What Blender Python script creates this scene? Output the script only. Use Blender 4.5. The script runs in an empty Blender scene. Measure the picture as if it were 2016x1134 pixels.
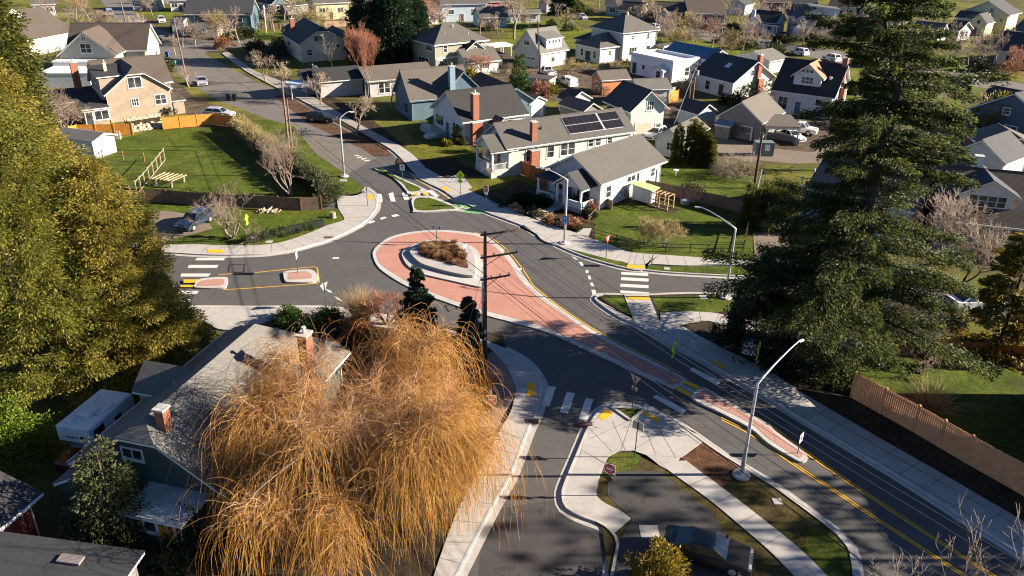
import bpy, math, random
import numpy as np
from mathutils import Vector, Matrix
rnd = random.Random(7)
SC = bpy.context.scene
COL = SC.collection
# ---------------------------------------------------------------- camera
FPX, PW, PH = 1570.0, 2016, 1134
NADIR = (955.0, 3800.0)
HCAM = 32.0
_up = -np.array([(NADIR[0]-PW/2)/FPX, -(NADIR[1]-PH/2)/FPX, -1.0]); _up /= np.linalg.norm(_up)
_f = np.array([0, 0, -1.0]); _fy = _f-_up*_f.dot(_up); _fy /= np.linalg.norm(_fy)
_fx = np.cross(_fy, _up)
RC = np.array([_fx, _fy, _up])
cam = bpy.data.cameras.new('camera'); co = bpy.data.objects.new('camera', cam); COL.objects.link(co)
m4 = Matrix([list(RC[0])+[0], list(RC[1])+[0], list(RC[2])+[HCAM], [0, 0, 0, 1]])
co.matrix_world = m4
cam.sensor_width = 36.0; cam.lens = 36.0*FPX/PW; cam.clip_start = 0.5; cam.clip_end = 3000
SC.camera = co
# ---------------------------------------------------------------- light
SUN_EL, SUN_AZ = math.radians(21), math.radians(1.5)      # azimuth: angle from +X towards +Y
w = bpy.data.worlds.new('World'); SC.world = w; w.use_nodes = True
nt = w.node_tree
sky = nt.nodes.new('ShaderNodeTexSky'); sky.sky_type = 'NISHITA'; sky.sun_disc = False
sky.sun_elevation = SUN_EL; sky.sun_rotation = math.radians(90)-SUN_AZ
sky.air_density = 0.6; sky.dust_density = 0.1; sky.ozone_density = 4.5
nt.links.new(sky.outputs[0], nt.nodes['Background'].inputs[0])
nt.nodes['Background'].inputs[1].default_value = 0.05
sl = bpy.data.lights.new('sun', 'SUN'); sl.energy = 5.0; sl.angle = math.radians(0.5); sl.color = (1.0, 0.87, 0.71)
so = bpy.data.objects.new('sun', sl); COL.objects.link(so)
sd = Vector((math.cos(SUN_EL)*math.cos(SUN_AZ), math.cos(SUN_EL)*math.sin(SUN_AZ), math.sin(SUN_EL)))
so.rotation_euler = sd.to_track_quat('Z', 'Y').to_euler()
so.location = (60, 60, 60)
SC.view_settings.view_transform = 'Standard'; SC.view_settings.look = 'None'
SC.view_settings.exposure = 1.85; SC.view_settings.gamma = 1.0
SC.cycles.filter_width = 1.1; SC.cycles.max_bounces = 6; SC.cycles.diffuse_bounces = 2; SC.cycles.transparent_max_bounces = 4

# ---------------------------------------------------------------- surveying: photo pixel -> point on a level plane
def G(px, py, z=0.0):
    d = RC @ np.array([(px-PW/2)/FPX, -(py-PH/2)/FPX, -1.0])
    t = (z-HCAM)/d[2]
    return np.array([d[0]*t, d[1]*t, z])
def AT(px, py, Y):
    d = RC @ np.array([(px-PW/2)/FPX, -(py-PH/2)/FPX, -1.0])
    t = Y/d[1]
    return np.array([d[0]*t, Y, HCAM+d[2]*t])
def GP(pts, z=0.0): return [G(a, b, z) for a, b in pts]

# ---------------------------------------------------------------- materials
MATS = {}
def newmat(name):
    m = bpy.data.materials.new(name); m.use_nodes = True
    return m, m.node_tree, m.node_tree.nodes['Principled BSDF']
def N(t, typ, **kw):
    n = t.nodes.new(typ)
    for k, v in kw.items():
        if k in n.inputs: n.inputs[k].default_value = v
        else: setattr(n, k, v)
    return n
def c4(c): return (c[0], c[1], c[2], 1)
def ramp(t, fac, stops):
    r = t.nodes.new('ShaderNodeValToRGB'); e = r.color_ramp.elements
    while len(e) < len(stops): e.new(0.5)
    for i, (p, c) in enumerate(stops): e[i].position = p; e[i].color = c4(c)
    t.links.new(fac, r.inputs[0]); return r.outputs[0]
def noise(t, scale, detail=4, rough=0.6, vec=None, dist=0.0):
    n = N(t, 'ShaderNodeTexNoise', Scale=scale, Detail=detail, Roughness=rough, Distortion=dist)
    if vec is None: vec = coord(t)
    t.links.new(vec, n.inputs['Vector']); return n.outputs['Fac']
def coord(t):
    for n in t.nodes:
        if n.bl_idname == 'ShaderNodeNewGeometry': return n.outputs['Position']
    return t.nodes.new('ShaderNodeNewGeometry').outputs['Position']
def mixc(t, fac, a, b, typ='MIX'):
    m = t.nodes.new('ShaderNodeMix'); m.data_type = 'RGBA'; m.blend_type = typ
    for i, v in ((0, fac), (6, a), (7, b)):
        if isinstance(v, (int, float)): m.inputs[i].default_value = v
        elif isinstance(v, tuple): m.inputs[i].default_value = c4(v)
        else: t.links.new(v, m.inputs[i])
    return m.outputs[2]
def bump(t, b, fac, strength, dist=0.05):
    n = N(t, 'ShaderNodeBump', Strength=strength, Distance=dist)
    t.links.new(fac, n.inputs['Height']); t.links.new(n.outputs[0], b.inputs['Normal'])
def scl(c, k): return tuple(min(1, x*k) for x in c)
def mat(name, col, rough=0.8, var=0.2, scale=2.0, bmp=0.0, metal=0.0, spec=0.3):
    if name in MATS: return MATS[name]
    m, t, b = newmat(name)
    if var > 0:
        f = noise(t, scale); f2 = noise(t, scale*9, 2)
        c1 = ramp(t, f, [(0.3, scl(col, 1-var)), (0.7, scl(col, 1+var))])
        c = mixc(t, 0.3, c1, ramp(t, f2, [(0.3, scl(col, 1-var*1.5)), (0.7, scl(col, 1+var*1.5))]))
        t.links.new(c, b.inputs['Base Color'])
        if bmp: bump(t, b, f2, bmp)
    else: b.inputs['Base Color'].default_value = c4(col)
    b.inputs['Roughness'].default_value = rough; b.inputs['Metallic'].default_value = metal
    b.inputs['Specular IOR Level'].default_value = spec
    MATS[name] = m; return m
def dirty(name, col, k=.5):
    m, t, b = newmat(name); f = noise(t, .5, 6, .7); f2 = noise(t, 3.0, 5, .75); f3 = noise(t, 30, 2)
    c = mixc(t, ramp(t, f, [(.40, (0, 0, 0)), (.72, (k,)*3)]), ramp(t, f2, [(.3, scl(col, .82)), (.7, scl(col, 1.1))]), scl(col, .55))
    c = mixc(t, ramp(t, f2, [(.60, (0, 0, 0)), (.74, (k*.8,)*3)]), c, (col[0]*.5, col[1]*.42, col[2]*.33)); t.links.new(c, b.inputs['Base Color']); bump(t, b, f3, .12, .02); b.inputs['Roughness'].default_value = .88; MATS[name] = m; return m
def siding(name, col, gap=0.16, vert=False):
    if name in MATS: return MATS[name]
    m, t, b = newmat(name); p = coord(t)
    s = N(t, 'ShaderNodeSeparateXYZ'); t.links.new(p, s.inputs[0])
    if vert:
        a = N(t, 'ShaderNodeMath', operation='ADD'); t.links.new(s.outputs[0], a.inputs[0]); t.links.new(s.outputs[1], a.inputs[1]); zz = a.outputs[0]
    else: zz = s.outputs[2]
    d = N(t, 'ShaderNodeMath', operation='DIVIDE'); t.links.new(zz, d.inputs[0]); d.inputs[1].default_value = gap
    f = N(t, 'ShaderNodeMath', operation='FRACT'); t.links.new(d.outputs[0], f.inputs[0])
    c1 = ramp(t, noise(t, 1.3), [(0.3, scl(col, 0.86)), (0.7, scl(col, 1.08))])
    c2 = mixc(t, ramp(t, f.outputs[0], [(0.0, (.35,)*3), (0.12, (0, 0, 0)), (1, (0, 0, 0))]), c1, scl(col, 0.45))
    t.links.new(c2, b.inputs['Base Color']); bump(t, b, f.outputs[0], 0.5, 0.02)
    b.inputs['Roughness'].default_value = 0.65
    MATS[name] = m; return m
def shingle(name, col, spread=0.13):
    if name in MATS: return MATS[name]
    m, t, b = newmat(name); p = coord(t)
    s = N(t, 'ShaderNodeSeparateXYZ'); t.links.new(p, s.inputs[0])
    d = N(t, 'ShaderNodeMath', operation='DIVIDE'); t.links.new(s.outputs[2], d.inputs[0]); d.inputs[1].default_value = 0.085
    f = N(t, 'ShaderNodeMath', operation='FRACT'); t.links.new(d.outputs[0], f.inputs[0])
    v = N(t, 'ShaderNodeTexVoronoi', Scale=5.5); mp = N(t, 'ShaderNodeMapping'); mp.inputs['Scale'].default_value = (1, 1, 2.6)
    t.links.new(p, mp.inputs[0]); t.links.new(mp.outputs[0], v.inputs['Vector'])
    bw = N(t, 'ShaderNodeRGBToBW'); t.links.new(v.outputs['Color'], bw.inputs[0])
    c1 = ramp(t, bw.outputs[0], [(0.15, scl(col, 1-spread)), (0.85, scl(col, 1+spread))])
    c2 = mixc(t, ramp(t, noise(t, 0.35, 5), [(0.35, (0, 0, 0)), (0.75, (.45,)*3)]), c1, scl(col, .68))
    c3 = mixc(t, ramp(t, f.outputs[0], [(0.0, (.5,)*3), (0.25, (0, 0, 0)), (1, (0, 0, 0))]), c2, scl(col, 0.4))
    t.links.new(c3, b.inputs['Base Color']); bump(t, b, f.outputs[0], 0.5, 0.03)
    b.inputs['Roughness'].default_value = 0.85; MATS[name] = m; return m
def leafmat(name, stops, trans=0.25, rough=0.55):
    if name in MATS: return MATS[name]
    m, t, b = newmat(name)
    g = t.nodes.new('ShaderNodeNewGeometry')
    c = ramp(t, g.outputs['Random Per Island'], stops)
    cc = mixc(t, ramp(t, noise(t, 0.55, 3), [(0.3, (.0,)*3), (0.7, (.55,)*3)]), c, stops[0][1])
    t.links.new(cc, b.inputs['Base Color']); b.inputs['Roughness'].default_value = rough
    b.inputs['Specular IOR Level'].default_value = 0.25
    tr = t.nodes.new('ShaderNodeBsdfTranslucent'); t.links.new(cc, tr.inputs[0])
    mx = t.nodes.new('ShaderNodeMixShader'); mx.inputs[0].default_value = trans
    t.links.new(b.outputs[0], mx.inputs[1]); t.links.new(tr.outputs[0], mx.inputs[2])
    t.links.new(mx.outputs[0], t.nodes['Material Output'].inputs[0])
    MATS[name] = m; return m
def glassmat():
    m, t, b = newmat('window_glass')
    t.links.new(ramp(t, noise(t, 0.9, 2), [(0.35, (.012, .016, .02)), (0.7, (.07, .075, .08))]), b.inputs['Base Color'])
    b.inputs['Roughness'].default_value = 0.08; b.inputs['Specular IOR Level'].default_value = 0.6
    return m
GLASS = glassmat()
WHITE = mat('white_paint', (.60, .60, .585), .55, .06, 1.0)
CONC = dirty('concrete', (.38, .36, .335), .35)
KERBM = dirty('kerb_concrete', (.45, .43, .40), .6)
STEEL = mat('galvanised_steel', (.55, .57, .60), .42, .08, 3, 0, .55)
DARKM = mat('dark_metal', (.03, .03, .032), .5, .1)
BLACK = mat('black_rubber', (.02, .02, .02), .8, .1)
BRICK = mat('chimney_brick', (.27, .105, .065), .85, .35, 6, .3)
TAR = mat('tar_sealant', (.02, .02, .022), .7, .2)
WOODP = mat('pole_wood', (.20, .135, .095), .85, .3, 4, .2)

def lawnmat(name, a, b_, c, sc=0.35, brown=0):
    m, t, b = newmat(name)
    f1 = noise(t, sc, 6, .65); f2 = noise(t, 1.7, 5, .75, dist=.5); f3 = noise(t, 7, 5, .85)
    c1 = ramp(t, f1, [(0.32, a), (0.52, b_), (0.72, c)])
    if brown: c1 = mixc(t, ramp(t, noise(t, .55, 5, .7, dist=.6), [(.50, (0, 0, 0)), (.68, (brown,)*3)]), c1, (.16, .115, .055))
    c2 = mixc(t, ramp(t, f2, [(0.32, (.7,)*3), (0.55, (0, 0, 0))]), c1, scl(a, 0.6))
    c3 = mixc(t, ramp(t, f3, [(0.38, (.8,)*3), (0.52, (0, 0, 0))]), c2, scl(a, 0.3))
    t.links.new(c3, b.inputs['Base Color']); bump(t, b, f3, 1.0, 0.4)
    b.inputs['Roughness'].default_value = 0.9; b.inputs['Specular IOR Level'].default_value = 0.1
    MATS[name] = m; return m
LAWN = lawnmat('lawn_grass', (.062, .090, .012), (.110, .155, .016), (.185, .205, .032), .35, .5)
LAWNY = lawnmat('dry_lawn_grass', (.10, .12, .018), (.18, .18, .024), (.26, .21, .042))
LAWNF = lawnmat('far_lawn_grass', (.085, .115, .014), (.145, .18, .02), (.225, .225, .032), .15, .35)
LAWNB = lawnmat('worn_winter_grass', (.085, .062, .030), (.125, .100, .034), (.15, .145, .030), .6)
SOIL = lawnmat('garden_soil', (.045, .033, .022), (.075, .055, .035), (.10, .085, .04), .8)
MULCH = lawnmat('bark_mulch', (.11, .055, .032), (.20, .10, .06), (.27, .15, .095), 1.5)
LEAFL = lawnmat('fallen_leaves', (.085, .045, .030), (.15, .085, .055), (.20, .13, .085), .8)
def groundmat():
    m, t, b = newmat('ground_cover')
    f1 = noise(t, .045, 5, .65); f2 = noise(t, .5, 5, .7); f3 = noise(t, 9, 3, .75)
    c1 = ramp(t, f1, [(0.38, (.10, .075, .045)), (0.48, (.11, .12, .020)), (0.58, (.21, .195, .03)), (.66, (.16, .12, .07))])
    c2 = mixc(t, ramp(t, f2, [(0.33, (.75,)*3), (0.55, (0, 0, 0))]), c1, (.08, .065, .035))
    c3 = mixc(t, ramp(t, f3, [(0.38, (.65,)*3), (0.55, (0, 0, 0))]), c2, (.035, .035, .012))
    t.links.new(c3, b.inputs['Base Color']); bump(t, b, f3, 0.8, 0.2)
    b.inputs['Roughness'].default_value = 0.9; b.inputs['Specular IOR Level'].default_value = 0.1
    return m
GROUND = groundmat()
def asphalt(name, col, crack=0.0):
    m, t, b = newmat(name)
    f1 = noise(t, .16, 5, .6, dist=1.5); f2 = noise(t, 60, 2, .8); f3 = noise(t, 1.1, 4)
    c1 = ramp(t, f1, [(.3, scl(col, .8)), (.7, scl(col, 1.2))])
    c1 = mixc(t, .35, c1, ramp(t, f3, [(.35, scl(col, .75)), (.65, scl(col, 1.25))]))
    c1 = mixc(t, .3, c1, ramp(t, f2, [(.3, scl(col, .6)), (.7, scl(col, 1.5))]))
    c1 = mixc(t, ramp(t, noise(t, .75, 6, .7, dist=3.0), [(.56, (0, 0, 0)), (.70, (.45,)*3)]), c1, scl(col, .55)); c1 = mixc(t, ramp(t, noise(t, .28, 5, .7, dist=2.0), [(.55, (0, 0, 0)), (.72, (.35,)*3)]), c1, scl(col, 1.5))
    if crack:
        v = N(t, 'ShaderNodeTexVoronoi', Scale=.16, feature='DISTANCE_TO_EDGE')
        wv = N(t, 'ShaderNodeVectorMath', operation='ADD'); nz = N(t, 'ShaderNodeTexNoise', Scale=.5, Detail=5)
        t.links.new(coord(t), nz.inputs['Vector']); t.links.new(coord(t), wv.inputs[0])
        ms = N(t, 'ShaderNodeVectorMath', operation='SCALE'); ms.inputs[3].default_value = 4.0
        t.links.new(nz.outputs['Color'], ms.inputs[0]); t.links.new(ms.outputs[0], wv.inputs[1])
        t.links.new(wv.outputs[0], v.inputs['Vector'])
        c1 = mixc(t, ramp(t, v.outputs['Distance'], [(0.0, (crack,)*3), (0.010, (0, 0, 0))]), c1, scl(col, .3))
    t.links.new(c1, b.inputs['Base Color']); bump(t, b, f2, .3, .02)
    b.inputs['Roughness'].default_value = .8; b.inputs['Specular IOR Level'].default_value = .25
    MATS[name] = m; return m
ASPH = asphalt('asphalt', (.082, .077, .073), .25)
ASPHO = asphalt('old_asphalt', (.140, .126, .110), .8)
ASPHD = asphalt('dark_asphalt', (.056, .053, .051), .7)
GRAVEL = asphalt('gravel', (.17, .135, .105))
def brickmat(name, rot, c1, c2, mort, bw, bh, ms=0.02):
    m, t, b = newmat(name)
    mp = N(t, 'ShaderNodeMapping'); mp.inputs['Rotation'].default_value = (0, 0, rot); t.links.new(coord(t), mp.inputs[0])
    k = N(t, 'ShaderNodeTexBrick'); k.inputs['Scale'].default_value = 1.0
    k.inputs['Color1'].default_value = c4(c1); k.inputs['Color2'].default_value = c4(c2); k.inputs['Mortar'].default_value = c4(mort)
    k.inputs['Mortar Size'].default_value = ms; k.inputs['Brick Width'].default_value = bw; k.inputs['Row Height'].default_value = bh
    t.links.new(mp.outputs[0], k.inputs['Vector'])
    c = mixc(t, ramp(t, noise(t, .5, 5), [(.3, (0, 0, 0)), (.75, (.45,)*3)]), k.outputs['Color'], scl(c1, .72))
    c = mixc(t, ramp(t, noise(t, 25, 2), [(.35, (.3,)*3), (.6, (0, 0, 0))]), c, scl(c1, .55))
    t.links.new(c, b.inputs['Base Color']); b.inputs['Roughness'].default_value = .85; MATS[name] = m; return m
PAVER = brickmat('red_pavers', .9, (.43, .195, .14), (.36, .15, .105), (.48, .29, .225), .40, .20, .02)
PAVER2 = brickmat('pale_red_pavers', .9, (.40, .19, .15), (.32, .13, .10), (.46, .33, .28), .40, .20, .03)
MARKW = mat('white_road_paint', (.52, .51, .48), .7, .13, 2)
MARKY = mat('yellow_road_paint', (.60, .33, .03), .7, .2, 3)
MARKG = mat('green_road_paint', (.16, .31, .13), .75, .15, 2)
TACT = mat('yellow_tactile', (.68, .36, .015), .75, .15, 4)

# ---------------------------------------------------------------- mesh kit
class MB:
    def __init__(s): s.v = []; s.f = []; s.m = []; s.mi = 0
    def add(s, vs, fs):
        n = len(s.v); s.v += [tuple(map(float, p)) for p in vs]
        for f in fs: s.f.append(tuple(i+n for i in f)); s.m.append(s.mi)
    def box(s, c, size, ax=None):           # centred box; ax = (ux, uy, uz)
        ax = ax or ((1, 0, 0), (0, 1, 0), (0, 0, 1)); a = [np.array(x, float)*h/2 for x, h in zip(ax, size)]
        c = np.array(c, float); vs = [c+i*a[0]+j*a[1]+k*a[2] for k in (-1, 1) for j in (-1, 1) for i in (-1, 1)]
        s.add(vs, [(0, 2, 3, 1), (4, 5, 7, 6), (0, 1, 5, 4), (2, 6, 7, 3), (0, 4, 6, 2), (1, 3, 7, 5)])
    def prism(s, pts, z0, z1, bottom=False):
        n = len(pts); ar = sum(pts[i][0]*pts[(i+1) % n][1]-pts[(i+1) % n][0]*pts[i][1] for i in range(n))
        if ar < 0: pts = pts[::-1]
        vs = [(p[0], p[1], z1) for p in pts]+[(p[0], p[1], z0) for p in pts]
        fs = [tuple(range(n))]+[(i, i+n, (i+1) % n+n, (i+1) % n) for i in range(n)]
        if bottom: fs.append(tuple(range(2*n-1, n-1, -1)))
        s.add(vs, fs)
    def sheet(s, pts, z):
        n = len(pts); ar = sum(pts[i][0]*pts[(i+1) % n][1]-pts[(i+1) % n][0]*pts[i][1] for i in range(n))
        if ar < 0: pts = pts[::-1]
        s.add([(p[0], p[1], z) for p in pts], [tuple(range(n))])
    def tube(s, path, r, k=8, cap=True):
        path = [np.array(p, float) for p in path]; n = len(path)
        rs = r if isinstance(r, (list, tuple)) else [r]*n
        vs = []; prev = None
        for i, p in enumerate(path):
            d = path[min(i+1, n-1)]-path[max(i-1, 0)]; d = d/(np.linalg.norm(d)+1e-9)
            if prev is None:
                a = np.array([1., 0, 0]) if abs(d[0]) < .9 else np.array([0, 1., 0])
            else: a = prev
            a = a-d*a.dot(d); a /= np.linalg.norm(a); b = np.cross(d, a); prev = a
            for j in range(k):
                t = 2*math.pi*j/k; vs.append(p+rs[i]*(math.cos(t)*a+math.sin(t)*b))
        fs = [(i*k+j, i*k+(j+1) % k, (i+1)*k+(j+1) % k, (i+1)*k+j) for i in range(n-1) for j in range(k)]
        if cap: fs += [tuple(range(k-1, -1, -1)), tuple(range((n-1)*k, n*k))]
        s.add(vs, fs)
    def lathe(s, c, prof, k=16):            # prof: (r, z) from bottom to top
        vs = [(c[0]+r*math.cos(2*math.pi*j/k), c[1]+r*math.sin(2*math.pi*j/k), c[2]+z) for r, z in prof for j in range(k)]
        n = len(prof)
        fs = [(i*k+j, i*k+(j+1) % k, (i+1)*k+(j+1) % k, (i+1)*k+j) for i in range(n-1) for j in range(k)]
        fs += [tuple(range(k-1, -1, -1)), tuple(range((n-1)*k, n*k))]
        s.add(vs, fs)
    def build(s, name, mats, parent=None, smooth=False):
        me = bpy.data.meshes.new(name); me.from_pydata(s.v, [], s.f)
        mats = mats if isinstance(mats, (list, tuple)) else [mats]
        for x in mats: me.materials.append(x)
        if len(mats) > 1: me.polygons.foreach_set('material_index', s.m)
        if smooth: me.polygons.foreach_set('use_smooth', [True]*len(me.polygons))
        me.update()
        return link(name, me, parent)
def link(name, me, parent=None):
    o = bpy.data.objects.new(name, me); COL.objects.link(o)
    if parent is not None:
        o.parent = parent; o.matrix_parent_inverse = parent.matrix_basis.inverted()
    return o
def npmesh(name, V, Fc, mats, parent=None, mi=None):     # V (n,3), Fc (m,k) with constant k
    me = bpy.data.meshes.new(name); V = np.asarray(V, np.float32); Fc = np.asarray(Fc, np.int32); k = Fc.shape[1]
    me.vertices.add(len(V)); me.vertices.foreach_set('co', V.ravel())
    me.loops.add(Fc.size); me.loops.foreach_set('vertex_index', Fc.ravel())
    me.polygons.add(len(Fc)); me.polygons.foreach_set('loop_start', np.arange(0, Fc.size, k, dtype=np.int32))
    mats = mats if isinstance(mats, (list, tuple)) else [mats]
    for x in mats: me.materials.append(x)
    if mi is not None: me.polygons.foreach_set('material_index', np.asarray(mi, np.int32))
    me.update(calc_edges=True); me.validate()
    return link(name, me, parent)
def tag(o, label=None, cat=None, group=None, kind=None):
    if label: o['label'] = label
    if cat: o['category'] = cat
    if group: o['group'] = group
    if kind: o['kind'] = kind
    return o
def thing(name, loc, label, cat, group=None, rz=0.0):
    o = bpy.data.objects.new(name, None); COL.objects.link(o); o.empty_display_size = .3
    o.location = tuple(float(x) for x in loc); o.rotation_euler = (0, 0, rz)
    o.matrix_basis = Matrix.Translation(o.location) @ Matrix.Rotation(rz, 4, 'Z')
    return tag(o, label, cat, group)
def dup(root, loc, rz, scale, label, group=None):        # copy of a thing with its parts and sub-parts
    r = root.copy(); COL.objects.link(r); r.location = tuple(float(x) for x in loc); r.rotation_euler = (0, 0, rz); r.scale = (scale,)*3 if not isinstance(scale, tuple) else scale
    r['label'] = label
    if group: r['group'] = group
    for ch in list(root.children):
        c = ch.copy(); COL.objects.link(c); c.parent = r; c.matrix_parent_inverse = ch.matrix_parent_inverse
        for g in ch.children:
            d = g.copy(); COL.objects.link(d); d.parent = c; d.matrix_parent_inverse = g.matrix_parent_inverse
    return r
def smooth(pts, n=6, closed=False):
    pts = [np.array(p, float) for p in pts]; out = []; L = len(pts)
    rng = range(L if closed else L-1)
    for i in rng:
        if closed: p0, p1, p2, p3 = (pts[(i-1) % L], pts[i], pts[(i+1) % L], pts[(i+2) % L])
        else: p0, p1, p2, p3 = pts[max(i-1, 0)], pts[i], pts[i+1], pts[min(i+2, L-1)]
        for j in range(n):
            t = j/n
            out.append(.5*((2*p1)+(-p0+p2)*t+(2*p0-5*p1+4*p2-p3)*t*t+(-p0+3*p1-3*p2+p3)*t**3))
    if not closed: out.append(pts[-1])
    return out
def resample(pts, n):
    P = np.array([p[:2] for p in pts]); d = np.r_[0, np.cumsum(np.linalg.norm(np.diff(P, axis=0), axis=1))]
    t = np.linspace(0, d[-1], n); return np.c_[np.interp(t, d, P[:, 0]), np.interp(t, d, P[:, 1])], d[-1]
def offset(pts, o):
    P = np.array([p[:2] for p in pts]); T = np.gradient(P, axis=0); T /= np.linalg.norm(T, axis=1)[:, None]+1e-9
    return P+o*np.c_[-T[:, 1], T[:, 0]]
def band(mb, A, B, z0, z1):                              # raised band between two equal-length polylines
    n = len(A); vs = [(p[0], p[1], z1) for p in A]+[(p[0], p[1], z1) for p in B]+[(p[0], p[1], z0) for p in A]+[(p[0], p[1], z0) for p in B]
    fs = []
    for i in range(n-1):
        fs += [(i, i+1, n+i+1, n+i), (2*n+i, 2*n+i+1, i+1, i), (n+i, n+i+1, 3*n+i+1, 3*n+i)]
    fs += [(0, n, 3*n, 2*n), (n-1, 3*n-1, 4*n-1, 2*n-1)]
    mb.add(vs, fs)
# ================================================================ THE SETTING: ground, roads, pavements
def S(s): return [tuple(float(v) for v in q.split(',')) for q in s.split()]
def W(s, n=0, closed=False):
    p = GP(S(s))
    return smooth(p, n, closed) if n else p
def struct(name, mb, m, kind='structure'): return tag(mb.build(name, m), kind=kind)
def raised(name, s, m, z1, n=0, z0=-0.3):
    mb = MB(); mb.prism(W(s, n, True), z0, z1); return struct(name, mb, m)
def flat(name, s, m, z, n=0):
    mb = MB(); mb.sheet(W(s, n, True), z); return struct(name, mb, m)
g = MB(); g.add([(-1500, -200, 0), (1500, -200, 0), (1500, 2600, 0), (-1500, 2600, 0)], [(0, 1, 2, 3)]); struct('ground', g, GROUND)
# --- roads
RZ = .012
flat('road', '300,470 520,470 640,400 690,340 760,300 960,380 1020,432 1180,500 1500,530 1760,560 2090,590 2090,640 1700,620 1500,700 1800,860 2100,1060 2100,1250 880,1250 880,900 700,660 300,650', ASPH, RZ)
flat('road', '744,392 719,369 624,304 575,268 520,232 470,213 432,200 395,178 352,150 335,112 268,88 262,68 222,30 196,-2 250,-2 262,24 318,60 372,80 400,105 503,160 586,195 700,262 760,300 830,345 905,385', ASPHO, RZ-.005)
flat('road', '318,60 372,80 400,105 470,94 560,84 600,74 600,60 510,76 440,80 390,78', ASPHO, RZ-.007)      # side street
flat('road', '232,16 262,24 310,8 380,6 460,10 460,2 380,-1 270,-3', ASPHO, RZ-.008)
flat('road', '1282,50 1330,62 1400,82 1480,90 1560,104 1620,118 1760,146 1850,158 1930,172 2100,200 2100,186 1990,160 1930,148 1850,140 1760,126 1640,98 1560,88 1480,72 1400,62 1330,50 1285,42', ASPHO, RZ)
flat('driveway', '1642,182 1762,202 1762,192 1650,172', ASPHO, .006)
flat('driveway', '1482,458 1550,458 1556,520 1486,520', GRAVEL, .126)
flat('driveway', '287,434 318,417 343,419 400,428 420,452 385,462 352,470 330,482 300,486 280,460', GRAVEL, .135)
flat('alley', '1385,268 1420,268 1500,290 1580,280 1640,290 1640,320 1560,322 1500,316 1470,318 1400,300', GRAVEL, .006)
flat('alley', '1240,290 1300,262 1290,240 1340,262 1330,250 1300,240 1230,282', ASPHD, .006)
flat('alley', '1000,155 1130,175 1170,190 1160,178 1060,150 1010,148', ASPHD, .006)
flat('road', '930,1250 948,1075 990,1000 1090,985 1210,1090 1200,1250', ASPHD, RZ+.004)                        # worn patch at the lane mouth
YARD = lawnmat('bare_yard', (.085, .062, .042), (.15, .115, .08), (.20, .155, .105), .5)
flat('yard', '990,128 1060,140 1130,136 1180,128 1240,140 1290,160 1330,180 1400,206 1440,240 1390,262 1330,262 1240,200 1180,195 1090,200 1010,190 960,160', YARD, .02)
flat('yard', '1440,190 1520,178 1640,235 1690,262 1600,300 1500,290 1420,262', YARD, .016)
flat('yard', '840,236 870,262 920,290 990,345 940,340 880,310 800,260', LAWN, .02)
flat('yard', '300,120 340,150 380,190 430,210 470,228 400,236 340,215 330,160', YARD, .02)
for q in ('1275,62 1340,72 1420,92 1500,106 1600,128 1690,150 1685,205 1640,190 1560,152 1480,142 1400,112 1300,92', '1690,205 1720,142 1860,168 1905,184 1880,218 1760,218', '1000,42 1130,40 1175,90 1140,100 1080,84 1000,98', '500,64 590,62 548,82 500,80', '1640,82 1760,98 1750,120 1660,98', '1580,86 1640,92 1700,112 1600,96', '1860,120 1960,134 1960,152 1870,140', '470,40 545,46 545,60 470,60', '300,14 345,16 340,40 300,36'): flat('lawn', q, LAWNF, .006)
# --- lawns and beds (raised with the kerb)
LZ = .10
raised('lawn', '579,250 529,236 500,238 500,252 560,290 590,320 640,352 650,372 664,385 704,386 719,371 624,306', LAWN, LZ)
raised('lawn', '270,398 350,401 504,417 609,415 668,412 682,432 640,470 560,496 480,498 300,494 250,470', LAWN, LZ)
raised('lawn', '176,290 262,268 330,256 462,250 500,290 540,340 640,384 520,388 430,384 330,376 200,372 150,330', LAWN, LZ)
raised('lawn', '1160,448 1262,432 1330,436 1420,458 1482,458 1482,520 1418,520 1240,512 1158,470', LAWN, LZ)
raised('lawn', '1000,436 1030,430 1060,440 1075,420 1100,426 1170,440 1172,474 1140,474', SOIL, LZ+.01)
raised('lawn', '790,300 850,282 920,330 1000,345 1060,372 1075,420 1030,440 940,410 860,372 780,322', SOIL, LZ)
raised('lawn', '886,368 930,348 1000,345 1020,352 985,372 930,384', LAWNY, LZ+.012)
raised('lawn', '790,296 850,280 926,292 910,312 850,316 810,312', LAWNY, LZ+.012)
raised('lawn', '1280,320 1340,310 1420,330 1500,350 1500,420 1380,400 1290,380 1262,362', LAWN, LZ)
raised('lawn', '1050,425 1170,440 1180,460 1262,432 1440,450 1480,424 1381,402 1260,376 1180,390', LAWN, LZ-.02)
raised('lawn', '1075,425 1168,436 1176,418 1240,400 1320,420 1340,414 1262,385 1180,392 1060,402', SOIL, LZ-.01)
raised('lawn', '760,296 640,228 560,178 500,150 560,150 620,180 700,210 800,290', SOIL, LZ-.03)
flat('leaf_litter', '608,244 540,190 560,186 640,232 700,268 760,306 738,304', LEAFL, RZ+.004)
flat('leaf_litter', '700,284 737,309 775,307 800,303 742,268 700,262', LEAFL, RZ+.008)
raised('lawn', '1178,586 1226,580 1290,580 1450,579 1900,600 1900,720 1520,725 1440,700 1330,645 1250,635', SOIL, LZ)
raised('lawn', '1184,585 1226,584 1247,629 1220,612', LAWN, LZ+.012)
raised('lawn', '1280,586 1442,582 1444,614 1400,618 1298,614', LAWN, LZ+.012)
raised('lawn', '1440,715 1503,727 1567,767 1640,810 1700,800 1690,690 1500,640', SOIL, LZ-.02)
YZ = 1.0
yp = GP(S('1674.5,782 1797,850 1900,911 2015,976 2130,1041'), YZ); bk = GP(S('1560,764 1712,853 1882,950 2015,1028 2130,1095'), .1)
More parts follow.
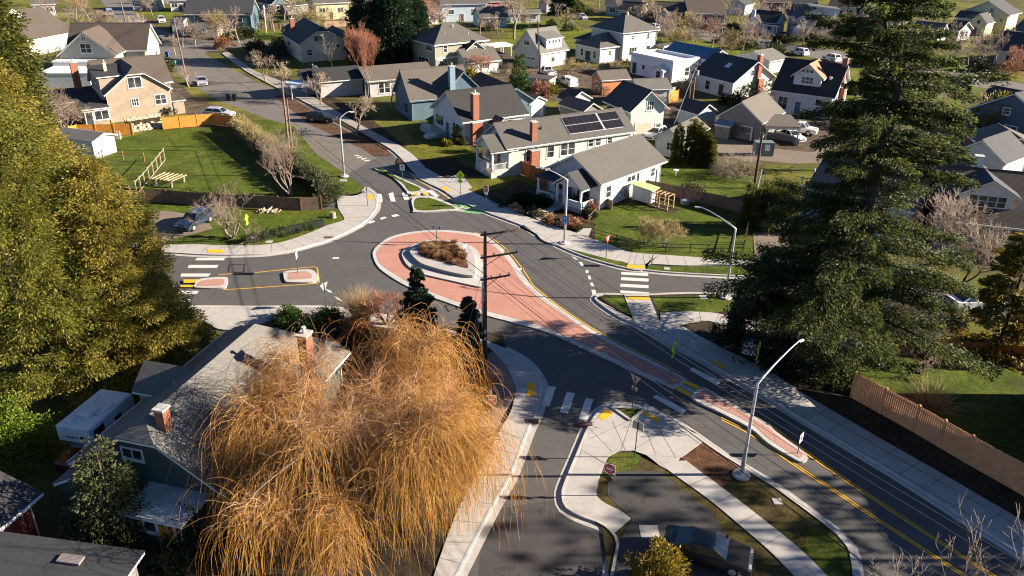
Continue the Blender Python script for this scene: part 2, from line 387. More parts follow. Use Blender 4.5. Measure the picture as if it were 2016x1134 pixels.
mb = MB(); mb.add(yp+bk, [(i, i+1, 6+i, 5+i) for i in range(4)]); q0 = GP(S('1640,770'), .1); mb.add([yp[0], bk[0], q0[0]], [(0, 1, 2)]); struct('bank', mb, SOIL)
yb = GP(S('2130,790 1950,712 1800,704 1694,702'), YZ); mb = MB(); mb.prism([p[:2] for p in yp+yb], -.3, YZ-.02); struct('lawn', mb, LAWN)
raised('lawn', '850,640 990,660 1010,745 990,840 930,960 890,1060 860,1250 380,1250 300,900 480,660 660,650', SOIL, LZ-.02)
raised('gravel_bed', '1000,712 1012,742 1014,782 992,816 955,905 938,880 950,790 960,700 975,690', mat('pale_gravel', (.22, .16, .13), .9, .5, 6, .4), LZ+.006)
raised('lawn', '1150,870 1200,812 1300,830 1460,930 1512,950 1575,995 1640,1045 1680,1100 1688,1250 1215,1250 1185,1040 1115,990', LAWNB, LZ)
raised('lawn', '1590,1040 1640,1048 1672,1085 1686,1140 1690,1250 1660,1250 1625,1134 1580,1080', LAWN, LZ+.012)
raised('lawn', '1192,915 1205,897 1248,893 1262,900 1250,925 1215,932 1190,945', LAWN, LZ+.024)
raised('bark_mulch', '1340,904 1383,874 1421,896 1458,925 1430,955 1418,962', MULCH, LZ+.02)
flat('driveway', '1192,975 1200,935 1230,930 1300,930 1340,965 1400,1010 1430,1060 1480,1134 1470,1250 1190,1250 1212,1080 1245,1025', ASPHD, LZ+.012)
# --- pavements: a band between kerb edge and back edge, with scored joints
JOINT = mat('scored_joint', (.16, .15, .14), .9, .1)  # dark lines of the scored slab joints
def pavement(outer, inner, z=.14, step=1.6, n=6, kerb=True, gutter=True, mats=None, name='pavement'):
    A0 = smooth(W(outer), n); B0 = smooth(W(inner), n); k = max(8, int(max(resample(A0, 3)[1], resample(B0, 3)[1])/.6))
    A, la = resample(A0, k); B, lb = resample(B0, k)
    mb = MB(); band(mb, A, B, -.3, z); mb.mi = 1
    nj = max(2, int((la+lb)/2/step)); A2, _ = resample(A0, nj+1); B2, _ = resample(B0, nj+1)
    for i in range(1, nj):
        p = A2[i]; q = B[np.argmin(np.linalg.norm(B-p, axis=1))]; d = (q-p)/np.linalg.norm(q-p); s = np.array([-d[1], d[0]])*.022
        mb.sheet([p-s, q-s, q+s, p+s], z+.004)
    tag(mb.build(name, mats or [CONC, JOINT]), kind='structure')
    if kerb: kerbline(A0, +1 if np.cross(A[1]-A[0], B[0]-A[0]) > 0 else -1, gutter)
def kerbline(pts, side, gutter=True, z=.155, wd=.16):
    k = max(4, int(resample(pts, 3)[1]/.5)); P, _ = resample(pts, k)
    mb = MB(); band(mb, P, offset(P, side*wd), -.3, z); tag(mb.build('kerb', KERBM), kind='structure')
    if gutter:
        mb = MB(); a = offset(P, -side*.45)
        mb.add([(p[0], p[1], RZ+.012) for p in P]+[(p[0], p[1], RZ+.012) for p in a], [(i, i+1, k+i+1, k+i) for i in range(k-1)])
        tag(mb.build('gutter', CONC), kind='structure')
pavement('719,370 734,381 743,396 741,412 736,420 719,438 689,456 649,474 616,484 579,494 541,500 504,503 426,504 346,500 260,494',
         '704,386 690,388 664,387 664,400 667,414 676,428 676,436 644,446 609,461 554,479 504,485 440,485 378,483 328,484 260,480')
pavement('300,607 390,606 504,607 580,606 654,608 736,620 800,633 864,647 909,659.5 959,674.5 1007,695 1038,714.5 1058,739.5 1068,762 1065.5,787 1055.5,819.5 1040.5,850.5 1008,935 974,995 919,1102 890,1160',
         '300,632 390,632 430,650 480,650 549,630 610,632 680,640 780,650 856,658 904,670 956,683 989,714.5 1004.5,739.5 1015,767 1013,784 1005,815 984,850 956,905 929,955 900,1010 870,1090 850,1150')
pavement('824,353 870,376 904,397 961,421 1007,438 1028,446 1058,464', '836,331 874,351.5 929,379 966.5,396.5 1007,411.5 1033,426.5 1074,441')
pavement('1058,464 1080,480 1193,511 1235,520 1236,531 1270,534 1273,522 1345,525 1418,523 1600,530 1800,546', '1074,441 1135,461 1158,469 1200,484 1233,496.5 1260,501 1290,503 1378,509 1418,513 1600,517 1800,530', kerb=False)
kerbline(smooth(W('1028,446 1050,457 1075.5,469 1100.5,486.5 1148,506.5 1198,521.5 1233,530 1270,534 1320,539 1430,545 1600,553 1800,572'), 5), 1)
raised('lawn', '1062,463 1078,470 1102,487 1149,507 1198,521.5 1232,529 1233,520 1193,511 1100,482 1070,466', LAWN, .125)
raised('lawn', '1275,524 1345,527 1418,526 1600,533 1800,549 1800,570 1600,551 1430,543.5 1320,538 1274,533', LAWN, .125)
pavement('754,286 780,304 824,352', '789,289 815,308 837,331', step=1.8)
OLDC = mat('old_shaded_concrete', (.27, .25, .225), .9, .25, 1.0, .2)  # old concrete, its colour also darkened for the shade on this stretch
pavement('437,106 470,131 500,150 586,195 660,232 754,286', '446,101 476,123 504,141 586,175 690,236 789,289', step=1.8, gutter=False, mats=[OLDC, JOINT])
pavement('412,66 424,80', '424,64 438,78', kerb=False, mats=[OLDC, JOINT])
pavement('1170,590 1176,597 1220,627 1248,639 1308,671 1383,711 1433,741 1511,786 1617,850 1762,937 1900,1025 2015,1097 2110,1160',
         '1246,630 1250,632 1275,634 1300,640 1336,643 1384,668 1430.5,692 1503,727 1567,767 1712,851 1882,947.5 2015,1025 2110,1085', kerb=False)
kerbline(smooth(W('1448,582 1365,579.5 1278,582 1228,582 1183,581.5 1172,586 1175,596 1220,627 1248,639 1308,671 1383,711 1433,741 1511,786 1617,850 1762,937 1900,1025 2015,1097 2110,1160'), 5), 1)
pavement('1228,583 1246,630', '1277,583 1300,640', kerb=False, z=.147, step=2)
pavement('1300,618 1340,616 1400,618 1440,626 1560,650 1800,690', '1300,640 1336,642 1390,634 1440,646 1560,668 1800,712', kerb=False, z=.146)
pavement('1687,1180 1677,1092 1662,1067.5 1637,1042.5 1574,995 1511,950 1421,895 1356,850 1308,822 1273,808 1248,801 1223,798 1198,801 1178,812 1163,832 1153,851 1143,875 1130.5,905 1108,960 1105.5,982.5 1113,1002.5 1143,1020 1183,1035 1205.5,1055',
         '1700,1180 1685,1092 1669,1067.5 1643,1042.5 1580,995 1516,950 1427,895 1361,853 1340,902 1313,927 1273,900 1248,891 1230,890 1218,891 1205,896 1198,902 1190,915 1188,922 1182,938 1178,950 1174,977.5 1182,988 1195,996 1223,1010 1241.5,1024', kerb=False, step=400)
kerbline(smooth(W('1692,1220 1687,1160 1677,1092 1662,1067.5 1637,1042.5 1574,995 1511,950 1421,895 1356,850 1308,822 1273,808 1248,801 1223,798 1198,801 1178,812 1163,832 1153,851 1143,875 1130.5,905 1108,960 1105.5,982.5 1113,1002.5 1143,1020 1183,1035 1205.5,1055 1213,1075 1208,1100 1200,1140'), 5), 1)
pavement('1383,873 1423,965 1488,1015 1575,1085 1640,1150'.replace('1383,873', '1350,910'), '1300,914 1313,927.5 1393,985 1453,1035 1511,1085 1560,1134 1600,1180', kerb=False, step=1.9, z=.146)
raised('pavement', '1163,838 1196,806 1224,801 1250,804 1275,812 1310,826 1383,873 1341,904 1273,900 1248,891 1218,891 1198,902 1140,905 1150,870', CONC, .150)
jt = MB()
for a, b in ((1163, 850), (1205, 893)), ((1205, 832), (1232, 893)), ((1242, 832), (1222, 890)), ((1262, 828), (1290, 897)), ((1290, 836), (1330, 905)), ((1240, 893), (1330, 838)), ((1160, 868), (1242, 830)), ((1242, 830), (1360, 862)), ((1145, 890), (1190, 915)):
    p, q = G(*a), G(*b); d = (q-p)/np.linalg.norm(q-p); s = np.array([-d[1], d[0], 0])*.02; jt.sheet([p-s, q-s, q+s, p+s], .154)
struct('pavement_joint', jt, JOINT)
raised('lawn', '1203,806 1266,809.5 1241,827', LAWN, .17); 
kb = MB()
for a, b in (((1200, 803), (1241.5, 832)), ((1241.5, 832), (1270, 807))):
    p, q = G(*a), G(*b); d = (q-p)/np.linalg.norm(q-p); s = np.array([-d[1], d[0], 0])*.09; kb.prism([p-s, q-s, q+s, p+s], 0, .24)
struct('kerb', kb, KERBM)
flat('path', '1042,424 1090,408 1096,415 1062,436', mat('pale_path', (.40, .33, .26), .9, .2, 3), .145)
flat('path', '1135,461 1142,452 1165,452 1158,469', CONC, .146)
flat('path', '872,356 905,344 915,352 930,372 918,376', CONC, .146)
# --- roundabout: truncated brick apron, concrete collar, planted eye
ro = smooth(W('734,504 736,494 741.5,486.5 764,470 799,460 841.5,455 879,454.8 914,458 949,464 979,481.5 1007,509 1028,539 1050,567 1090.5,599.5 1148,639.5 1208,674.5 1283,712 1346,745 1350,752 1340,762 1325.5,767 1305,757 1273,745 1208,715 1148,688 1080,657 1008,636 969,626 929,614 880,597 839,582 799,564 769,546.5 744,526.5'), 5, True)
mb = MB(); mb.prism([p[:2] for p in ro], -.2, .10); struct('roundabout_kerb', mb, KERBM)
ri = smooth(W('741,504 744,495 750,488 770,473 802,463.5 842,459 878,458.5 911,462 943,468 971,485 998,512 1018,543 1042,572 1085,605 1142,644 1203,679.5 1278,716 1340,747 1325,760 1305,750 1273,737 1208,707 1148,680 1080,649 1008,627 969,617 929,605.5 882,589 842,574 804,557 775,540 750,522'), 5, True)
mb = MB(); mb.prism([p[:2] for p in ri], 0, .112); struct('roundabout_apron', mb, PAVER)
mb = MB(); cring = smooth(W('791.5,506.5 795,497 804,491 824,482 854,475.5 886.5,478 916.5,484 936,494 948,514 953,540 953,563 948,569 930,566 890,557 850,548 824,540 802,526'), 5, True)
mb.prism([p[:2] for p in cring], 0, .24); struct('roundabout_collar', mb, KERBM)
mb = MB(); crin = smooth(W('808,506 812,499 826,489 852,481 884,482.5 912,489 926,498 934,516 936,544 930,552 892,546 854,536 826,525'), 5, True)
mb.prism([p[:2] for p in crin], 0, .52); struct('roundabout_collar', mb, CONC)
mb = MB(); mb.prism([p[:2] for p in smooth(W('824,502 829,491 846,484.5 874,484 896,491 909,506 922,536 890,530 852,521 830,513'), 5, True)], 0, .56); struct('planting_bed', mb, MULCH)
def island(outer, inner, m, z=.16):
    mb = MB(); mb.prism([p[:2] for p in smooth(W(outer), 4, True)], -.2, z); struct('traffic_island', mb, KERBM)
    mb = MB(); mb.prism([p[:2] for p in smooth(W(inner), 4, True)], 0, z+.012); struct('island_paving', mb, m)
island('1361,786 1380.5,766 1395,770 1440,797 1511,838 1527,853 1575,888 1588,900 1588,908 1578,912.5 1562,906 1512,876 1478,847 1423,818', '1372,785 1384,772 1395,776 1440,803 1508,843 1525,857 1570,890 1579,900 1574,905 1562,899 1515,869 1480,839 1425,811', PAVER2)
island('559,546 562,537 606.5,533 621.5,539 626.5,549 616.5,558 570,558 561.5,555', '568,546 570,540 604,537.5 614,546 612,551 570,553', PAVER2)
island('384,562 395,552 442.5,548 449,554 446,564 440,569 388,569', '390,562 399,555 438,552 442,556 436,565 392,566', PAVER2)
flat('refuge', '1327,767 1349,748 1383,764 1362,786', CONC, .03)
island('736.5,334 750,331 764,340 800,357 838,375 840,380 806,384 800,378 786,362 764,345', '744,336 752,335 790,356 829,374 806,379 790,361', LAWN)
island('812,392 842,388 866,394 905,412 911,417 880,418 818,420 814,415', '818,394 842,392 864,398 896,412 880,414 822,416', LAWN)
flat('refuge', '805,384 840,380 846,387 810,392', CONC, .03)
# --- paint
PZ = RZ+.016
def paint(name, quads, m, z=PZ):
    mb = MB()
    for q in quads: mb.sheet(GP(S(q)), z)
    return struct(name, mb, m)
paint('crosswalk_marking', ['388,508 443,508 441,513 384,513', '372,522 430,522 427,528 369,528', '357,539 415,539 410,545 355,545', '356,573 392,573 388,579 352,579', '346,589 376,589.5 373,595 342,595',
 '1223,536 1276,538.5 1276,544 1223,541', '1222.5,546 1277,549 1276.5,555 1222,552', '1221.5,559 1277,562 1276.5,568 1221,565', '1221,572 1278,576 1277.5,581 1221,577',
 '1079.5,761 1095,762 1081.5,801 1065,798', '1116,772 1132,775 1118,815 1102,812', '1153,784 1168,787 1155,829 1139.5,825',
 '1293,778 1351,808 1344,817 1284,782', '1271,794 1308,818 1329,829 1323,834 1265,799', '1364,724 1420,752 1412,760 1357,729',
 '765,381 774,379 779,397 769,398', '742,382 751,382 754,398 744,398', '791,380 800,379 807,393 796,394', '840,376 850,374 866,386 858,390', '848,371 856,371 886,381 880,386'], MARKW)
paint('lane_marking', ['705,447 714,443 717,446 707,450', '724,438 736,434 739,437 727,441', '747,430 757,427 762,429 751,433', '770,424 782,422 787,425 774,428', '656,507 668,507 667,510 654,510',
 '1125,505 1132,507 1139,512 1131,511', '1139,516 1145,516 1150,523 1144,524', '1152,532 1158,532 1160,538 1153,538', '1157,543 1162,543 1164,551 1158,550', '1161,557 1167,557 1170,565 1163,564', '1164,571 1172,571 1174,580 1166,580', '1019,528 1031,529 1032,532 1020,532',
 '640,569 650,572 655,578 646,575', '658,583 668,588 675,594 665,591', '632,556 638,560 642,563 636,561'], MARKW)
def line(pts, wd, m, z=PZ, n=4, name='lane_marking'):
    P, L = resample(smooth(W(pts), n), 40); a = offset(P, wd/2); b = offset(P, -wd/2); mb = MB()
    mb.add([(p[0], p[1], z) for p in a]+[(p[0], p[1], z) for p in b], [(i, i+1, 41+i, 40+i) for i in range(39)]); struct(name, mb, m)
line('1050,563 1092,597 1150,637 1210,671 1285,708 1340,735', .13, MARKY)
line('935,458 975,474 1005,500 1030,532 1050,563', .13, MARKY)
for d in (0, 5): line(f'1420,{822+d} 1480,{853+d} 1562,{911+d} 1640,{962+d} 1720,{1016+d} 1800,{1068+d} 1880,{1120+d} 1960,{1172+d}', .11, MARKY)
for d in (0, 5): line(f'1511,{832+d} 1575,{880+d} 1640,{926+d} 1720,{980+d} 1800,{1032+d} 1900,{1097+d} 2016,{1170+d}', .11, MARKY)
line('430,541 504,537 560,531 624,525 629,558 560,563 504,567 440,571', .12, MARKY, n=1)
line('812,402 814,416', .16, MARKY, n=1); line('752,338 775,348 800,372 812,402', .12, MARKY)
line('758,330 800,345 842,366 880,388 915,415', .12, MARKY)
line('1190,600 1260,640 1390,712 1500,778 1640,868 1800,968 2016,1105', .10, MARKW)
paint('bike_lane_marking', ['886.5,404 904,397.5 932,409 961.5,421.5 935,421 914,419'], MARKG)
paint('bike_lane_marking', ['905,408 912,406 914,408 907,410', '916,411 924,409 926,411 918,413', '912,414 930,413 931,414.5 914,415.5'], MARKW, PZ+.004)
paint('bike_lane_marking', ['697,306 706,305 708,307 699,308', '702,310 712,308 714,310 704,312', '710,313 720,311 722,313 712,315', '716,316 727,315 728,317 718,318'], MARKW)
def tactile(q, z=.162): paint('tactile_pad', q, TACT, z)
tactile(['410,494 441,494 439,500.5 408,500', '1234,523.5 1268,525.5 1266,532 1233,530', '1234,585.5 1276,586 1279,593 1236,592.5', '1038.5,757.5 1055.5,757.5 1054,784 1036.5,783', '722,386 732,384.5 735,394 724,395',
  '1176.5,824.5 1194,808 1208,817 1188,832', '1265.5,812 1303,829.5 1293,836 1262,816', '1399,714 1407,712 1431,726 1424,731'], .162)
tactile(['1344,757 1350,752 1379,764 1372,769', '1326,766 1332,765 1361,778 1355,784', '808,383 818,381 822,386 811,388', '830,380 838,379 845,385 835,387', '362,553 392,553 385,559 362,560', '356,564 382,564 380,568 356,568', '867,371 877,370 886,376 880,380'], .15)
tr = MB()
for q in ('452,521 482,521 480,536 450,536', '876,602 896,600 900,609 884,614'):
    p = GP(S(q))
    for i in range(4):
        a, b = p[i], p[(i+1) % 4]; d = (b-a)/np.linalg.norm(b-a); s = np.array([-d[1], d[0], 0])*.05; tr.sheet([a-s, b-s, b+s, a+s], PZ)
struct('tar_seam', tr, TAR)
def lid(px, py, r, m, z, name='utility_cover', sq=False):
    mb = MB(); p = G(px, py); k = 4 if sq else 20
    mb.prism([(p[0]+r*math.cos(6.2832*(i+.5)/k), p[1]+r*math.sin(6.2832*(i+.5)/k)) for i in range(k)], -.1, z); struct(name, mb, m)
for px, py, r, z, sq in ((1385, 587, .5, .13, 1), (1278, 1050, .75, .13, 1), (1313, 531, .4, .14, 1), (1530, 990, .38, .13, 1), (676, 357, .6, .13, 1), (530, 478, .45, .13, 1)): lid(px, py, r, CONC, z, sq=sq)
dm = mat('cast_iron', (.10, .05, .035), .7, .3)
for px, py in ((647, 470), (1047, 832), (1153, 838)):
    p = G(px, py); mb = MB(); mb.box((p[0], p[1], .08), (.9, .5, .17)); struct('storm_drain', mb, dm)
# ================================================================ BUILDINGS
R_GREY = shingle('grey_shingles', (.082, .076, .068)); R_DARK = shingle('charcoal_shingles', (.034, .035, .038)); R_BROWN = shingle('brown_shingles', (.076, .058, .046))
R_TAN = shingle('tan_shingles', (.100, .086, .070)); R_BLACK = shingle('black_shingles', (.024, .0225, .022)); R_BLUE = shingle('blue_roofing', (.035, .12, .20), .15)
R_PALE = shingle('pale_grey_shingles', (.125, .119, .108)); R_WHITE = mat('white_roof_membrane', (.66, .66, .65), .7, .1, .6)
R_ORANGE = shingle('orange_shingles', (.36, .17, .09))
def sid(c, gap=.16, vert=False): return siding('siding_%02d%02d%02d%d' % (c[0]*99, c[1]*99, c[2]*99, vert), c, gap, vert)
TANW = (.30, .235, .17); GREYW = (.30, .29, .26); OLIVE = (.24, .235, .17); CREAM = (.50, .45, .33); BLUEW = (.075, .125, .16); WHT = (.55, .545, .53)
SAGE = (.42, .49, .44); NAVY = (.045, .075, .115); LGREY = (.44, .45, .435); YELW = (.60, .52, .29); TEAL = (.05, .11, .13); DGREEN = (.045, .07, .065); REDW = (.14, .02, .025); ORNG = (.50, .17, .06); MGREY = (.17, .16, .145)
class House:
    def __init__(s, name, A, B, z, label, cat='house', group=None, wall=WHT, roof=R_GREY, trim=WHITE):
        a, b = G(*A, z)[:2], G(*B, z)[:2]
        s.L = float(np.linalg.norm(b-a)); s.o = a; s.u = (b-a)/s.L; s.v = np.array([-s.u[1], s.u[0]]); s.z = z
        s.root = thing(name, (a[0], a[1], 0), label, cat, group); s.wm = sid(wall); s.rm = roof; s.tm = trim
    def p(s, x, y, z): q = s.o+s.u*x+s.v*y; return np.array([q[0], q[1], z])
    def depth(s, C): c = G(*C, s.z)[:2]; return float((c-s.o)@s.v)
    def block(s, x=0, y=0, l=None, d=8, z0=0, ze=None, roof='gable', ridge='x', rise=2.5, ov=.45, clip=(0, 0), wall=None, rm=None, name='', lip=.16, wm=None):
        l = s.L if l is None else l; ze = s.z if ze is None else ze; wm = wm or (sid(wall) if wall else s.wm); rm = rm or s.rm
        s.b = (x, y, l, d, z0, ze, ov)
        # a local (a along ridge, c across): P(a, c, z)
        if ridge == 'x': la, lc = l, d; P = lambda a, c, z: s.p(x+a, y+c, z)
        else: la, lc = d, l; P = lambda a, c, z: s.p(x+l-c, y+a, z)
        slope = rise/(lc/2); zw = ze+slope*ov if roof in ('gable', 'hip') else ze
        wb = MB(); n0 = (ov, la-ov); c0, c1 = ov, lc-ov; zb = z0-.2
        def wallpoly(pts):
            wb.add(pts, [tuple(range(len(pts)))])
        zr = ze+rise
        for e, (aa, cl) in enumerate(((n0[0], clip[0]), (n0[1], clip[1]))):
            if roof == 'gable':
                zt = zr-max(cl, .0)-.05; ch = (zr-zt)/slope
                pts = [P(aa, c0, zb), P(aa, c1, zb), P(aa, c1, zw-.02), P(aa, lc/2+ch, zt), P(aa, lc/2-ch, zt), P(aa, c0, zw-.02)]
            elif roof == 'shed': pts = [P(aa, c0, zb), P(aa, c1, zb), P(aa, c1, ze+rise*(c1/lc)-.02), P(aa, c0, ze+rise*(c0/lc)-.02)]
            else: pts = [P(aa, c0, zb), P(aa, c1, zb), P(aa, c1, ze), P(aa, c0, ze)]
            wallpoly(pts[::-1] if e == 0 else pts)
        za, zc_ = (ze+rise*(c0/lc)-.02, ze+rise*(c1/lc)-.02) if roof == 'shed' else (zw-.02, zw-.02)
        wallpoly([P(n0[0], c0, zb), P(n0[1], c0, zb), P(n0[1], c0, za), P(n0[0], c0, za)]); wallpoly([P(n0[1], c1, zb), P(n0[0], c1, zb), P(n0[0], c1, zc_), P(n0[1], c1, zc_)])
        s.wall = wb.build(name+'wall', wm, s.root)
        # roof: covering slab on a white fascia slab
        rb, tb = MB(), MB()
        if roof == 'gable':
            def half(e, cl):                       # vertices of one end
                a = 0 if e == 0 else la
                if cl <= 0: return [P(a, 0, ze), P(a, lc/2, zr), P(a, lc/2, zr), P(a, lc, ze)], P(a, lc/2, zr)
                ch = cl/slope; ai = a+(cl*1.3 if e == 0 else -cl*1.3)
                return [P(a, 0, ze), P(a, lc/2-ch, zr-cl), P(a, lc/2+ch, zr-cl), P(a, lc, ze)], P(ai, lc/2, zr)
            (E0, r0), (E1, r1) = half(0, clip[0]), half(1, clip[1])
            top = [E0[0], E0[1], r0, E0[2], E0[3], E1[0], E1[1], r1, E1[2], E1[3]]
            fs = [(0, 5, 6, 7, 2, 1), (4, 3, 2, 7, 8, 9)]; bd = [0, 1, 2, 3, 4, 9, 8, 7, 6, 5] if False else None
            fs = [tuple(f) for f in fs]
            if clip[0] > 0: fs.append((1, 2, 3)); ring0 = [0, 1, 3, 4]
            else: ring0 = [0, 2, 4]
            if clip[1] > 0: fs.append((8, 7, 6)); ring1 = [9, 8, 6, 5]
            else: ring1 = [9, 7, 5]
            ring = ring0+ring1
        elif roof == 'hip':
            h = min(lc/2, la/2-.01)
            top = [P(0, 0, ze), P(la, 0, ze), P(la, lc, ze), P(0, lc, ze), P(h, lc/2, zr), P(la-h, lc/2, zr)]
            fs = [(0, 1, 5, 4), (2, 3, 4, 5), (1, 2, 5), (3, 0, 4)]; ring = [0, 3, 2, 1]
        elif roof == 'shed':
            top = [P(0, 0, ze), P(la, 0, ze), P(la, lc, ze+rise), P(0, lc, ze+rise)]; fs = [(0, 1, 2, 3)]; ring = [0, 3, 2, 1]
        else:
            top = [P(0, 0, ze+.02), P(la, 0, ze+.02), P(la, lc, ze+.02), P(0, lc, ze+.02)]; fs = [(0, 1, 2, 3)]; ring = [0, 3, 2, 1]
        def slab(m, up, th, grow):
            cen = sum(top)/len(top); T = [t+np.array([*( (t-cen)[:2]/(np.linalg.norm((t-cen)[:2])+1e-6)*grow), up]) for t in top]
            n = len(T); vs = T+[t-np.array([0, 0, th]) for t in T]; q = list(fs)+[tuple(i+n for i in f[::-1]) for f in fs]; k = len(ring)
            q += [(ring[i], ring[(i+1) % k], ring[(i+1) % k]+n, ring[i]+n) for i in range(k)]
            m.add(vs, q)
        slab(rb, .075, .07, .03); slab(tb, 0, lip, 0)
        s.roof = rb.build(name+'roof', rm, s.root); tb.build('fascia', s.tm, s.roof)
        if name in ('', 'side_') and roof in ('gable', 'hip') and d > 5:
            ends = ((x+ov*.8, y+ov-.06), (x+l-ov+.06, y+ov+.1), (x+l-ov+.06, y+d-ov-.1)) if ridge == 'y' or roof == 'hip' else ((x+ov+.1, y+ov-.06), (x+l-ov-.1, y+ov-.06))
            for ex, ey in ends: q = MB(); q.tube([s.p(ex, ey, z0+.1), s.p(ex, ey, ze+.02)], .045, 6); q.build('downspout', s.tm, s.root)
            for side in ((0, 1) if roof == 'gable' else (0,)):
                c_ = -.06 if side == 0 else lc+.06; gb = MB(); gb.tube([P(.05, c_, ze+.02), P(la-.05, c_, ze+.02)], .065, 6); gb.build('gutter', s.tm, s.roof)
            if roof == 'gable' and clip == (0, 0): q = MB(); q.tube([P(.02, lc/2, zr+.07), P(la-.02, lc/2, zr+.07)], .09, 6); q.build('ridge_cap', rm, s.roof)
        return s
    def face(s, wl, f, z, off=0.0):
        x, y, l, d, z0, ze, ov = s.b; x0, x1, y0, y1 = x+ov, x+l-ov, y+ov, y+d-ov; u, v = s.u, s.v
        o, du, dn, ln = {'f': ((x0, y0), u, -v, x1-x0), 'r': ((x1, y0), v, u, y1-y0), 'b': ((x1, y1), -u, v, x1-x0), 'l': ((x0, y1), -v, -u, y1-y0)}[wl]
        c = s.p(*o, z)[:2]+du*ln*f+dn*off
        return np.array([c[0], c[1], z]), np.array([*du, 0]), np.array([*dn, 0])
    def win(s, wl, f, z, w=1.0, h=1.3, nx=1, ny=2, par=None):
        c, du, dn = s.face(wl, f, z); Z = np.array([0, 0, 1.]); ax = (du, dn, Z); t = .11; m = MB(); dp = .10
        for i in (-1, 1):
            m.box(c+du*i*(w/2+t/2), (t, dp, h+2*t), ax)
            m.box(c+Z*i*(h/2+t/2), (w-.004, dp, t), ax)
        m.box(c-Z*(h/2+t+.03), (w+.3, dp+.10, .06), ax)
        for i in range(1, nx): m.box(c+du*(-w/2+w*i/nx), (.07, dp-.03, h-.004), ax)
        for i in range(1, ny): m.box(c+Z*(-h/2+h*i/ny), (w-.006, dp-.04, .05), ax)
        fr = m.build('window', s.tm, s.root); q = MB(); q.box(c+dn*.012, (w, .03, h), ax); q.build('pane', GLASS, fr); return s
    def wins(s, wl, fs, z, w=1.0, h=1.3, nx=1, ny=2):
        for f in fs: s.win(wl, f, z, w, h, nx, ny)
        return s
    def door(s, wl, f, w=.95, h=2.05, col=(.05, .05, .05), z0=.15, glass=False):
        c, du, dn = s.face(wl, f, z0+h/2); Z = np.array([0, 0, 1.]); ax = (du, dn, Z); m = MB()
        m.box(c+dn*.02, (w, .06, h), ax); d = m.build('door', mat('door_%02d%02d%02d' % tuple(int(99*x) for x in col), col, .5, .1), s.root)
        m = MB()
        for i in (-1, 1): m.box(c+du*i*(w/2+.06), (.11, .12, h+.1), ax)
        m.box(c+Z*(h/2+.06), (w-.004, .12, .11), ax); m.build('door_frame', s.tm, d)
        m = MB(); m.box(c+du*(w*.38)+dn*.075-Z*.05, (.05, .05, .12), ax); m.build('handle', STEEL, d)
        if glass: m = MB(); m.box(c+dn*.06+Z*.35, (w*.6, .03, h*.4), ax); m.build('pane', GLASS, d)
        return s
    def garage(s, wl, f, w=2.6, h=2.2, col=(.6, .58, .54), n=4, wins=False):
        c, du, dn = s.face(wl, f, h/2+.05); Z = np.array([0, 0, 1.]); ax = (du, dn, Z); m = MB()
        for i in range(n): m.box(c+dn*.02+Z*(-h/2+h*(i+.5)/n), (w, .06, h/n-.035), ax)
        d = m.build('garage_door', mat('garage_%02d%02d%02d' % tuple(int(99*x) for x in col), col, .6, .15), s.root); m = MB()
        for i in (-1, 1): m.box(c+du*i*(w/2+.09), (.16, .12, h+.2), ax)
        m.box(c+Z*(h/2+.09), (w-.004, .12, .16), ax); m.build('door_frame', s.tm, d)
        if wins:
            for i in range(4): m = MB(); m.box(c+dn*.06+Z*(h/2-h/n/2)+du*(w*(-.375+.25*i)), (w*.19, .03, h/n*.55), ax); m.build('pane', GLASS, d)
        return s
    def chimney(s, x, y, w=.8, d=.6, ztop=7, z0=2, m=None, pot=True):
        ax = (np.array([*s.u, 0]), np.array([*s.v, 0]), np.array([0, 0, 1.])); b = MB(); b.box(s.p(x, y, (z0+ztop)/2), (w, d, ztop-z0), ax)
        c = b.build('chimney', m or BRICK, s.roof); b = MB(); b.box(s.p(x, y, ztop+.05), (w+.14, d+.14, .12), ax)
        if pot: b.lathe(s.p(x, y, ztop+.1), [(.12, 0), (.11, .35), (.17, .36), (.15, .45)], 8)
        b.build('chimney_cap', KERBM, c); return s
    def vents(s, n, seed=1):
        r = random.Random(seed); x, y, l, d, z0, ze, ov = s.b; b = MB()
        return s
    def pipe(s, x, y, z, h=.5, r=.06, m=None):
        b = MB(); b.tube([s.p(x, y, z-.3), s.p(x, y, z+h)], r, 7); b.build('roof_vent', m or WHITE, s.roof); return s
    def posts(s, pts, z0, z1, w=.18, m=None, name='porch_post'):
        ax = (np.array([*s.u, 0]), np.array([*s.v, 0]), np.array([0, 0, 1.]))
        for x, y in pts: b = MB(); b.box(s.p(x, y, (z0+z1)/2), (w, w, z1-z0), ax); b.build(name, m or s.tm, s.root)
        return s
    def slab(s, name, x, y, l, d, z0, z1, m):
        b = MB(); b.prism([s.p(x, y, 0)[:2], s.p(x+l, y, 0)[:2], s.p(x+l, y+d, 0)[:2], s.p(x, y+d, 0)[:2]], z0, z1, True); b.build(name, m, s.root); return s
    def rail(s, pts, z0, h=.9):
        b = MB(); ax0 = np.array([0, 0, 1.])
        for (x0, y0), (x1, y1) in zip(pts[:-1], pts[1:]):
            p, q = s.p(x0, y0, 0), s.p(x1, y1, 0); ln = np.linalg.norm(q-p); du = (q-p)/ln; dn = np.array([-du[1], du[0], 0]); ax = (du, dn, ax0)
            for zz in (z0+h, z0+.1): b.box((p+q)/2+ax0*zz, (ln, .07, .07), ax)
            for i in range(int(ln/.16)): b.box(p+du*(i+.5)*.16+ax0*(z0+h/2+.05), (.04, .04, h-.16), ax)
        b.build('railing', s.tm, s.root); return s
    def bevelbox(s, name, wl, f, z, w, h, th, m): c, du, dn = s.face(wl, f, z); b = MB(); b.box(c+dn*th/2, (w, th, h), (du, dn, np.array([0, 0, 1.]))); b.build(name, m, s.root); return s

